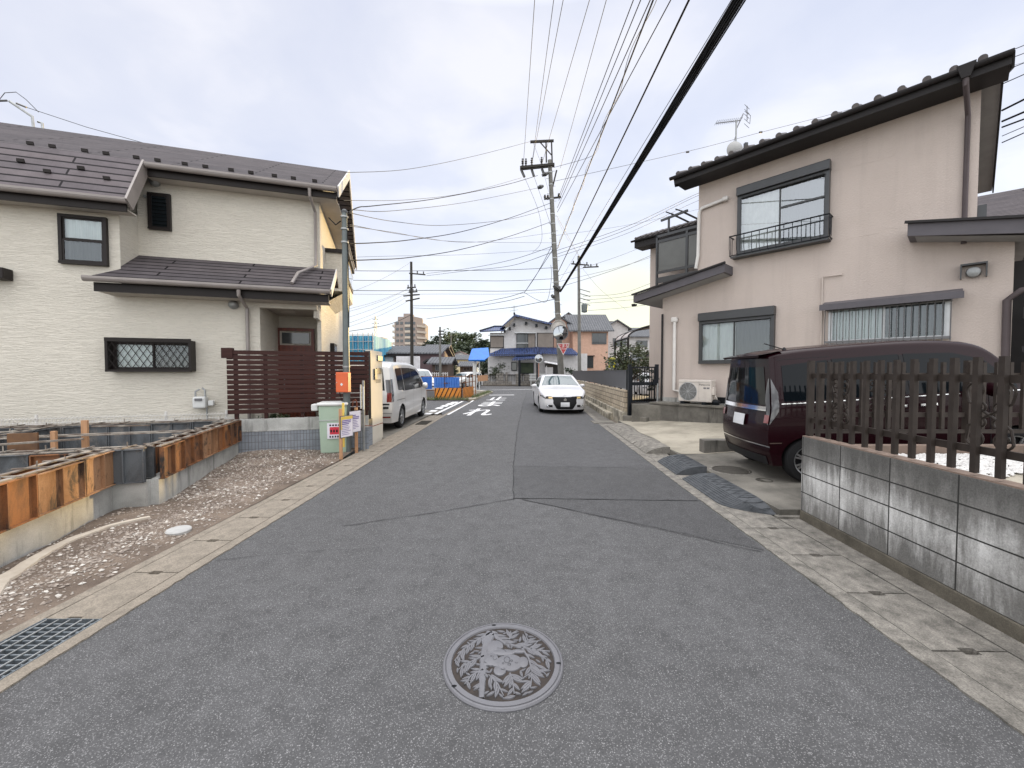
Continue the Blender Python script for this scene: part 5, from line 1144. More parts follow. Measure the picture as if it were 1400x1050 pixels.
# air conditioner
xa_, _ = HR.p(930, 540, -.35); xb_, _ = HR.p(975, 540, -.35); z0_, z1_ = zt_+.13, HR.p(932, 519, -.35)[1]
t = thing('air_conditioner', 'cream outdoor air conditioner unit on the terrace below the curtained window', 'air conditioner', HR.W((xa_+xb_)/2, -.33, zt_+.05), HR.rz)
W_ = (xb_-xa_)/2; Hh = z1_-zt_-.05
P('ac_cream', (.60, .55, .50), .5); P('fan_grey', (.16, .155, .15), .7)
mb = MB(); mb.box(-W_, W_, -.15, .15, .07, Hh); mb.build('casing', 'ac_cream', t, bev=.02)
cx_ = -W_*.38; cz = .07+(Hh-.07)/2-.02; rr = min(W_*.52, (Hh-.07)*.42)
mb = MB(); mb.lathe([(rr+.02, -.152), (rr+.02, -.160), (rr, -.160)], 32, (cx_, 0, cz), 'y', cap=False)
for k in range(1, 9): mb.tube([(cx_+rr*k/9*math.cos(a*.2618), -.162, cz+rr*k/9*math.sin(a*.2618)) for a in range(24)], .0045, 5, True)
for a in range(10): mb.tube([(cx_, -.160, cz), (cx_+rr*math.cos(a*.628), -.160, cz+rr*math.sin(a*.628))], .004, 5)
mb.build('fan_grille', 'grey_plastic', t)
mb = MB(); mb.lathe([(rr, -.1525), (.005, -.1525)], 32, (cx_, 0, cz), 'y'); mb.build('fan', 'fan_grey', t)
mb = MB(); mb.box(W_*.28, W_*.285, -.154, -.151, .1, Hh-.03); mb.box(-W_+.02, W_-.02, -.154, -.151, Hh-.075, Hh-.07); mb.build('panel_seam', 'ink_grey', t)
q = text('Panasonic', .075, 'lettering', 'ink', t, (W_*.62, -.1525, Hh-.13), (math.pi/2, 0, 0))
mb = MB(); mb.box(W_*.55, W_*.70, -.154, -.151, Hh-.24, Hh-.20); mb.box(W_*.74, W_*.9, -.154, -.151, Hh-.24, Hh-.20); mb.build('badge', 'ink_grey', t)
for x in (-W_*.7, W_*.6): mb = MB(); mb.box(x-.05, x+.05, -.2, .2, 0, .07); mb.build('foot', 'alu_black', t)
mb = MB(); mb.tube([(W_, .0, .25), (W_+.06, -.02, .25), (W_+.08, 0, .18), (W_+.06, .1, .05)], .025, 8); mb.cbox((W_+.03, -.05, .38), (.06, .12, .2)); mb.build('valve_cover', 'ac_cream', t)
x, z = HR.p(987, 549, 0); mb = MB(); mb.box(x-.16, x+.10, -.03, .0, z-.05, z+.12); mb.build('foundation_vent', 'dark_in', H2)
p = HR.W(x-.05, -.3, zt_+.05); t = thing('bucket', 'small black tub on the terrace next to the air conditioner', 'tub', p); mb = MB(); mb.lathe([(.09, 0), (.12, .08), (.10, .13), (.02, .15)], 14); mb.build('tub', 'alu_black', t)
# entrance on the right
mb = MB(); x0 = xl1+.02; mb.box(x0+.35, x0+.50, -.1, .05, 0, 3.9); mb.box(x0+.0, x0+2.5, .6, .7, 0, 3.7); mb.build('entrance_post', 'fascia_brown', H2)
mb = MB(); mb.box(x0+.1, x0+3, -.12, -.02, 2.55, 2.75); mb.box(x0+.1, x0+3, -.1, -.04, 1.95, 2.05)
for i in range(24): mb.box(x0+.15+.1*i, x0+.18+.1*i, -.09, -.06, 2.05, 2.55)
mb.build('entrance_screen', 'fascia_brown', H2)
mb = MB(); mb.box(x0+.25, x0+3, .1, .16, .3, 1.80); mb.build('entrance_panel', 'wall_cream', H2)
mb = MB(); x = HR.x(1338, .1, 290); mb.box(xu1+.002, xu1+.12, .05, .7, 3.8, 4.75); mb.build('window', 'alu_dark', H2)
# antenna and dish on the roof
p = HR.p(1006, 200, 1.0); x = HR.x(1006, .6, 205); zb0 = ze+pitch*1.2
t = thing('tv_antenna', 'television aerial with a grey satellite dish on the beige house roof', 'antenna', HR.W(x, .6, zb0), 0)
zz = [PZ(v, t.location.y)-zb0 for v in (215, 200, 167, 150)]
mb = MB(); mb.tube([(0, 0, -.2), (0, 0, zz[2]+.05)], .022, 8); mb.build('mast', 'galv', t)
k = t.location.y/FPX
mb = MB(); mb.tube([(-27*k, 0, zz[2]-.03), (6*k, 0, zz[2]+.05)], .012, 6); 
for i in range(14): x_ = -27*k+33*k*i/13; zc = zz[2]-.03+.08*i/13; mb.tube([(x_, -.09, zc+.03), (x_, .09, zc-.0)], .005, 4)
mb.tube([(0, 0, zz[2]-.2), (12*k, .1, zz[2]+.30)], .014, 6); mb.tube([(14*k, 0, zz[3]+.10), (14.5*k, 0, zz[2]+.05)], .011, 6)
for i in range(5): z = zz[3]+.08-.13*i; mb.tube([(8*k, -.1, z), (20*k, .1, z)], .006, 4)
mb.tube([(0, 0, zz[2]-.35), (-11*k, -.1, zz[2]-.95)], .010, 5); mb.tube([(11*k, .0, zz[2]+.3), (19*k, .0, zz[2]+.18), (18*k, 0, zz[2]-.05)], .008, 5); mb.build('aerial', 'alu_grey', t)
P('dish_grey', (.34, .34, .335), .6)
dm = MB(); rows = []; rd = 11*k
for i in range(9):
    r_ = rd*i/8; rows.append([(r_*math.cos(a)-.06, -.16+.10*(i/8)**2-.25*r_*math.sin(a)*.3, zz[0]+.05+r_*math.sin(a)+.12) for a in [6.2832*j/28 for j in range(29)]])
dm.grid(rows); d_ = dm.build('dish', 'dish_grey', t, smooth=60)
mb = MB(); mb.tube([(-.06, -.14, zz[0]-.05), (-.02, -.5, zz[0]+.02)], .012, 6); mb.cbox((-.02, -.52, zz[0]+.06), (.08, .08, .08)); mb.cbox((0, -.08, zz[0]+.15), (.10, .10, .14)); mb.build('feed_arm', 'alu_dark', d_)
# ------------------------------------------------------------ neighbour behind at far right
t = thing('house', 'dark slate roof of a neighbouring house glimpsed at the far right edge', 'house', (13.5, 13.5, 0), R(-40))
mb = MB(); mb.box(-2, 7, 0, 6, -.1, 6.2); mb.build('wall', 'wall_brown', t); mb = MB(); roofslab(mb, -2.6, 7.6, -.7, 6.0, 3, 7.9, .15); roofslab(mb, -2.6, 7.6, 6.7, 6.0, 3, 7.9, .15); mb.build('roof', 'slate', t)
# ============================================================ RIGHT BLOCK WALL AND IRON FENCES
xW = 3.04
t = thing('block_wall', 'stained grey concrete block wall along the right gutter', 'wall', (0, 0, 0)); 
def wx(y): return 3.115+(y-4.3)*.062
mb = MB(); rows = []
def wallgeo(zb, zt, off, y0=-.6, y1=4.30):
    m_ = MB(); c = [(wx(y0)-off, y0), (wx(y1)-off, y1+off), (wx(y1)+.12+off, y1+off), (wx(y0)+.12+off, y0)]
    m_.prism(c, zb, zt); return m_
wb = MB(); L = math.hypot(wx(4.3)-wx(-.6), 4.9); ang = math.atan2(wx(4.3)-wx(-.6), 4.9)
t.location = (wx(4.30), 4.30, 0); t.rotation_euler.z = -ang      # local -y runs towards the camera along the wall
P('footing_brown', (.14, .125, .10), .9, col2=(.075, .068, .055), vscale=5, fine=.7, bump=.4)
mb = MB(); mb.box(0, .12, -6, 0, .1105, .905); mb.build('block_courses', 'block_wall', t, bev=.004)
mb = MB(); mb.box(-.006, .126, -6, .006, -.1, .11); mb.build('footing', 'footing_brown', t, bev=.01)
P('mortar_top', (.23, .165, .13), .9, col2=(.16, .12, .095), vscale=6, bump=.4)
mb = MB(); mb.box(.003, .117, -6, -.003, .9052, .916); mb.build('mortar_cap', 'mortar_top', t)
def picket_fence(name, label, loc, rz, L, xs, zb, zt, scrolls, m='iron_brown', post=None, w_=.030):
    t = thing(name, label, 'fence', loc, rz); r_ = MB(); 
    for z in (zt-.14, zb+.13): r_.box(-.01, .010, -L, 0, z-.025, z+.025)
    if post is None: pass
    r_.build('rail', m, t)
    pk = None
    for y in xs:
        if pk is None:
            mb = MB(); mb.box(-w_/2-.026, w_/2-.026, -.0175, .0175, zb-.02, zt); pk = mb.build('picket', m, t); o = pk
        else: o = pk.copy(); C.objects.link(o)
        o.location = (0, y, 0)
    for (y0, y1) in scrolls:
        mb = MB(); yc = (y0+y1)/2; hw = (y1-y0)/2-.03; zc = (zb+.13+zt-.14)/2; hh = (zt-zb-.27)/2-.035
        for sy in (-1, 1):
            for sz in (-1, 1):
                pts = [(0, yc, zc), (0, yc+sy*hw*.75, zc+sz*(hh-.12))]; cx_, cz_ = yc+sy*hw*.48, zc+sz*(hh-.045); 
                for q in range(44):
                    a = -sz*.3+q*.2; r0 = .062*(1-q/52); pts.append((0, cx_+sy*r0*math.cos(a), cz_+sz*r0*math.sin(a)))
                mb.tube(pts, .008, 6)
                pts = []
                for q in range(36): a = q*.22; r0 = .042*(1-q/42); pts.append((0, yc+sy*(.05+r0*math.cos(a)), zc+sz*(.045+r0*math.sin(a))))
                mb.tube(pts, .007, 6)
        mb.build('scroll', m, t)
    return t
ys_ = [-.045-.148*i for i in range(30)]
f1 = picket_fence('iron_fence', 'dark brown iron picket fence with scrollwork standing on the block wall', (wx(4.3)+.06, 4.30, 0), -ang, 5.2, ys_, .955, 1.695, [(-.60, -.30), (-1.92, -1.53)])
mb = MB(); 
for y in (-.03, -2.12, -4.2): mb.box(-.02, .02, y-.025, y+.025, .914, 1.69)
mb.build('post', 'iron_brown', f1)
# second fence across the drive side, behind
f2 = picket_fence('iron_fence', 'second dark iron fence running back from the wall end behind the picket fence', (6.6, 4.36, 0), R(-90), 3.35, [-.1-.145*i for i in range(23)], 1.0, 1.70, [(-2.7, -2.35), (-.95, -.55)], w_=.028)
f2.rotation_euler.z = R(90); f2.location = (3.24, 4.36, 0)
mb = MB(); mb.box(-.014, .014, -3.4, 0, .93, .97)
mb.build('rail', 'iron_brown', f2)
mb = MB(); 
for y in (-.0, -1.7, -3.35): mb.box(-.025, .025, y-.025, y+.025, .60, 1.72)
mb.build('post', 'iron_brown', f2)
mb = MB(); mb.box(.12, 4.2, -.1, .0, -.1, .80); t = thing('garden_kerb', 'stained low concrete wall beneath the second iron fence', 'wall', (wx(4.3), 4.42, 0)); mb.build('wall_body', 'mortar_top', t)
rnd = random.Random(31); mb = MB()
for i in range(2600):
    x = 3.16+rnd.random()*1.9; y = 4.28-rnd.random()*1.35*(1-(x-3.2)/3); pebble(mb, x, y, .715, rnd.uniform(.014, .026))
tag(mb.build('white_pebbles', 'white_stone'), 'white decorative pebbles behind the block wall', 'pebbles', kind='stuff')
mb = MB(); mb.box(0.13, 1.2, -6, -.0, -.05, .69); tag(mb.build('garden_bed', 'earth', loc=(wx(4.3), 4.3, 0), rz=-ang), kind='structure')
# ------------------------------------------------------------ stone wall along the road beyond the drive
rs = [(3.47, 12.35), (4.02, 21.5), (4.75, 31)]
t = thing('stone_wall', 'low buff stone block wall topped by a dark metal panel along the right side of the road', 'wall', (3.47, 12.35, 0), math.atan2(21.5-12.35, 4.02-3.47))
L = 18.8
mb = MB(); mb.box(0, L, -.16, .0, .36, 1.02); mb.build('stone_courses', 'stone_wall', t, bev=.012)
mb = MB(); mb.box(-.0, L, -.19, .08, -.1, .357); mb.build('plinth', 'plinth', t, bev=.02); mb = MB(); mb.box(1.5, L, .08, .26, -.1, .17); mb.build('lower_step', 'plinth', t, bev=.02)
P('panel_dark', (.085, .085, .092), .45, metal=.3)
mb = MB(); mb.box(.12, L, -.10, -.07, 1.06, 1.62); p_ = mb.build('metal_panel', 'panel_dark', t); mb = MB(); mb.box(.10, L, -.115, -.055, 1.62, 1.65); mb.box(.10, .14, -.115, -.055, 1.03, 1.62)
for i in range(9): mb.box(1+2*i, 1.05+2*i, -.11, -.06, .98, 1.06)
mb.build('panel_frame', 'alu_dark', p_)
# gate between the stone wall and the house
pa = Vector((3.56, 12.25, .62)); pb = HR.W(-.05, -.12, .62); d = pb-pa; L = d.length; rz = math.atan2(d.y, d.x)
t = thing('garden_gate', 'black metal garden gate between the stone wall and the beige house', 'gate', pa, rz)
for x in (0.02, L-.06): mb = MB(); mb.box(x-.04, x+.05, -.04, .05, -.5 if x < .1 else .62, 1.20); mb.build('post', 'alu_black', t)
mb = MB(); mb.box(.07, L-.10, -.02, .02, 1.09, 1.13); mb.box(.07, L-.10, -.02, .02, .56, .66); mb.box(.07, L-.10, -.02, .02, .03, .07); mb.box(.07, .11, -.02, .02, .07, 1.09); mb.box(L-.14, L-.10, -.02, .02, .07, 1.09)
n = 9
for i in range(1, n): x = .11+(L-.25)*i/n; mb.box(x-.008, x+.008, -.01, .01, .07, 1.09)
mb.build('gate_leaf', 'alu_black', t); mb = MB(); mb.box(L-.20, L-.02, -.05, -.02, .56, .74); mb.build('handle_plate', 'alu_black', t)
mb = MB(); mb.tube([(L-.04, -.03, 0), (L-.04, -.03, .62)], .035, 8); mb.build('support_pipe', 'galv', t)
mb = MB(); mb.slab([(3.55, 11.9, .62), (4.75, 11.7, .62), (6, 14.5, .62), (4.0, 20, .62), (3.7, 12.4, .62)], .62); struct('garden_path', mb, 'slab')
# ============================================================ VEHICLES
class Car:
    def __init__(s, L, W, sill, belt, prof, rear, front, wheels, tumble=.16, bot=.04, mid=.62, rc=.10, crown=.03, fadeR=.5, fadeF=.7, pr=.10, pf=.14, bulR=.06, bulF=.10, shoulder=.012, wend=.06):
        s.__dict__.update(locals()); del s.__dict__['s']
    def zt(s, x): return sinterp(s.prof, x)
    def zb(s, x):
        z = s.sill
        for (cx, r) in s.wheels:
            ar = r+.045
            if abs(x-cx) < ar: z = max(z, r*.98+math.sqrt(max(0, ar*ar-(x-cx)**2)))
        return z
    def wm(s, x):
        k = 1.; 
        if x < s.wend*8: k -= s.pr*max(0, 1-x/(s.wend*8))**2.2
        if s.L-x < s.wend*10: k -= s.pf*max(0, 1-(s.L-x)/(s.wend*10))**2
        return s.W/2*k
    def hw(s, x, z):
        wm = s.wm(x); zt = s.zt(x); rc = min(s.rc, (zt-.3)*.3); zbelt = min(s.belt, zt-rc)
        if z <= zbelt:
            t = (z-s.mid)/(.45); return wm*(1-s.bot*t*t*(1.0 if z < s.mid else .35))
        wb = wm*(1-s.bot*.35*((zbelt-s.mid)/.45)**2)-s.shoulder*min(1, (z-zbelt)/.03)
        return wb-s.tumble*(z-zbelt)-s.tumble*.25*max(0, z-zbelt)**2
    def section(s, x):
        zt = s.zt(x); rc = min(s.rc, (zt-.3)*.3); zb = s.zb(x); zbelt = min(s.belt, zt-rc); pts = []
        n1, n2, n3, n4 = 10, 8, 6, 6
        for i in range(n1): z = zb+(zbelt-zb)*i/n1; pts.append((s.hw(x, z), z))
        zz = zt-rc
        for i in range(n2): z = zbelt+(zz-zbelt)*i/n2+.0001; pts.append((s.hw(x, z), z))
        w0 = s.hw(x, zz); slope = 0
        for i in range(n3): a = math.pi/2*i/n3; pts.append((w0-rc*1.1*(1-math.cos(a)), zz+rc*math.sin(a)))
        w1 = w0-rc*1.1
        for i in range(n4+1): f = 1-i/n4; pts.append((w1*f, zt+s.crown*(1-f*f)))
        return pts
    def shear(s, x, z):
        dx = 0
        if x < s.fadeR: dx += sinterp(s.rear, z)*(1-x/s.fadeR)
        if s.L-x < s.fadeF: dx += sinterp(s.front, z)*(1-(s.L-x)/s.fadeF)
        return x+dx
    def pt(s, x, y, z): return (s.shear(x, z)-s.L/2, y, z)
    def body(s, t, m):
        xs = set([i*s.L/70 for i in range(71)])
        for (cx, r) in s.wheels:
            ar = r+.045
            for i in range(17): xs.add(cx-ar*math.cos(math.pi*i/16))
            xs.add(cx-ar-.001); xs.add(cx+ar+.001)
        for q in (.01, .03, .06): xs.add(q); xs.add(s.L-q)
        xs = sorted(x for x in xs if 0 <= x <= s.L); mb = MB()
        for sg in (1, -1):
            rows = [[s.pt(x, sg*y, z) for y, z in s.section(x)] for x in xs]
            if sg > 0: rows = rows[::-1]
            mb.grid(rows)
        for x, bul, fl in ((0, s.bulR, 1), (s.L, s.bulF, -1)):
            sec = s.section(x); rows = []
            for (y, z) in sec: rows.append([s.cap(x, f*y, z, y) for f in [k/9-1 for k in range(19)]])
            mb.grid(rows if fl < 0 else [r_[::-1] for r_ in rows])
        return mb.build('body', m, t, smooth=32)
    def cap(s, x, y, z, hw=None, eps=0):
        h = hw if hw is not None else s.hw(x, min(z, s.zt(x)-s.rc)); f = y/max(h, .05); k = min(1, f*f)
        b = s.bulR if x == 0 else s.bulF
        p = s.shear(x, z)+(-(b*(1-k))-eps if x == 0 else b*(1-k)+eps); return (p-s.L/2, y, z)
    def side(s, sg, x0, x1, lo, hi, m, name, par, eps=.006, nx=24, nz=8, th=False):
        mb = MB(); rows = []
        for i in range(nx+1):
            x = x0+(x1-x0)*i/nx; a, b = lo(x), hi(x)
            rows.append([s.pt(x, sg*(s.hw(x, a+(b-a)*j/nz)+eps), a+(b-a)*j/nz) for j in range(nz+1)])
        if sg > 0: rows = rows[::-1]
        mb.grid(rows); return mb.build(name, m, par, smooth=40)
    def capp(s, end, z0, z1, yl, yr, m, name, par, eps=.006, nz=8, ny=14):
        x = 0 if end == 'r' else s.L; mb = MB(); rows = []
        for i in range(nz+1):
            z = z0+(z1-z0)*i/nz; a, b = yl(z), yr(z); rows.append([s.cap(x, a+(b-a)*j/ny, z, None, eps) for j in range(ny+1)])
        if end == 'r': rows = [r_[::-1] for r_ in rows]
        mb.grid(rows); return mb.build(name, m, par, smooth=40)
    def top(s, x0, x1, f0, f1, m, name, par, eps=.006, nx=14, ny=16):
        mb = MB(); rows = []
        for i in range(nx+1):
            x = x0+(x1-x0)*i/nx; w1 = s.hw(x, s.zt(x)-min(s.rc, (s.zt(x)-.3)*.3))-min(s.rc, (s.zt(x)-.3)*.3)*1.1; a, b = (f0(x), f1(x)); 
            rows.append([s.pt(x, w1*(a+(b-a)*j/ny), s.zt(x)+s.crown*(1-(a+(b-a)*j/ny)**2)+eps) for j in range(ny+1)])
        mb.grid(rows); return mb.build(name, m, par, smooth=40)
def wheel_set(c, t, r, spokes, sides=(1, -1), rim='rim', wdt=.18):
    for (cx, _) in c.wheels:
        for sg in sides:
            x, y = cx-c.L/2, sg*(c.W/2-.02)
            mb = MB(); mb.lathe([(r*.66, -wdt*.9), (r*.93, -wdt*.9), (r, -wdt*.75), (r, -wdt*.15), (r*.95, 0), (r*.70, .004), (r*.66, -.01)], 36, (0, 0, 0), 'y', cap=False)
            if sg < 0: mb.v = [(v[0], -v[1], v[2]) for v in mb.v]; mb.f = [f[::-1] for f in mb.f]
            w = mb.build('wheel', 'tyre', t, smooth=40, loc=(x, y, r))
            mb = MB(); mb.lathe([(r*.665, -.05), (r*.665, .002), (r*.62, -.006), (r*.60, -.05)], 36, axis='y', cap=False); mb.lathe([(r*.17, -.02), (r*.15, .0), (.01, .003)], 16, axis='y')
            for k in range(spokes):
                a = 2*math.pi*k/spokes
                for da in (-.13, .13):
                    ca, sa = math.cos(a+da*.25), math.sin(a+da*.25); cb, sb = math.cos(a+da), math.sin(a+da)
                    mb.bar((r*.14*ca, -.012, r*.14*sa), (r*.63*cb, -.010, r*.63*sb), .022, .016, up=(0, 1, 0))
            if sg < 0: mb.v = [(v[0], -v[1], v[2]) for v in mb.v]; mb.f = [f[::-1] for f in mb.f]
            mb.build('rim', rim, w, smooth=30)
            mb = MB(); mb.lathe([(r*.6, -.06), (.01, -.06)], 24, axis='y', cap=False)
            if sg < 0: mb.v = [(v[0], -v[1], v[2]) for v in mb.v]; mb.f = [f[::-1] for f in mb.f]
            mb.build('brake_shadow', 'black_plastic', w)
def under(c, t):
    mb = MB(); mb.box(-c.L/2+.25, c.L/2-.25, -c.W/2+.22, c.W/2-.22, c.sill-.04, c.sill+.25)
    for cx, r in c.wheels: mb.box(cx-c.L/2-r-.1, cx-c.L/2+r+.1, -c.W/2+.2, c.W/2-.2, c.sill, r*2+.12)
    mb.build('underbody', 'black_plastic', t)
K = lambda v: (lambda x: v)
def LI(*tab): return lambda x: interp(tab, x)
# --- maroon van on the drive
c = Car(3.62, 1.50, .24, 1.08, [(0, 1.745), (.15, 1.775), (.7, 1.80), (1.8, 1.80), (2.45, 1.74), (2.75, 1.62), (3.10, 1.20), (3.2, 1.10), (3.52, 1.00), (3.62, .93)],
        [(.2, .02), (.5, -.04), (.75, -.03), (1.0, .02), (1.7, .09), (1.9, .10)], [(.2, 0), (.5, .04), (1.0, -.05), (1.2, -.1)], [(.45, .295), (2.93, .295)], tumble=.15, fadeR=.45, pr=.07, rc=.09, bulR=.05)
pv = Vector((3.54, 5.32, 0)); rzv = R(-5)
MV = thing('minivan', 'dark maroon van parked nose-in on the driveway beside the beige house', 'van', (0, 0, 0), 0)
c.body(MV, 'maroon'); under(c, MV)
for sg in (-1, 1):
    q = c.side(sg, .16, .78, LI((.16, 1.10), (.78, 1.10)), LI((.16, 1.58), (.78, 1.62)), 'car_glass', 'quarter_window', MV)
    c.side(sg, .84, 1.66, K(1.10), LI((.84, 1.625), (1.66, 1.63)), 'car_glass', 'side_window', MV); c.side(sg, 1.72, 2.62, K(1.10), LI((1.72, 1.63), (2.3, 1.60), (2.62, 1.50)), 'car_glass', 'side_window', MV)
    c.side(sg, 2.66, 2.98, K(1.10), LI((2.66, 1.48), (2.98, 1.14)), 'car_glass', 'quarter_window', MV)
    c.side(sg, .79, .835, K(1.10), K(1.61), 'black_plastic', 'pillar_trim', MV); c.side(sg, 1.665, 1.715, K(1.10), K(1.62), 'black_plastic', 'pillar_trim', MV)
    c.side(sg, .12, 3.0, K(1.068), K(1.080), 'chrome', 'belt_moulding', MV, eps=.008, nx=40, nz=1)
    for x0 in (1.44, 1.80): c.side(sg, x0, x0+.20, K(.945), K(.975), 'chrome', 'door_handle', MV, eps=.03, nx=6, nz=2)
    for x0 in (.80, 1.70, 2.62):
        c.side(sg, x0, x0+.007, K(.32 if x0 > 1 else .65), K(1.06), 'black_plastic', 'door_seam', MV, eps=.003, nx=1, nz=10)
    c.side(sg, .80, 1.70, K(.90), K(.906), 'black_plastic', 'slide_rail', MV, eps=.004, nx=8, nz=1)
    c.side(sg, .10, .82, K(1.66), K(1.665), 'black_plastic', 'roof_seam', MV, eps=.004, nx=8, nz=1)
    c.side(sg, .01, .14, K(.545), K(.56), 'chrome', 'bumper_line', MV, eps=.006, nx=8, nz=1)
    c.side(sg, .0, .09, LI((0, .80), (.09, .98)), LI((0, 1.42), (.09, 1.22)), 'lamp_clear', 'tail_lamp', MV, eps=.010)
    mb = MB(); lo, hi = (.30, .88)
for sg in (1, -1):
    f = (lambda z: -.70+.02) if sg > 0 else None
    a, b = (.655, .745); L0 = lambda z, s_=sg: s_*(c.hw(0, z)*.995) if s_ > 0 else -c.hw(0, z)*.995
    inn = lambda z, s_=sg: s_*(c.hw(0, z)-.015-.075*math.sin(min(math.pi, max(0, (z-.80)/.62*math.pi))))
    lo_, hi_ = ((inn, L0) if sg > 0 else (L0, inn))
    c.capp('r', .80, 1.42, lo_, hi_, 'lamp_clear', 'tail_lamp', MV, eps=.014)
    c.capp('r', .82, .93, (lambda z, s_=sg: s_*(c.hw(0, z)-.09) if s_ > 0 else s_*(c.hw(0, z)-.0)), (lambda z, s_=sg: s_*(c.hw(0, z)) if s_ > 0 else s_*(c.hw(0, z)-.09)), 'lamp_red', 'reflector', MV, eps=.018)
c.capp('r', 1.06, 1.58, lambda z: -(c.hw(0, z)-.10), lambda z: c.hw(0, z)-.10, 'car_glass', 'rear_window', MV)
c.capp('r', .98, 1.04, lambda z: -.62, lambda z: .62, 'chrome', 'rear_garnish', MV, eps=.022)
q = c.capp('r', .74, .90, lambda z: -.165, lambda z: .165, 'plate', 'number_plate', MV, eps=.03, ny=4)
c.capp('r', .50, .515, lambda z: -.74, lambda z: .74, 'chrome', 'bumper_line', MV, eps=.010); c.capp('r', .24, .36, lambda z: -.6, lambda z: .6, 'black_plastic', 'rear_diffuser', MV, eps=.008)
mb = MB(); mb.add([(-1.85, -.56, 1.745), (-1.85, .56, 1.745), (-1.55, .60, 1.785), (-1.55, -.60, 1.785), (-1.84, -.54, 1.715), (-1.84, .54, 1.715)], [(0, 3, 2, 1), (4, 0, 1, 5)]); mb.build('spoiler', 'maroon', MV)
mb = MB(); mb.tube([(-1.45, -.45, 1.80), (-1.72, -.47, 1.90)], .007, 6); mb.lathe([(.03, 1.79), (.012, 1.83)], 10, (-1.45, -.45, 0)); mb.build('antenna', 'black_plastic', MV)
mb = MB(); mb.tube([(-1.82, .1, 1.06), (-1.79, -.25, 1.13), (-1.80, -.30, 1.16)], .010, 6); mb.build('rear_wiper', 'black_plastic', MV)
mb = MB(); mb.lathe([(.0, -.10), (.09, -.07), (.10, .0), (.08, .07), (.0, .08)], 12, (.74, -.90, 1.12), 'y'); mb.build('wing_mirror', 'maroon', MV, smooth=50)
c.top(2.50, 3.08, K(-.98), K(.98), 'car_glass', 'windscreen', MV)
wheel_set(c, MV, .295, 7)
MV.rotation_euler = (0, R(-4.1), rzv)
off = Matrix.Rotation(rzv, 4, 'Z') @ Vector((-(c.L/2)+.02, -c.W/2, 0)); MV.location = (pv.x-off.x, pv.y-off.y, .215)
# --- silver minivan on the left
c = Car(4.68, 1.70, .22, 1.02, [(0, 1.72), (.3, 1.80), (1.2, 1.85), (2.4, 1.84), (3.1, 1.76), (3.4, 1.65), (4.0, 1.16), (4.15, 1.04), (4.55, .90), (4.68, .78)],
        [(.2, .03), (.5, -.05), (.75, -.03), (1.0, .02), (1.75, .20), (1.9, .22)], [(.2, 0), (.5, .04), (.9, -.05), (1.2, -.1)], [(.83, .32), (3.70, .32)], tumble=.14, fadeR=.5, pr=.07, rc=.11)
SV = thing('minivan', 'silver minivan parked behind the cream gate pillar on the left', 'van', (-3.12-.85, 10.55+2.34, .02), R(90.6))
c.body(SV, 'silver'); under(c, SV)
for sg in (-1, 1):
    c.side(sg, .50, 1.12, LI((.5, 1.08), (1.12, 1.03)), LI((.5, 1.66), (1.12, 1.69)), 'car_glass', 'quarter_window', SV); c.side(sg, 1.17, 2.15, K(1.03), K(1.69), 'car_glass', 'side_window', SV)
    c.side(sg, 2.20, 3.30, K(1.03), LI((2.2, 1.69), (2.9, 1.65), (3.30, 1.50)), 'car_glass', 'side_window', SV); c.side(sg, 3.34, 3.80, K(1.05), LI((3.34, 1.46), (3.8, 1.12)), 'car_glass', 'quarter_window', SV)
    c.side(sg, 2.155, 2.195, K(1.03), K(1.68), 'black_plastic', 'pillar_trim', SV)
    for x0 in (1.90, 2.30): c.side(sg, x0, x0+.17, K(.90), K(.93), 'silver', 'door_handle', SV, eps=.03, nx=6, nz=2)
    for x0 in (1.14, 2.17, 3.32): c.side(sg, x0, x0+.008, K(.40), K(1.02), 'black_plastic', 'door_seam', SV, eps=.003, nx=1, nz=10)
    c.side(sg, .3, 1.14, K(.80), K(.812), 'black_plastic', 'slide_rail', SV, eps=.004, nx=8, nz=1)
    c.side(sg, .0, .10, K(.78), K(1.38), 'lamp_dark', 'tail_lamp', SV, eps=.01)
    lo_ = (lambda z: c.hw(0, z)-.12) if sg > 0 else (lambda z: -c.hw(0, z)); hi_ = (lambda z: c.hw(0, z)) if sg > 0 else (lambda z: -c.hw(0, z)+.12)
    c.capp('r', .78, 1.02, lo_, hi_, 'lamp_red', 'tail_lamp', SV, eps=.012); c.capp('r', 1.02, 1.36, lo_, hi_, 'lamp_clear', 'tail_lamp', SV, eps=.012)
    lo_ = (lambda z: .5) if sg > 0 else (lambda z: -.76); hi_ = (lambda z: .76) if sg > 0 else (lambda z: -.5)
    c.capp('r', .36, .40, lo_, hi_, 'lamp_red', 'reflector', SV, eps=.01)
    mb = MB(); mb.lathe([(.0, -.10), (.09, -.07), (.11, .0), (.09, .07), (.0, .08)], 12, (3.42-2.34, sg*.96, 1.10), 'y'); mb.build('wing_mirror', 'silver', SV, smooth=50)
c.capp('r', 1.08, 1.66, lambda z: -(c.hw(0, z)-.16), lambda z: c.hw(0, z)-.16, 'car_glass', 'rear_window', SV)
c.capp('r', .62, .80, lambda z: -.26, lambda z: .26, 'plate', 'number_plate', SV, eps=.02); c.capp('r', .86, .93, lambda z: -.5, lambda z: .5, 'chrome', 'rear_garnish', SV, eps=.02)
c.capp('r', .48, .49, lambda z: -.8, lambda z: .8, 'black_plastic', 'bumper_seam', SV, eps=.006)
c.capp('r', .60, .66, lambda z: -.72, lambda z: -.58, 'ink', 'badge', SV, eps=.015); c.capp('r', .70, .74, lambda z: -.74, lambda z: -.56, 'ink', 'badge', SV, eps=.015)
wheel_set(c, SV, .32, 6)
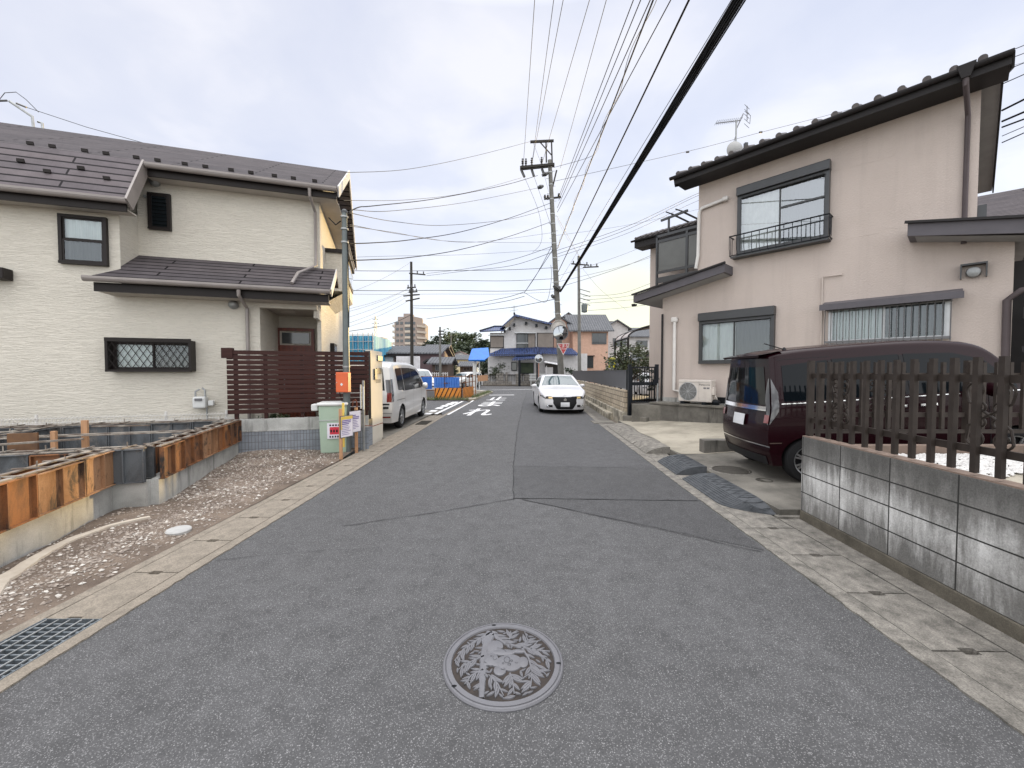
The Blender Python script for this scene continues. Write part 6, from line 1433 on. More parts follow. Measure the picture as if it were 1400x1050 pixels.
# --- white saloon facing us
def saloon(name, label, loc, rz, paintm, glassm, detail=True):
    c = Car(4.85, 1.80, .17, .90, [(0, .98), (.3, 1.02), (.9, 1.06), (1.45, 1.36), (1.9, 1.43), (2.6, 1.45), (2.95, 1.40), (3.72, 1.00), (3.85, .96), (4.5, .86), (4.75, .76), (4.85, .70)],
            [(.2, .05), (.6, -.03), (1.1, .05)], [(.15, -.03), (.35, .03), (.6, -.02), (.8, -.10), (.95, -.2)], [(1.10, .325), (3.95, .325)], tumble=.38, rc=.09, pf=.20, pr=.12, bulF=.20, bulR=.12, mid=.58, fadeF=.5, shoulder=.015)
    t = thing(name, label, 'car', loc, rz); c.body(t, paintm); under(c, t)
    c.top(2.98, 3.66, LI((2.98, -.90), (3.66, -1.0)), LI((2.98, .90), (3.66, 1.0)), glassm, 'windscreen', t); c.top(.98, 1.42, K(-.92), K(.92), glassm, 'rear_window', t)
    for sg in (-1, 1):
        c.side(sg, 1.35, 2.25, LI((1.35, .95), (2.25, .94)), LI((1.35, 1.20), (1.7, 1.32), (2.25, 1.345)), glassm, 'side_window', t); c.side(sg, 2.32, 3.35, K(.945), LI((2.32, 1.345), (2.8, 1.32), (3.35, 1.05)), glassm, 'side_window', t)
        mb = MB(); mb.lathe([(.0, -.14), (.055, -.10), (.075, .0), (.06, .08), (.0, .11)], 12, (3.18-2.42, sg*1.0, 1.01), 'y'); mb.tube([(3.20-2.42, sg*.80, .93), (3.19-2.42, sg*.96, .97)], .02, 6); mb.build('wing_mirror', paintm, t, smooth=50)
        # headlamps wrap the corners
        c.side(sg, 4.46, 4.85, LI((4.46, .68), (4.85, .575)), LI((4.46, .70), (4.7, .71), (4.85, .675)), 'lamp_dark', 'headlight', t, eps=.006)
        yl, yr = ((lambda z: .44+(.68-z)*.6) if sg > 0 else (lambda z: -c.hw(c.L, z))), ((lambda z: c.hw(c.L, z)) if sg > 0 else (lambda z: -.44-(.68-z)*.6))
        h = c.capp('f', .575, .672, yl, yr, 'lamp_clear', 'headlight', t, eps=.008)
        a, b = (.46, .60) if sg > 0 else (-.60, -.46); c.capp('f', .59, .655, K(a), K(b), 'lamp_amber', 'lamp_lens', h, eps=.016)
        a, b = (.62, .70) if sg > 0 else (-.70, -.62); c.capp('f', .59, .66, K(a), K(b), 'lamp_dark', 'lamp_lens', h, eps=.014)
        yl, yr = (K(.46), LI((.26, .66), (.38, .60))) if sg > 0 else (LI((.26, -.66), (.38, -.60)), K(-.46))
        fg = c.capp('f', .27, .35, yl, yr, 'black_plastic', 'fog_recess', t, eps=.008); mb = MB(); mb.lathe([(.05, 0), (.052, .016), (.036, .016), (.034, .008), (.02, .01)], 16, (0, 0, 0), 'x')
        p = c.cap(c.L, sg*.63, .31, None, .012); mb.v = [(v[0]+p[0], v[1]+p[1], v[2]+p[2]) for v in mb.v]; mb.build('fog_lamp', 'chrome', fg)
    # hexagon grille
    gl = lambda z: -interp([(.20, .30), (.42, .44), (.52, .43), (.66, .48)], z); gr = lambda z: -gl(z)
    gq_ = c.capp('f', .20, .655, gl, gr, 'black_plastic', 'grille', t, eps=.010, nz=14)
    c.capp('f', .655, .668, lambda z: -.48, lambda z: .48, 'chrome', 'grille_trim', gq_, eps=.012)
    c.capp('f', .18, .198, lambda z: -.26, lambda z: .26, 'chrome', 'grille_trim', gq_, eps=.012)
    p = c.cap(c.L, 0, .56, None, .02)
    mb = MB(); mb.prism([(-.05, -.05), (.05, -.05), (.062, .0), (.03, .03), (0, .075), (-.03, .03), (-.062, .0)], p[0], p[0]+.015, 'x'); mb.v = [(v[0], v[1], v[2]+.56) for v in mb.v]; mb.build('emblem', 'chrome', gq_)
    c.capp('f', .29, .455, K(-.165), K(.165), 'plate', 'number_plate', t, eps=.028, ny=4)
    mb = MB()
    for sg in (-1, 1): mb.tube([(4.05-2.42-.55, sg*.2, .995), (4.05-2.42-.58, sg*.62, .985)], .008, 5)
    mb.build('wiper', 'black_plastic', t)
    wheel_set(c, t, .325, 5); return t
saloon('saloon_car', 'white saloon car facing us on the right side of the road', (1.93, 15.15+2.42, 0), R(-90+1.0), 'car_white', 'car_glass_blue')
# distant cars
def smallcar(label, loc, rz, m, L=3.9, H=1.55):
    c = Car(L, 1.66, .2, .92, [(0, H-.12), (.3, H-.02), (1.2, H), (L-1.9, H-.05), (L-1.55, H-.15), (L-.95, 1.02), (L-.8, .95), (L-.1, .80), (L, .70)], [(.2, 0), (.9, 0), (1.5, .15)], [(.2, 0), (.5, .04), (.9, -.1)], [(.7, .3), (L-.75, .3)], tumble=.2, rc=.1)
    t = thing('parked_car', label, 'car', loc, rz); c.body(t, m); under(c, t); c.top(L-1.52, L-1.0, K(-.95), K(.95), 'car_glass_blue', 'windscreen', t)
    for sg in (-1, 1):
        c.side(sg, .3, L-1.75, K(.97), K(H-.17), 'car_glass', 'side_window', t); c.side(sg, L-1.7, L-1.15, K(.97), LI((L-1.7, H-.2), (L-1.15, 1.10)), 'car_glass', 'side_window', t)
        yl, yr = (K(.45), K(.72)) if sg > 0 else (K(-.72), K(-.45)); c.capp('f', .55, .66, yl, yr, 'lamp_clear', 'headlight', t)
    c.capp('f', .42, .50, K(-.45), K(.45), 'black_plastic', 'grille', t)
    wheel_set(c, t, .3, 5); return t
# ============================================================ BACKGROUND
def pxr(px0, py0, px1, py1, Y): return PX(px0, Y), PX(px1, Y), PZ(py1, Y), PZ(py0, Y)
def hs(name, label, Y, depth, px0, px1, pye, pyr, wallm, roofm, ridge='x', wins=(), ov=.45, z0=0, group=None, cat='house', winm='pane_dark', rx=None):
    """simple house facing the camera: gable roof with ridge along x or y"""
    x0, x1 = PX(px0, Y), PX(px1, Y); ze, zr = PZ(pye, Y), PZ(pyr, Y+depth/2 if ridge == 'x' else Y); t = thing(name, label, cat, ((x0+x1)/2, Y, 0), 0, group); w_ = (x1-x0)/2
    mb = MB(); mb.box(-w_, w_, 0, depth, -.3, ze)
    if ridge == 'y': mb.prism([(-w_, ze), (w_, ze), (rx or 0, zr-.15)], 0, depth, 'y')
    else: mb.prism([(0, ze), (depth, ze), (depth/2, zr-.15)], -w_, w_, 'x')
    mb.build('wall', wallm, t); mb = MB()
    if ridge == 'x': roofslab(mb, -w_-ov, w_+ov, -ov, ze-.02, depth/2, zr, .15); roofslab(mb, -w_-ov, w_+ov, depth+ov, ze-.02, depth/2, zr, .15)
    else:
        for sx in (-1, 1):
            xe = sx*(w_+ov); r_ = rx or 0; mb.add([(xe, -ov, ze-.08), (r_, -ov, zr), (r_, depth+ov, zr), (xe, depth+ov, ze-.08), (xe, -ov, ze-.24), (r_, -ov, zr-.16), (r_, depth+ov, zr-.16), (xe, depth+ov, ze-.24)],
                   [(0, 1, 2, 3), (7, 6, 5, 4), (4, 5, 1, 0), (5, 6, 2, 1), (6, 7, 3, 2), (7, 4, 0, 3)] if sx < 0 else [(3, 2, 1, 0), (4, 5, 6, 7), (0, 1, 5, 4), (1, 2, 6, 5), (2, 3, 7, 6), (3, 0, 4, 7)])
    mb.build('roof', roofm, t)
    for (a, b, c_, d) in wins:
        X0, X1, Z0, Z1 = pxr(a, b, c_, d, Y); cx = (x0+x1)/2; mb = MB(); mb.box(X0-cx-.06, X1-cx+.06, -.08, .0, Z0-.06, Z0); mb.box(X0-cx-.06, X1-cx+.06, -.08, 0, Z1, Z1+.06); mb.box(X0-cx-.06, X0-cx, -.08, 0, Z0, Z1); mb.box(X1-cx, X1-cx+.06, -.08, 0, Z0, Z1); mb.box((X0+X1)/2-cx-.02, (X0+X1)/2-cx+.02, -.05, -.0, Z0, Z1)
        f = mb.build('window', 'alu_grey', t); mb = MB(); mb.box(X0-cx, X1-cx, -.03, -.004, Z0, Z1); mb.build('pane', winm, f)
    return t
# blue-roofed house at the junction
Yb = 47.; k = Yb/FPX
def bx(px): return PX(px, Yb)
def bz(py): return PZ(py, Yb)
B = thing('house', 'white two-storey house with blue glazed tile roofs facing the junction', 'house', (0, Yb, 0))
mb = MB(); mb.box(bx(670), bx(757), 0, 8, -.1, bz(455)); mb.prism([(bx(689), bz(455)-.01), (bx(757), bz(455)-.01), (bx(757), bz(446)), (bx(705), bz(434))], .01, .35, 'y'); mb.box(bx(668), bx(800), -1.2, 0, -.1, bz(484)); mb.build('wall', 'wall_white', B)
mb = MB()
mb.add([(bx(684), -.9, bz(449)), (bx(704), -.9, bz(431)), (bx(704), 4, bz(431)), (bx(684), 4, bz(449)), (bx(684), -.9, bz(451)), (bx(704), -.9, bz(433.5)), (bx(704), 4, bz(433.5)), (bx(684), 4, bz(451))], [(0, 1, 2, 3), (4, 7, 6, 5), (0, 4, 5, 1), (0, 3, 7, 4)])
mb.add([(bx(704), -.9, bz(431)), (bx(757), -.9, bz(444)), (bx(757), 5, bz(440)), (bx(704), 5, bz(431)), (bx(704), -.9, bz(433.5)), (bx(757), -.9, bz(446.5)), (bx(757), 5, bz(443)), (bx(704), 5, bz(433.5))], [(0, 1, 2, 3), (4, 7, 6, 5), (0, 4, 5, 1), (1, 5, 6, 2)])
mb.slab([(bx(657), -.8, bz(453.5)), (bx(689), -.85, bz(452)), (bx(692), 2.6, bz(443)), (bx(675), 2.6, bz(443))], .14)
mb.build('upper_roof', 'kawara_blue', B)
mb = MB(); mb.tube([(bx(703), -1, bz(430)), (bx(705), 5, bz(430))], .12, 6); mb.build('ridge_tile', 'alu_black', B); mb = MB(); mb.tube([(bx(657), -.8, bz(453)), (bx(675), 2.6, bz(442.5)), (bx(690), 2.6, bz(442.5))], .09, 6); mb.build('ridge_tile', 'alu_black', B)
for px, py in ((690, 451.5), (697, 448), (703, 443), (719, 441), (733, 444), (746, 447)): mb = MB(); mb.box(bx(px)-.12, bx(px)+.12, -.7, .02, bz(py)-.28, bz(py)); mb.build('roof_bracket', 'alu_black', B)
def tiledroof(name, pts_lo, pts_hi, par, n=26):     # pantile sheet between two eave polylines (world x, local y, z)
    mb = MB(); rows = []
    for j in range(7):
        f = j/6; row = []
        for i in range(n*4+1):
            s = i/(n*4); a = Vector(pts_lo[0]).lerp(Vector(pts_lo[1]), s); b = Vector(pts_hi[0]).lerp(Vector(pts_hi[1]), s); p = a.lerp(b, f); p.z += .10*abs(math.sin(math.pi*i/4))+.04*(j % 2); row.append(tuple(p))
        rows.append(row)
    mb.grid(rows); mb.grid([[(p[0], p[1], p[2]-.14) for p in rows[0]], rows[0]]); return mb.build(name, 'kawara_blue', par, smooth=60)
tiledroof('lower_roof', [(bx(667), -2.2, bz(487)), (bx(740), -2.2, bz(485))], [(bx(686), 0, bz(477.5)), (bx(735), 0, bz(475))], B)
tiledroof('lower_roof', [(bx(733), -2.2, bz(483)), (bx(788), -2.2, bz(486.5))], [(bx(733), 0, bz(475)), (bx(782), 0, bz(477))], B)
tiledroof('porch_roof', [(bx(700), -3.4, bz(493)), (bx(734), -3.4, bz(491))], [(bx(706), -1.3, bz(487.5)), (bx(731), -1.3, bz(487))], B, 12)
mb = MB(); mb.box(bx(708), bx(711), -3.2, -2.9, 0, bz(493)); mb.build('porch_post', 'alu_black', B); mb = MB(); mb.box(bx(731), bx(733), -3.2, -2.9, 0, bz(492)); mb.build('porch_post', 'alu_black', B)
for (a, b, c_, d, m_, y_) in ((671, 460, 688, 475, 'wall_tan', -.04), (707, 457, 721, 475.5, 'pane_dark', -.04), (722, 456, 731, 475.5, 'wall_tan', -.06), (735, 456, 756, 475, 'wall_tan', -.05), (700, 496, 706, 506, 'pane_dark', -1.25), (712, 497, 728, 510, 'leaf_dark', -1.3), (745, 499, 760, 510, 'pane_dark', -1.3)):
    mb = MB(); mb.box(bx(a)-.08, bx(c_)+.08, y_-.03, y_+.05, bz(d)-.08, bz(b)+.08); f = mb.build('window', 'alu_black', B); mb = MB(); mb.box(bx(a), bx(c_), y_-.06, y_-.031, bz(d), bz(b))
    if m_ == 'wall_tan': mb.box((bx(a)+bx(c_))/2-.04, (bx(a)+bx(c_))/2+.04, y_-.075, y_-.06, bz(d), bz(b))
    mb.build('shutter' if m_ == 'wall_tan' else 'pane', m_, f)
mb = MB(); mb.box(bx(707)-.1, bx(722), -.45, -.1, bz(470), bz(469)); mb.box(bx(704), bx(732), -.5, -.05, bz(456), bz(454.8)); mb.box(bx(670)-.2, bx(690), -.4, -.05, bz(459), bz(458)); mb.build('window_rail', 'alu_silver', B)
mb = MB(); mb.tube([(bx(703), 3, bz(432)), (bx(703), 3, bz(412))], .04, 6); mb.tube([(bx(697), 3, bz(420)), (bx(709), 3, bz(418))], .025, 5); mb.tube([(bx(699), 3, bz(415)), (bx(707), 3, bz(414.5))], .02, 5); mb.build('aerial', 'galv', B)
t = thing('awning', 'white sloping carport sheet in front of the blue-roofed house', 'awning', (bx(752), 44.3, 0)); x0, x1 = PX(741, 44.3)-PX(752, 44.3), PX(765, 44.3)-PX(752, 44.3)
P('white_sheet', (.78, .78, .80), .6)
mb = MB(); mb.slab([(x0, 0, PZ(494.5, 44.3)), (x1, 0, PZ(499, 44.3)), (x1+.2, 2.0, PZ(496, 46)), (x0+.3, 2.0, PZ(492, 46))], .08); mb.build('sheet', 'white_sheet', t); mb = MB()
for x in (x0+.25, x1-.2): mb.box(x-.05, x+.05, .2, .3, 0, PZ(500, 44.3)); 
mb.box(x0+.1, x0+1.0, .5, .6, 0, PZ(502, 44.5)); mb.build('awning_post', 'wall_white', t)
# garden wall with pillars along the far side of the junction
Yg = 45.6
t = thing('garden_wall', 'grey stone garden wall with pillars in front of the blue-roofed house', 'wall', (0, Yg, 0))
mb = MB(); zt = PZ(521.5, Yg); mb.box(PX(658, Yg), PX(700, Yg), 0, .25, 0, zt); mb.box(PX(706, Yg), PX(770, Yg), 0, .25, 0, zt); mb.box(PX(560, Yg), PX(640, Yg), 0, .25, 0, zt+.2); mb.build('wall_base', 'garden_wall', t)
for a, b, c_ in ((662, 669, 511), (678, 688.5, 510), (691, 694, 509), (705, 713, 511), (717, 724, 512)): mb = MB(); mb.box(PX(a, Yg), PX(b, Yg), -.06, .31, 0, PZ(c_, Yg)); mb.build('pillar', 'garden_wall', t, bev=.03)
mb = MB()
for i in range(26): x = PX(664+i*2.2, Yg); mb.box(x-.02, x+.02, .1, .14, zt, PZ(512, Yg))
mb.box(PX(663, Yg), PX(723, Yg), .08, .16, PZ(513, Yg), PZ(512, Yg)); mb.build('railing', 'iron_brown', t)
Yr = 44.6; t = thing('guard_rail', 'white three-rail guard rail at the junction behind the orange mirror post', 'guard rail', (0, Yr, 0)); mb = MB()
for py in (511.5, 515.5, 519): mb.box(PX(723.5, Yr), PX(745, Yr), -.03, .03, PZ(py+1, Yr), PZ(py-.6, Yr))
mb.build('rail', 'white_plastic', t); mb = MB()
for px in (726, 737, 744): mb.box(PX(px, Yr)-.05, PX(px, Yr)+.05, .03, .1, 0, PZ(511, Yr))
mb.build('post', 'white_plastic', t)
# pink house right
Yp = 50.
hs('house', 'beige gabled house with grey roof behind the leaning utility pole', Yp+1.5, 9, 738, 792, 452, 431, 'wall_pink', 'kawara_grey', 'y', [(781, 457, 785, 470), (790, 456, 793, 469)], rx=-.2)
P_ = hs('house', 'pink two-storey house with grey tiled roof, right of the junction', Yp, 8, 783, 831, 452, 430, 'wall_peach', 'kawara_grey', 'x', [(809.5, 456, 828, 470)], ov=.6)
hs('house', 'grey gabled house behind the pink house', Yp+14, 9, 753, 800, 446, 427, 'wall_pink', 'kawara_grey', 'y')
mb = MB(); mb.box(-.55, .35, -.1, -.0, PZ(503, Yp), PZ(487, Yp)); mb.build('window', 'pane_dark', P_); 
mb = MB(); mb.box(-.7, .5, -.25, .0, PZ(487, Yp), PZ(486, Yp)); mb.build('window_hood', 'fascia_brown', P_)
for i, (Y, a, b, e1, r1, lab) in enumerate(((56, 827, 858, 449, 437, 'white gabled house between the pink house and the carport'), (60, 852, 905, 460, 448, 'white house with green-grey roof behind the arched carport'))):
    hs('house', lab, Y, 8, a, b, e1, r1, 'wall_white', 'kawara_grey', 'y' if i == 0 else 'x', [(838, 463, 855, 473)] if i == 0 else [(870, 466, 884, 474)])
hs('house', 'dark-roofed house far behind the white gabled house', 70, 8, 815, 850, 450, 439, 'wall_white', 'slate', 'x')
hs('house', 'low white garage with small gable near the black gate', 30, 5, 862, 910, 497, 482, 'wall_white', 'kawara_grey', 'y')
# carport
Yc = 24.; t = thing('carport', 'dark-framed carport with arched translucent roof behind the garden gate', 'carport', (0, Yc, 0))
P('poly_sheet', (.40, .34, .31), .35)
def arch(px, y): return [(PX(858, Yc)+4.2*(1-math.cos(a)), y, PZ(462, Yc)+1.0*math.sin(a)) for a in [math.pi/2*i/10 for i in range(11)]]
mb = MB()
for y in (0, 1.5, 3.): mb.tube(arch(0, y), .05, 6); mb.box(PX(858, Yc)-.06, PX(858, Yc)+.06, y-.06, y+.06, 0, PZ(462, Yc))
mb.tube([(PX(858, Yc), 0, PZ(462, Yc)), (PX(858, Yc), 3, PZ(462, Yc))], .06, 6); mb.build('carport_frame', 'fascia_brown', t)
mb = MB(); mb.grid([arch(0, 0), arch(0, 3.)]); mb.build('carport_roof', 'poly_sheet', t)
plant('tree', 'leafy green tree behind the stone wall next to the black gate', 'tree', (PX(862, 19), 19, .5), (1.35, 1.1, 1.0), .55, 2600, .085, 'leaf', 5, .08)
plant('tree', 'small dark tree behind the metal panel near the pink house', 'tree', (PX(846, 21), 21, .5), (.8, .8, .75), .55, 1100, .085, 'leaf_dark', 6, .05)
plant('shrub', 'green shrub behind the bars of the black garden gate', 'shrub', (PX(888, 14.6), 14.6, .62), (.42, .4, .42), .25, 500, .05, 'leaf_dark', 7, .02)
plant('shrub', 'low green bush behind the white saloon beside the dark panel', 'shrub', (PX(778, 43), 43, 0), (1.4, 1, .9), .3, 600, .16, 'leaf_dark', 8, .04)
smallcar('white car parked behind the garden gate bars', (PX(888, 27), 27, 0), R(-100), 'car_white')
Ys = 23.; t = thing('yellow_sign', 'bright yellow sign above the dark wall panel near the pink house', 'sign', (PX(836.5, Ys), Ys, 0)); w_ = PX(841, Ys)-PX(836.5, Ys)
mb = MB(); mb.box(-w_, w_, -.02, .02, PZ(503, Ys), PZ(489, Ys)); s_ = mb.build('sign_board', 'yellow', t, bev=.01); mb = MB(); mb.box(-.03, .03, .02, .06, 0, PZ(490, Ys)); mb.build('post', 'alu_dark', t)
mb = MB(); mb.prism([(-.08, PZ(500, Ys)), (.06, PZ(502, Ys)), (.03, PZ(494, Ys)), (-.03, PZ(492, Ys))], -.024, -.021, 'y'); mb.build('symbol', 'ink', s_)
# ---- mirrors and give way sign
t = thing('traffic_mirror', 'small round traffic mirror on an orange post at the junction', 'traffic mirror', (PX(676+0, 43), 43, 0)); t.location.x = PX(736.5, 43)
mb = MB(); mb.tube([(0, 0, 0), (0, 0, PZ(492, 43))], .05, 8); mb.build('post', 'post_orange', t)
zc = PZ(490.5, 43); mb = MB(); mb.lathe([(.44, 0), (.44, -.06), (.40, -.07), (.40, -.03)], 24, (0, -.08, zc), 'y', cap=False); mb.lathe([(.44, .0), (.2, .06), (.01, .07)], 24, (0, -.08, zc), 'y', cap=False); mb.build('hood', 'white_plastic', t, smooth=40)
mb = MB(); mb.lathe([(.40, -.05), (.3, -.085), (.15, -.11), (.01, -.12)], 24, (0, -.08, zc), 'y', cap=False); mb.build('mirror_glass', 'mirror', t, smooth=60)
Yo = 20.8
t = thing('traffic_mirror', 'pair of large round traffic mirrors on the leaning utility pole', 'traffic mirror', (PX(765, Yo), Yo, 0))
for k_, (px, py, r_, m_, yy) in enumerate(((764, 447, .36, 'mirror_back', .25), (765, 456, .37, 'alu_grey', -.30))):
    x = PX(px, Yo)-PX(765, Yo); z = PZ(py, Yo); mb = MB(); mb.lathe([(r_, yy), (r_*1.05, yy-.03), (r_*1.05, yy-.10), (r_, yy-.11), (r_*.97, yy-.04)], 28, (x, 0, z), 'y', cap=False); mb.lathe([(r_, yy), (r_*.5, yy+.08), (.01, yy+.1)], 28, (x, 0, z), 'y', cap=False); h_ = mb.build('hood', m_, t, smooth=40)
    mb = MB(); mb.lathe([(r_*.97, yy-.045), (r_*.5, yy-.07), (.01, yy-.08)], 28, (x, 0, z), 'y', cap=False); mb.build('mirror_glass', 'mirror' if k_ == 1 else 'mirror_back', h_, smooth=60)
mb = MB(); mb.tube([(0, -.2, PZ(456, Yo)), (.1, .9, PZ(454, Yo))], .03, 6); mb.tube([(0, .25, PZ(447, Yo)), (.1, .9, PZ(449, Yo))], .03, 6); mb.build('bracket', 'galv', t)
Yt = 21.0; x = PX(770, Yt); z0, z1 = PZ(485.5, Yt), PZ(469.5, Yt); hw = (PX(779, Yt)-PX(762, Yt))/2
t = thing('stop_sign', 'red triangular stop sign with white lettering on the leaning utility pole', 'sign', (x, Yt, 0))
def tri(s, y0, y1): cz = z1-(z1-z0)*.36; return ([(-hw*s, cz+(z1-cz)*s), (0, cz+(z0-cz)*s), (hw*s, cz+(z1-cz)*s)])
mb = MB(); mb.prism(tri(1, 0, 0), .0, .02, 'y'); mb.build('sign_edge', 'sign_white', t); mb = MB(); mb.prism(tri(.86, 0, 0), -.006, -.001, 'y'); b_ = mb.build('sign_face', 'sign_red', t)
text('止まれ', .20, 'lettering', 'sign_white', b_, (0, -.008, z1-.14), (math.pi/2, 0, 0), 1.0, 1.1); text('STOP', .11, 'lettering', 'sign_white', b_, (0, -.008, z1-.29), (math.pi/2, 0, 0))
mb = MB(); mb.tube([(0, .03, z1-.2), (-.05, .75, z1-.2)], .025, 6); mb.build('bracket', 'galv', t)
# ------------------------------------------------------------ utility poles
def stepbolts(mb, a, b, n, r=.012):
    for i in range(n):
        p = Vector(a).lerp(Vector(b), (i+.5)/n); s = 1 if i % 2 else -1; mb.tube([p, p+Vector((s*.22, -.03, 0))], r, 4)
Yq = 22.; pb, pt_ = At(768, 512, Yq), At(751.5, 219, Yq); pb.z = -.1; pb.x += .05
t = thing('utility_pole', 'tall leaning concrete utility pole with cross arms beside the white saloon', 'utility pole', (pb.x, Yq, 0)); o_ = Vector((pb.x, Yq, 0)); rel = lambda v: Vector(v)-o_
mb = MB(); a, b = rel(pb), rel(pt_); mb.tube([a, a.lerp(b, .5), b], [.175, .145, .105], 18); mb.build('pole_shaft', 'concrete_pole', t, smooth=50)
for i in range(26):
    mb = MB(); p = a.lerp(b, .18).lerp(a.lerp(b, .97), (i+.5)/26); s_ = 1 if i % 2 else -1; mb.tube([p, p+Vector((s_*.24, -.03, 0))], .013, 4); mb.build('step_bolt', 'galv', t)
for s in (.32, .37, .42, .5, .55, .60, .66, .70, .74, .78, .84, .9, .95): q = a.lerp(b, s); rr = .175-.07*s+.012; mb = MB(); mb.lathe([(rr, -.03), (rr, .03)], 14, q); mb.build('pole_band', 'galv', t)
def rp(px, py, dy=0): return rel(At(px, py, Yq+dy))
mb = MB(); mb.bar(rp(711, 229, -.2), rp(758, 224.5, -.2), .10, .12); mb.bar(rp(711, 231.5, .2), rp(758, 227, .2), .08, .10); mb.bar(rp(725, 194), rp(757, 192.5), .10, .11); mb.bar(rp(747, 222), rp(746.5, 194), .07, .07); mb.bar(rp(755, 224), rp(754, 193), .07, .07); mb.bar(rp(738, 194), rp(754, 212), .04, .05)
mb.bar(rp(744, 272), rp(767, 269.5), .08, .08); mb.bar(rp(754, 262), rp(761, 233), .10, .08); mb.build('cross_arm', 'pole_dark', t)
mb = MB()
def ins(px, py, h=.42): p = rp(px, py); mb.lathe([(.05, 0), (.06, h*.2), (.035, h*.3), (.075, h*.45), (.04, h*.55), (.075, h*.7), (.045, h*.82), (.055, h)], 10, p)
for px, py in ((714.5, 228), (719, 228), (727, 227), (740.5, 226)): ins(px, py)
for px, py in ((745, 273), (764, 271), (749, 273)): ins(px, py, .25)
for (p0, p1) in (((713, 233), (717, 242)), ((727, 232), (730, 241)), ((741, 231), (744, 239))): mb.tube([rp(*p0), rp(*p1)], .07, 8)
mb.build('insulator', 'insulator', t)
for (x0, y0, x1, y1, r_) in ((741, 240, 750, 236, .12), (735, 257, 743, 254, .12), (757, 390, 766, 397, .16), (754, 403, 758, 408, .10), (760, 396, 766, 392, .12)): mb = MB(); mb.tube([rp(x0, y0, -.2), rp((x0+x1)/2, (y0+y1)/2, -.2), rp(x1, y1, -.2)], [r_*.6, r_, r_*.5], 8); mb.build('switch_gear', 'insulator', t)
def pole(name, label, px, pyt, Y, r, m, arms=(), lean=0, z0=0., ins_=True, group=None):
    x = PX(px, Y); zt = PZ(pyt, Y); t = thing(name, label, 'utility pole', (x, Y, 0), 0, group); mb = MB(); mb.tube([(0, 0, -.2), (lean, 0, zt)], [r, r*.62], 12); mb.build('pole_shaft', m, t, smooth=50)
    mb = MB(); n = 0
    for (pa, pya, pb_, pyb) in arms: mb = MB(); mb.bar((PX(pa, Y)-x, -.1, PZ(pya, Y)), (PX(pb_, Y)-x, -.1, PZ(pyb, Y)), .09, .10); n += 1; mb.build('cross_arm', 'pole_dark', t)
    if ins_ and n:
        mb = MB()
        for (pa, pya, pb_, pyb) in arms[:3]:
            for s in (.12, .5, .88): mb.tube([(PX(pa+(pb_-pa)*s, Y)-x, -.1, PZ(pya+(pyb-pya)*s, Y)), (PX(pa+(pb_-pa)*s, Y)-x, -.1, PZ(pya+(pyb-pya)*s, Y)+.26)], .06, 6)
        mb.build('insulator', 'insulator', t)
    return t
pole('utility_pole', 'slim dark utility pole right of the leaning pole, farther away', 792.5, 350, 36, .17, 'concrete_pole', [(780, 361, 804, 363), (796, 366, 817, 365)], lean=-.15)
t = thing('transformer', 'grey cylindrical transformer hung on the farther right utility pole', 'transformer', (PX(798, 36), 35.8, 0)); mb = MB(); mb.lathe([(.05, PZ(428, 36)), (.26, PZ(427, 36)), (.28, PZ(417, 36)), (.1, PZ(415.5, 36))], 14); mb.build('tank', 'steel_pole', t, smooth=40)
mb = MB()
for py in (396, 402, 408, 414): mb.bar((-.4, 0, PZ(py, 36)), (.5, 0, PZ(py+4, 36)), .05, .05)
mb.build('brackets', 'insulator', t)
pole('utility_pole', 'dark utility pole in front of the apartment tower', 563.5, 358, 36, .17, 'pole_dark', [(561, 374, 583, 376), (558, 394, 570, 393), (560, 400, 572, 399), (553, 405, 575, 403), (556, 412, 575, 408)])
pole('utility_pole', 'pale concrete pole before the orange house beyond the blue barrier', 602, 447, 34, .12, 'concrete_pole', [(600, 453, 608, 453), (600, 457, 608, 457)], ins_=False)
pole('utility_pole', 'thin far pole in front of the wooded hill', 617, 458, 75, .16, 'concrete_pole', [(612, 461, 622, 460)], ins_=False)
# ---- far left
Y = 38.; t = thing('scaffolded_building', 'building wrapped in blue scaffold netting behind the louvre fence', 'building', (0, Y, 0))
mb = MB(); rows = []; n = 60
for j in range(7):
    z = PZ(522, Y)+(PZ(459, Y)-PZ(522, Y))*j/6; rows.append([(PX(470, Y)+(PX(511, Y)-PX(470, Y))*i/n, .10*math.sin(i*1.3)*math.sin(j*.8+1), z) for i in range(n+1)])
mb.grid(rows); mb.box(PX(470, Y), PX(510, Y), .3, 6, 0, PZ(461, Y)); mb.grid([[(PX(511, Y)+.1*math.sin(i), i*.5, PZ(522, Y)), (PX(511, Y)+.1*math.sin(i), i*.5, PZ(459, Y))][::1] for i in range(12)]); mb.build('netting', 'scaf_net', t)
mb = MB()
for px in (478, 484, 491, 498, 505, 511): mb.tube([(PX(px, Y), -.15, 0), (PX(px, Y), -.15, PZ(455, Y))], .04, 5)
for py in (458, 467, 478, 490): mb.tube([(PX(470, Y), -.15, PZ(py, Y)), (PX(512, Y), -.15, PZ(py, Y))], .03, 5)
mb.build('scaffold_pipes', 'galv', t)
Y = 400.; t = thing('pylon', 'distant steel lattice power pylon rising behind the blue netting', 'pylon', (PX(514.5, Y), Y, 0)); mb = MB(); zt = PZ(432, Y)
for sx in (-1, 1):
    for sy in (-1, 1): mb.tube([(sx*4.2, sy*4, 0), (sx*1.5, sy*1.5, zt*.6), (sx*.35, sy*.35, zt)], .28, 4)
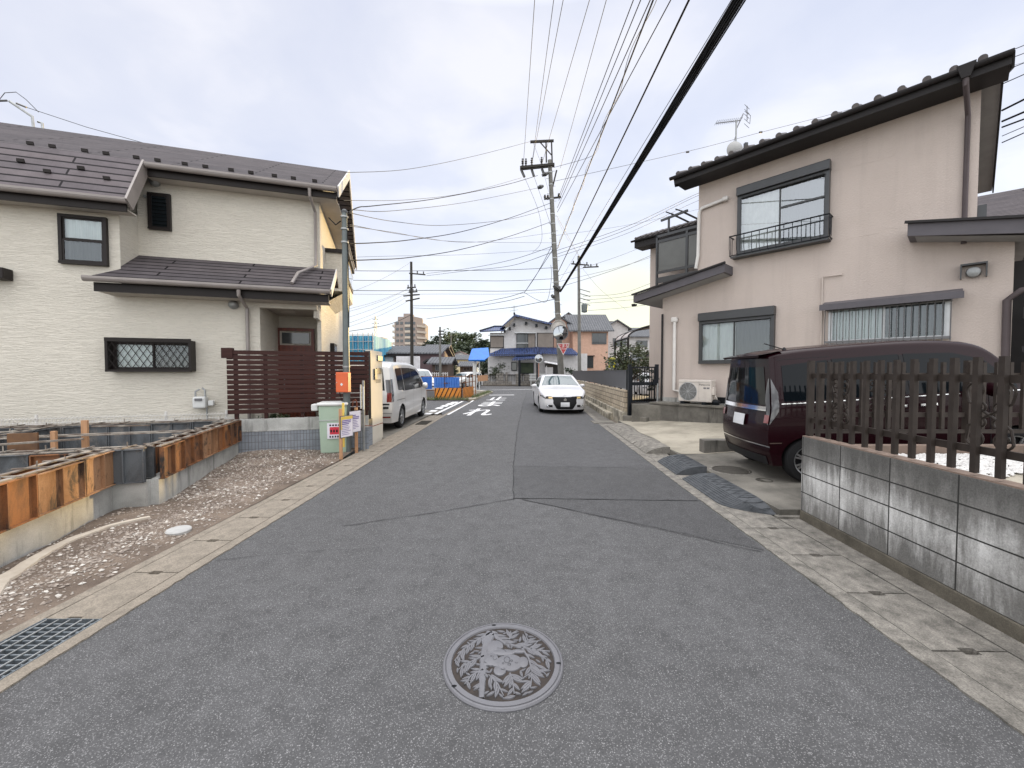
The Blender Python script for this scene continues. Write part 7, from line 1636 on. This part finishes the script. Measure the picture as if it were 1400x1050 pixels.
for i in range(12):
    s0, s1 = i/12, (i+1)/12; w0, w1 = interp([(0, 4.2), (.6, 1.5), (1, .35)], s0), interp([(0, 4.2), (.6, 1.5), (1, .35)], s1); mb.tube([(-w0, -w0, zt*s0), (w1, -w1, zt*s1)], .15, 4); mb.tube([(w0, -w0, zt*s0), (-w1, -w1, zt*s1)], .15, 4)
mb.build('lattice', 'galv', t); mb = MB()
for py, hw in ((437, 3.0), (442.5, 3.9), (447, 3.6)): z = PZ(py, Y); mb.bar((-hw, 0, z), (hw, 0, z), .5, .4); mb.tube([(-hw, 0, z), (0, 0, z+1.2), (hw, 0, z)], .15, 4)
mb.build('pylon_arm', 'galv', t)
Y = 200.; x0, x1, x2 = PX(540, Y), PX(570, Y), PX(582, Y+6); t = thing('apartment_tower', 'ten-storey apartment tower with balconies, sunlit on its right side', 'building', (0, Y, 0)); zt = PZ(434, Y)
mb = MB(); mb.prism([(x0, 0), (x1, -1), (x2, 6), (x2-1, 18), (x0+1, 18)], 0, zt-2.4); mb.build('wall', 'wall_apt', t); mb = MB(); mb.prism([(x0+1.5, .6), (x1-1, -.2), (x2-1.5, 6), (x2-3, 15), (x0+2, 15)], zt-2.4, zt+.4); mb.prism([(x0+4, 2), (x1-3, 2), (x1-3, 8), (x0+4, 8)], zt+.4, zt+2.2); mb.build('penthouse', 'wall_apt', t)
fl = (zt-2.4)/9
for i in range(9):
    z = fl*i+.6
    for f in (0, 1, 2):
        mb = MB()
        if f == 0: mb.box(x0-1.0, x0+.3, -.3, 3, z, z+1.1)
        elif f == 1: mb.prism([(x0+5.2, -.9), (x0+8.8, -1.4), (x0+8.8, -.0), (x0+5.2, -.0)], z, z+1.1)
        else: mb.prism([(x1+.4, -.9), (x2+.9, 4.6), (x2-.1, 6), (x1-.3, .0)], z, z+1.0)
        mb.build('balcony', 'wall_apt_pale', t)
for i in range(9):
    z = fl*i+1.75
    for xa, xb in ((x0+.9, x0+2.2), (x0+3.0, x0+4.3), (x0+5.4, x0+8.6), (x0+9.5, x0+10.5)): ya = -1*(xa-x0)/(x1-x0); mb = MB(); mb.box(xa, xb, ya-.25, ya+.3, z, z+1.3); mb.build('window', 'pane_dark', t)
for (Y, a, b, pt_y, lab) in ((250, 514, 524, 461, 'stepped distant apartment block just right of the pylon'), (260, 522, 531, 467, 'low distant apartment block between the pylon and the tower')):
    t = thing('apartment_block', lab, 'building', (0, Y, 0)); mb = MB(); x0, x1 = PX(a, Y), PX(b, Y); zt = PZ(pt_y, Y); mb.box(x0, x1, 0, 10, 0, zt); mb.build('wall', 'wall_apt_pale', t); z = 1.5
    while z < zt-1.5: mb = MB(); mb.box(x0+.4, x1-.4, -.2, 0, z, z+1.2); mb.build('window', 'pane_dark', t); z += 3
t = hs('house', 'mauve house with a wide grey roof and arched porch beyond the blue barrier', 42, 7, 514, 600, 482, 473, 'wall_mauve', 'kawara_grey', 'x', [(560, 492, 568, 500)])
mb = MB(); c0 = (PX(514, 42)+PX(600, 42))/2; mb.prism([(PX(515, 42)-c0, PZ(520, 42)), (PX(540, 42)-c0, PZ(520, 42)), (PX(540, 42)-c0, PZ(488, 42)), (PX(515, 42)-c0, PZ(488, 42))], -.6, -.1, 'y'); mb.build('annex_wall', 'wall_white', t)
mb = MB(); mb.box(PX(513, 42)-c0, PX(572, 42)-c0, -.9, -.0, PZ(488, 42), PZ(486, 42)); mb.tube([(PX(580+i, 41)-c0, -1.2, PZ(497-4.5*math.sin(math.pi*i/13), 41)) for i in range(14)], .18, 6); mb.build('porch_hood', 'fascia_brown', t)
hs('house', 'orange-walled house with grey hipped roof behind the mauve house', 50, 7, 580, 606, 483, 471, 'wall_peach', 'kawara_grey', 'x')
hs('house', 'low orange bungalow next to the pale concrete pole', 38, 4, 591, 612, 496, 488, 'wall_brown', 'kawara_grey', 'x', [(596, 499, 600, 506)])
hs('house', 'cream house with pale roof in front of the wooded hill', 85, 8, 617, 645, 491, 485, 'wall_cream', 'kawara_grey', 'x')
hs('house', 'small white gabled house at the foot of the wooded hill', 95, 8, 621, 638, 485, 480, 'wall_white', 'wall_mauve', 'y', [(625, 486, 628, 489)])
hs('house', 'brown-roofed house near the blue canopy', 60, 7, 629, 647, 500, 494, 'wall_brown', 'kawara_grey', 'x', [(634, 503, 642, 506)])
Y = 36.; t = thing('panel_fence', 'white corrugated panel screen beyond the silver minivan', 'fence', (0, Y, 0)); mb = MB(); n = 60; x0, x1 = PX(542, Y), PX(574, Y)
mb.grid([[(x0+(x1-x0)*i/n, .06*math.sin(i*1.9), z) for i in range(n+1)] for z in (0, PZ(487, Y))]); mb.grid([[(x0+(x1-x0)*i/n, .08+.06*math.sin(i*1.9), z) for i in range(n+1)] for z in (0, PZ(487, Y))][::-1]); mb.build('panels', 'white_sheet', t)
Y = 35.; t = thing('garden_fence', 'low white picket fence in front of the mauve house', 'fence', (0, Y, 0)); mb = MB(); x = PX(576, Y)
while x < PX(612, Y): mb.box(x-.04, x+.04, 0, .04, 0, PZ(509, Y)); x += .19
mb.box(PX(576, Y), PX(612, Y), .04, .08, PZ(511, Y), PZ(510, Y)); mb.build('pickets', 'wall_white', t)
# wooded hill: separate trees
rnd = random.Random(9)
for i, (px, py, w_, Y) in enumerate(((588, 462, 10, 120), (601, 456, 15, 128), (617, 450, 19, 132), (633, 449, 18, 126), (648, 452, 18, 130), (662, 458, 14, 124), (533, 470, 9, 150), (671, 468, 9, 118), (610, 470, 22, 112), (642, 470, 22, 110))):
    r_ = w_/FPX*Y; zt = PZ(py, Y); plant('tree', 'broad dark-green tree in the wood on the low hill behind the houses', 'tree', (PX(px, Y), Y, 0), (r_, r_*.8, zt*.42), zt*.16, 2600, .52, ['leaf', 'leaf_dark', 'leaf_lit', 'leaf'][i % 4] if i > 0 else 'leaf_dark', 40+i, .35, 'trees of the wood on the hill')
for px, Y, py, m_, lab in ((613, 45, 492, 'leaf_dark', 'dark round bush in front of the cream house'), (668, 46.8, 490, 'leaf_dark', 'clipped dark garden tree left of the blue-roofed house porch'), (683, 46.3, 491, 'leaf', 'cloud-pruned garden pine before the blue-roofed house')):
    zt = PZ(py, Y); plant('tree', lab, 'tree', (PX(px, Y), Y, 0), (1.1 if px != 683 else 1.5, .9, (zt-.5)/2), .4, 3600, .12, m_, px, .10)
# blue canopy on post
Y = 33.; t = thing('canopy', 'bright blue tarpaulin canopy on a white post beyond the orange barrier', 'canopy', (0, Y, 0))
mb = MB(); mb.add([(PX(641, Y), -.3, PZ(492, Y)), (PX(663, Y), -.3, PZ(492, Y)), (PX(669, Y), .2, PZ(487, Y)), (PX(668, Y+2), 1.6, PZ(475.5, Y+2)), (PX(646, Y+2), 1.6, PZ(477, Y+2)), (PX(641, Y), -.25, PZ(494, Y)), (PX(663, Y), -.25, PZ(494, Y))], [(0, 1, 3, 4), (1, 2, 3), (0, 5, 6, 1), (6, 5, 4, 3), (6, 3, 2)]); mb.build('tarpaulin', 'blue_canopy', t); mb = MB(); mb.tube([(PX(648.5, Y), .4, 0), (PX(648.5, Y), .4, PZ(490, Y))], .16, 10); mb.tube([(PX(655, Y+1), 1.2, 0), (PX(655, Y+1), 1.2, PZ(488, Y))], .05, 8); mb.build('post', 'white_plastic', t)
# blue barrier with orange striped panels
A = G(572, 545); Bq = G(606, 547.5); Cq = G(634, 549); Dq = Vector((-2.75, 26.5, 0)); A = Vector((-5.6, 22.8, 0)); Bq = Vector((-3.75, 22.4, 0)); Cq = Vector((-2.85, 22.7, 0)); Dq = Vector((-2.5, 27.5, 0))
def barrier(p, q, z0, z1, m, name, label, group=None, th=.04, stripes=False):
    d = (q-p); L = d.length; t = thing(name, label, 'barrier', p, math.atan2(d.y, d.x), group); mb = MB(); n = 30
    if not stripes: mb.grid([[(L*i/n, .03*math.sin(i*2.1+z)+.0, z) for i in range(n+1)] for z in (z0, (z0+z1)/2, z1)]); mb.grid([[(L*i/n, .02+.03*math.sin(i*2.1+z), z) for i in range(n+1)] for z in (z0, (z0+z1)/2, z1)][::-1])
    else: mb.box(0, L, -.02, .0, z0, z1)
    mb.build('sheet', m, t)
    if stripes:
        mb = MB(); x = -.25
        while x < L: 
            a = [(x, z0), (x+.06, z0), (x+.06+.28, z1), (x+.28, z1)]; a = [(min(max(u, 0), L), v) for u, v in a]; mb.prism(a, -.026, -.021, 'y'); x += .24
        mb.build('stripes', 'ink', t)
    return t
P('concrete_b', (.28, .28, .28), .85)
t = thing('site_barrier', 'rail and post frame of the roadworks barrier hung with blue sheets', 'barrier', (0, 0, 0)); mb = MB()
for p, q in ((Vector((-7.5, 23.2, 0)), A), (A, Bq), (Bq, Cq), (Cq, Dq)):
    for z in (.55, .95, 1.32): mb.tube([p+Vector((0, .06, z)), q+Vector((0, .06, z))], .024, 6)
    k_ = max(1, int((q-p).length/1.2))
    for i in range(k_+1): u = p.lerp(q, i/k_); mb.tube([u+Vector((0, .1, 0)), u+Vector((0, .1, 1.4))], .03, 6)
mb.build('pipes', 'rust', t); mb = MB(); mb.box(-8, -2.9, 23.6, 23.75, 0, .55); mb.build('concrete_kerb', 'concrete_b', t)
barrier(Vector((-7.5, 23.1, 0)), A+Vector((.3, 0, 0)), .62, 1.30, 'blue_sheet', 'barrier_sheet', 'left blue sheet on the barrier, next to the silver minivan'); barrier(A+Vector((.4, 0, 0)), Vector((-4.5, 22.5, 0)), .62, 1.32, 'blue_sheet', 'barrier_sheet', 'narrow blue sheet in the middle of the barrier')
barrier(Vector((-4.35, 22.4, 0)), Vector((-2.95, 22.6, 0)), .70, 1.28, 'blue_sheet', 'barrier_sheet', 'right blue sheet hanging above the orange striped panel')
barrier(Vector((-4.3, 22.3, 0)), Vector((-2.85, 22.5, 0)), .08, .68, 'orange', 'striped_panel', 'large orange and black striped panel below the blue sheets', stripes=True); barrier(Vector((-2.75, 22.6, 0)), Vector((-2.35, 24.4, 0)), .1, .70, 'orange', 'striped_panel', 'small orange and black striped panel turned towards the road', stripes=True)
barrier(Vector((-2.2, 26.2, 0)), Vector((-1.75, 29.2, 0)), .95, 1.35, 'wood', 'orange_rail', 'faded orange rail boards at the far end of the barrier')
rnd = random.Random(4); mb = MB()
for i in range(1500):
    s = rnd.random(); x, y = (-6+3.6*rnd.random(), 22.05+.25*rnd.random()) if s < .4 else (-2.35+.55*rnd.random()*(1)+.10*(0), 23+7*rnd.random())
    if s >= .4: x = -2.45+.08*(y-22.2)+.35*rnd.random()
    a = rnd.uniform(0, 6.28); h = rnd.uniform(.08, .26); mb.add([(x, y, .05), (x+.03*math.cos(a), y+.03*math.sin(a), .05), (x+.08*math.cos(a+1), y+.05, .05+h)], [(0, 1, 2)])
tag(mb.build('grass', 'grass'), 'scruffy grass growing along the foot of the barrier', 'grass', kind='stuff')
smallcar('small silver-white car parked behind the blue barrier near the minivan', (PX(574, 31), 31, .05), R(-60), 'car_white', 3.9, 1.75)
smallcar('pale compact car turned sideways behind the barrier rails', (PX(636, 39), 39, .05), R(238), 'silver', 3.8, 1.5)
# ============================================================ CABLES
def cable(name, label, pts, r, m='cable', group=None, sag=0, n=26, ext=None):
    P_ = [At(*p) if not isinstance(p, Vector) else p for p in pts]
    if ext is not None: d = (P_[0]-P_[1]); k_ = (ext-P_[0].y)/d.y; P_ = [P_[0]+d*k_]+P_
    out_ = []
    if len(P_) == 2 or ext is not None:
        a, b = P_[0], P_[-1]
        for i in range(n+1): s = i/n; q = a.lerp(b, s); q.z -= sag*4*s*(1-s); out_.append(q)
    else:
        for i in range(len(P_)-1):
            p0, p1, p2, p3 = P_[max(0, i-1)], P_[i], P_[i+1], P_[min(len(P_)-1, i+2)]
            for k_ in range(8):
                t_ = k_/8; out_.append(.5*((2*p1)+(p2-p0)*t_+(2*p0-5*p1+4*p2-p3)*t_*t_+(3*p1-p0-3*p2+p3)*t_**3))
        out_.append(P_[-1])
    o0 = out_[0].copy(); mb = MB(); mb.tube([q-o0 for q in out_], r, 6); o = mb.build(name, m, smooth=70, loc=o0); return tag(o, label, 'cable', group), out_
def Yof(h): return (h-1.6)/.905
GA = 'cables running overhead along the street'
def over(px_top, end, h, r, label, m='cable', grp=GA, e=-14): return cable('overhead_cable', label, [(px_top, 0, Yof(h)), (end[0], end[1], Yq)], r, m, grp, ext=e, n=10)
lab_thin = 'thin overhead wire running along the street to the cross arms of the leaning pole'
for pt_x, end, h in ((731, (715.5, 226), 11.5), (757, (727, 226), 11.6), (770, (727, 225), 11.6), (806, (741, 224), 11.6), (829, (766, 230), 11.2)): over(pt_x, end, h, .009, lab_thin, 'cable_grey')
lab_mid = 'black overhead cable running along the street to the middle of the leaning pole'
for pt_x, end, h in ((866, (764, 269), 9.8), (876, (764, 274), 9.6), (889, (762, 284), 9.0), (917, (762, 290), 8.8)): over(pt_x, end, h, .011, lab_mid, 'cable')
o, path = over(893, (762, 340), 8.2, .016, 'messenger cable wrapped in a loose spiral wire above the street', 'cable_grey'); 
sp = []
a, b = path[0], path[-1]; nn = 900
for i in range(nn+1):
    s = i/nn; q = a.lerp(b, s); th = s*95; q = q+Vector((.055*math.cos(th), 0, .055*math.sin(th))); sp.append(q)
mb = MB(); mb.tube(sp, .006, 4); tag(mb.build('spiral_wire', 'cable_grey'), 'loose spiral wire wound around the messenger cable over the street', 'cable')
over(942, (763, 372), 7.4, .017, 'single thick black cable left of the heavy cable bundle', 'cable')
over(1000, (764, 386), 6.6, .006, 'fine wire just left of the heavy black cable bundle', 'cable_grey')
GB = 'strands of the heavy black cable bundle'
for k_, (px, r_, hh) in enumerate(((1003, .017, 6.1), (1007, .019, 6.15), (1011, .017, 6.1), (1015, .019, 6.05), (1019, .010, 6.0))):
    o, _ = cable('bundled_cable', 'one strand of the heavy black cable bundle crossing the upper right sky', [(px, 0, Yof(hh)), (765+.5*k_, 399, Yq-.1)], r_, 'cable', GB, ext=-14, n=12)
tw = MB(); a_, b_ = At(1012, 0, Yof(6.1)), At(766, 399, Yq-.1); d_ = a_-b_; a2 = b_+d_*((-14-b_.y)/d_.y)
for ph in (0, 3.): tw.tube([a2.lerp(b_, i/500)+Vector((.035*math.cos(i*.16+ph), 0, .035*math.sin(i*.16+ph))) for i in range(501)], .006, 4)
tag(tw.build('bundled_cable', 'cable'), 'twisted lashing wires around the heavy black cable bundle', 'cable')
GL = 'cables from the leaning pole to the left'
def left(pts, r, label, m='cable_grey'): return cable('overhead_cable', label, pts, r, m, GL)
lm = 'thin cable sagging from the leaning pole towards the left houses'
left([(727, 193, 22), (650, 213, 18), (560, 231, 14), (470, 236, 11)], .008, 'highest thin wire from the top arm towards the left'); left([(735, 240, 22), (690, 253, 19.5), (600, 271, 15), (515, 281, 11), (492, 283, 9.5), (477, 290, 8)], .012, 'spliced cable ending at the slim service pole cap', 'cable')
left([(713, 243, 22), (640, 263, 18), (560, 273, 14), (470, 274, 10)], .007, lm); left([(740, 256, 22), (640, 276, 17), (540, 288, 12), (484, 287, 8.5)], .008, lm); left([(754, 284, 22), (700, 299, 18), (610, 308, 14), (540, 303, 11), (478, 291, 7.8)], .008, lm)
left([(754, 277, 22), (700, 297, 18), (630, 317, 14), (560, 328, 11), (510, 332, 9), (477, 333, 7.8)], .011, 'upper thick black cable from the leaning pole to the slim service pole', 'cable'); left([(754, 303, 22), (700, 322, 18), (630, 341, 14), (560, 352, 11), (510, 355, 9), (477, 356, 7.8)], .011, 'lower thick black cable from the leaning pole to the slim service pole', 'cable')
left([(756, 318, 22), (650, 331, 17), (560, 322, 12), (478, 307, 7.8)], .006, lm); left([(757, 332, 22), (620, 330, 17), (540, 318, 12), (478, 309, 7.8)], .006, lm)
left([(757, 341, 22), (640, 348, 20), (540, 350, 18), (470, 352, 16)], .006, lm)
for y0, y1, r_ in ((366, 370, .012), (381, 383, .011), (395, 397, .013), (399, 402, .006)): left([(758, y0, 22), (690, y0+3, 21), (600, y1, 20), (530, y1+.5, 19), (468, y1, 18)], r_, 'near-level cable crossing from the leaning pole behind the slim pole')
for y0, y1 in ((336, 374), (344, 377)): left([(757, y0, 22), (700, y0+19, 26), (640, y1-7, 31), (583, y1, 36)], .013, 'cable from the leaning pole to the arm of the pole by the apartment tower')
for y0, y1 in ((358, 418), (366, 420)): left([(756, y0-25, 21.9), (735, 373, 22.5), (717, 400, 23.5)], .014, 'pair of drooping black cables dropping left of the leaning pole', 'cable')
left([(717, 399, 23.5), (690, 407, 26), (640, 416, 31), (600, 418, 34), (565, 418, 36)], .014, 'upper heavy low cable between the two poles', 'cable'); left([(717, 405, 23.5), (690, 412, 26), (640, 420, 31), (600, 422, 34), (565, 421, 36)], .014, 'lower heavy low cable between the two poles', 'cable')
left([(717, 400, 23.5), (735, 410, 22.8), (748, 411, 22.2), (754, 380, 22), (753, 362, 22)], .010, 'looping slack cable beside the leaning pole', 'cable'); left([(764, 408, 22), (700, 420, 28), (640, 427, 34), (583, 436, 40)], .016, 'low cable rising from the apartment tower side to the leaning pole', 'cable')
for px0, y0, px1, y1 in ((561, 393, 468, 424), (560, 394, 468, 428), (559, 399, 468, 436), (556, 406, 466, 445), (557, 412, 466, 450), (562, 358, 478, 400)): cable('overhead_cable', 'thin line fanning left from the pole by the apartment tower', [(px0, y0, 36), (px1, y1, 27)], .008, 'cable_grey', 'lines fanning left from the farther pole', sag=.2, n=8)
left([(563, 430, 36), (530, 444, 33), (470, 454, 30)], .02, 'dark low cable passing left of the apartment tower', 'cable')
GR = 'cables from the leaning pole to the right'
lr = 'thin cable rising from the leaning pole to the upper right'
def right(pts, r, label, m='cable_grey'): return cable('overhead_cable', label, pts, r, m, GR)
right([(757, 229, 22), (797, 218, 21), (860, 200, 19), (960, 172, 17)][:2]+[(812, 212, 20)], .010, 'short spliced cable right of the pole top', 'cable'); right([(757, 248, 22), (940, 207, 24), (1040, 181, 25), (1160, 150, 26), (1420, 80, 27)], .010, 'wire with two beads rising behind the beige house roof')
for px, py in ((940, 208), (1040, 181)): 
    p = At(px, py, 24 if px == 940 else 25); mb = MB(); mb.tube([(-.08, 0, 0), (.08, 0, .02)], .06, 8); tag(mb.build('cable_bead', 'insulator', loc=p), 'lower dark bead on the wire rising behind the beige roof' if px == 940 else 'upper dark bead on the wire near the aerial', 'cable bead')
for y0, y1, r_ in ((343, 262, .011), (348, 265, .011), (352, 272, .009), (322, 285, .006), (378, 300, .007), (386, 327, .007), (394, 318, .010)): right([(760, y0, 22), (860, y0+(y1-y0)*.45+2, 23), (960, y1, 24), (1010, y1-12, 24.5)], r_, lr)
for y0, y1 in ((405, 378), (410, 390), (415, 400), (425, 408)): right([(797, y0, 36), (850, y0-4, 37), (900, y1+6, 38), (960, y1-8, 39)], .014, 'low cable running right from the farther pole behind the beige house')
right([(762, 296, 22), (775, 320, 28), (793, 352, 36)], .009, 'thin wire from the leaning pole down to the farther pole'); right([(793, 362, 36), (820, 395, 36.5), (858, 425, 37)], .008, 'stay wire slanting down from the farther pole to the carport side'); right([(762, 300, 22), (778, 330, 28), (800, 362, 36)], .006, 'second thin wire from the leaning pole to the farther pole')
left([(730, 241, 22), (747, 290, 21.9), (757, 320, 21.8)], .008, 'jumper wire from the second insulator down to the shaft'); left([(717, 242, 22), (735, 285, 21.9), (741, 318, 21.8), (738, 335, 22), (728, 345, 22)], .008, 'long jumper wire looping down from the outermost insulator'); left([(728, 193, 22), (740, 225, 22), (750, 262, 21.8)], .006, 'jumper wire from the top arm past the insulators')
GX = 'cables beyond the right edge roof corner'
for y0, y1, r_ in ((66, 58, .008), (76, 70, .008), (90, 82, .008), (107, 96, .010), (143, 128, .022), (158, 148, .022), (166, 160, .018), (178, 168, .008), (187, 176, .012)): cable('overhead_cable', 'short stretch of cable in the gap beyond the right roof corner', [(1370, y0+8, 9.5), (1440, y1-12, 8.6)], r_, 'cable', GX, n=3)
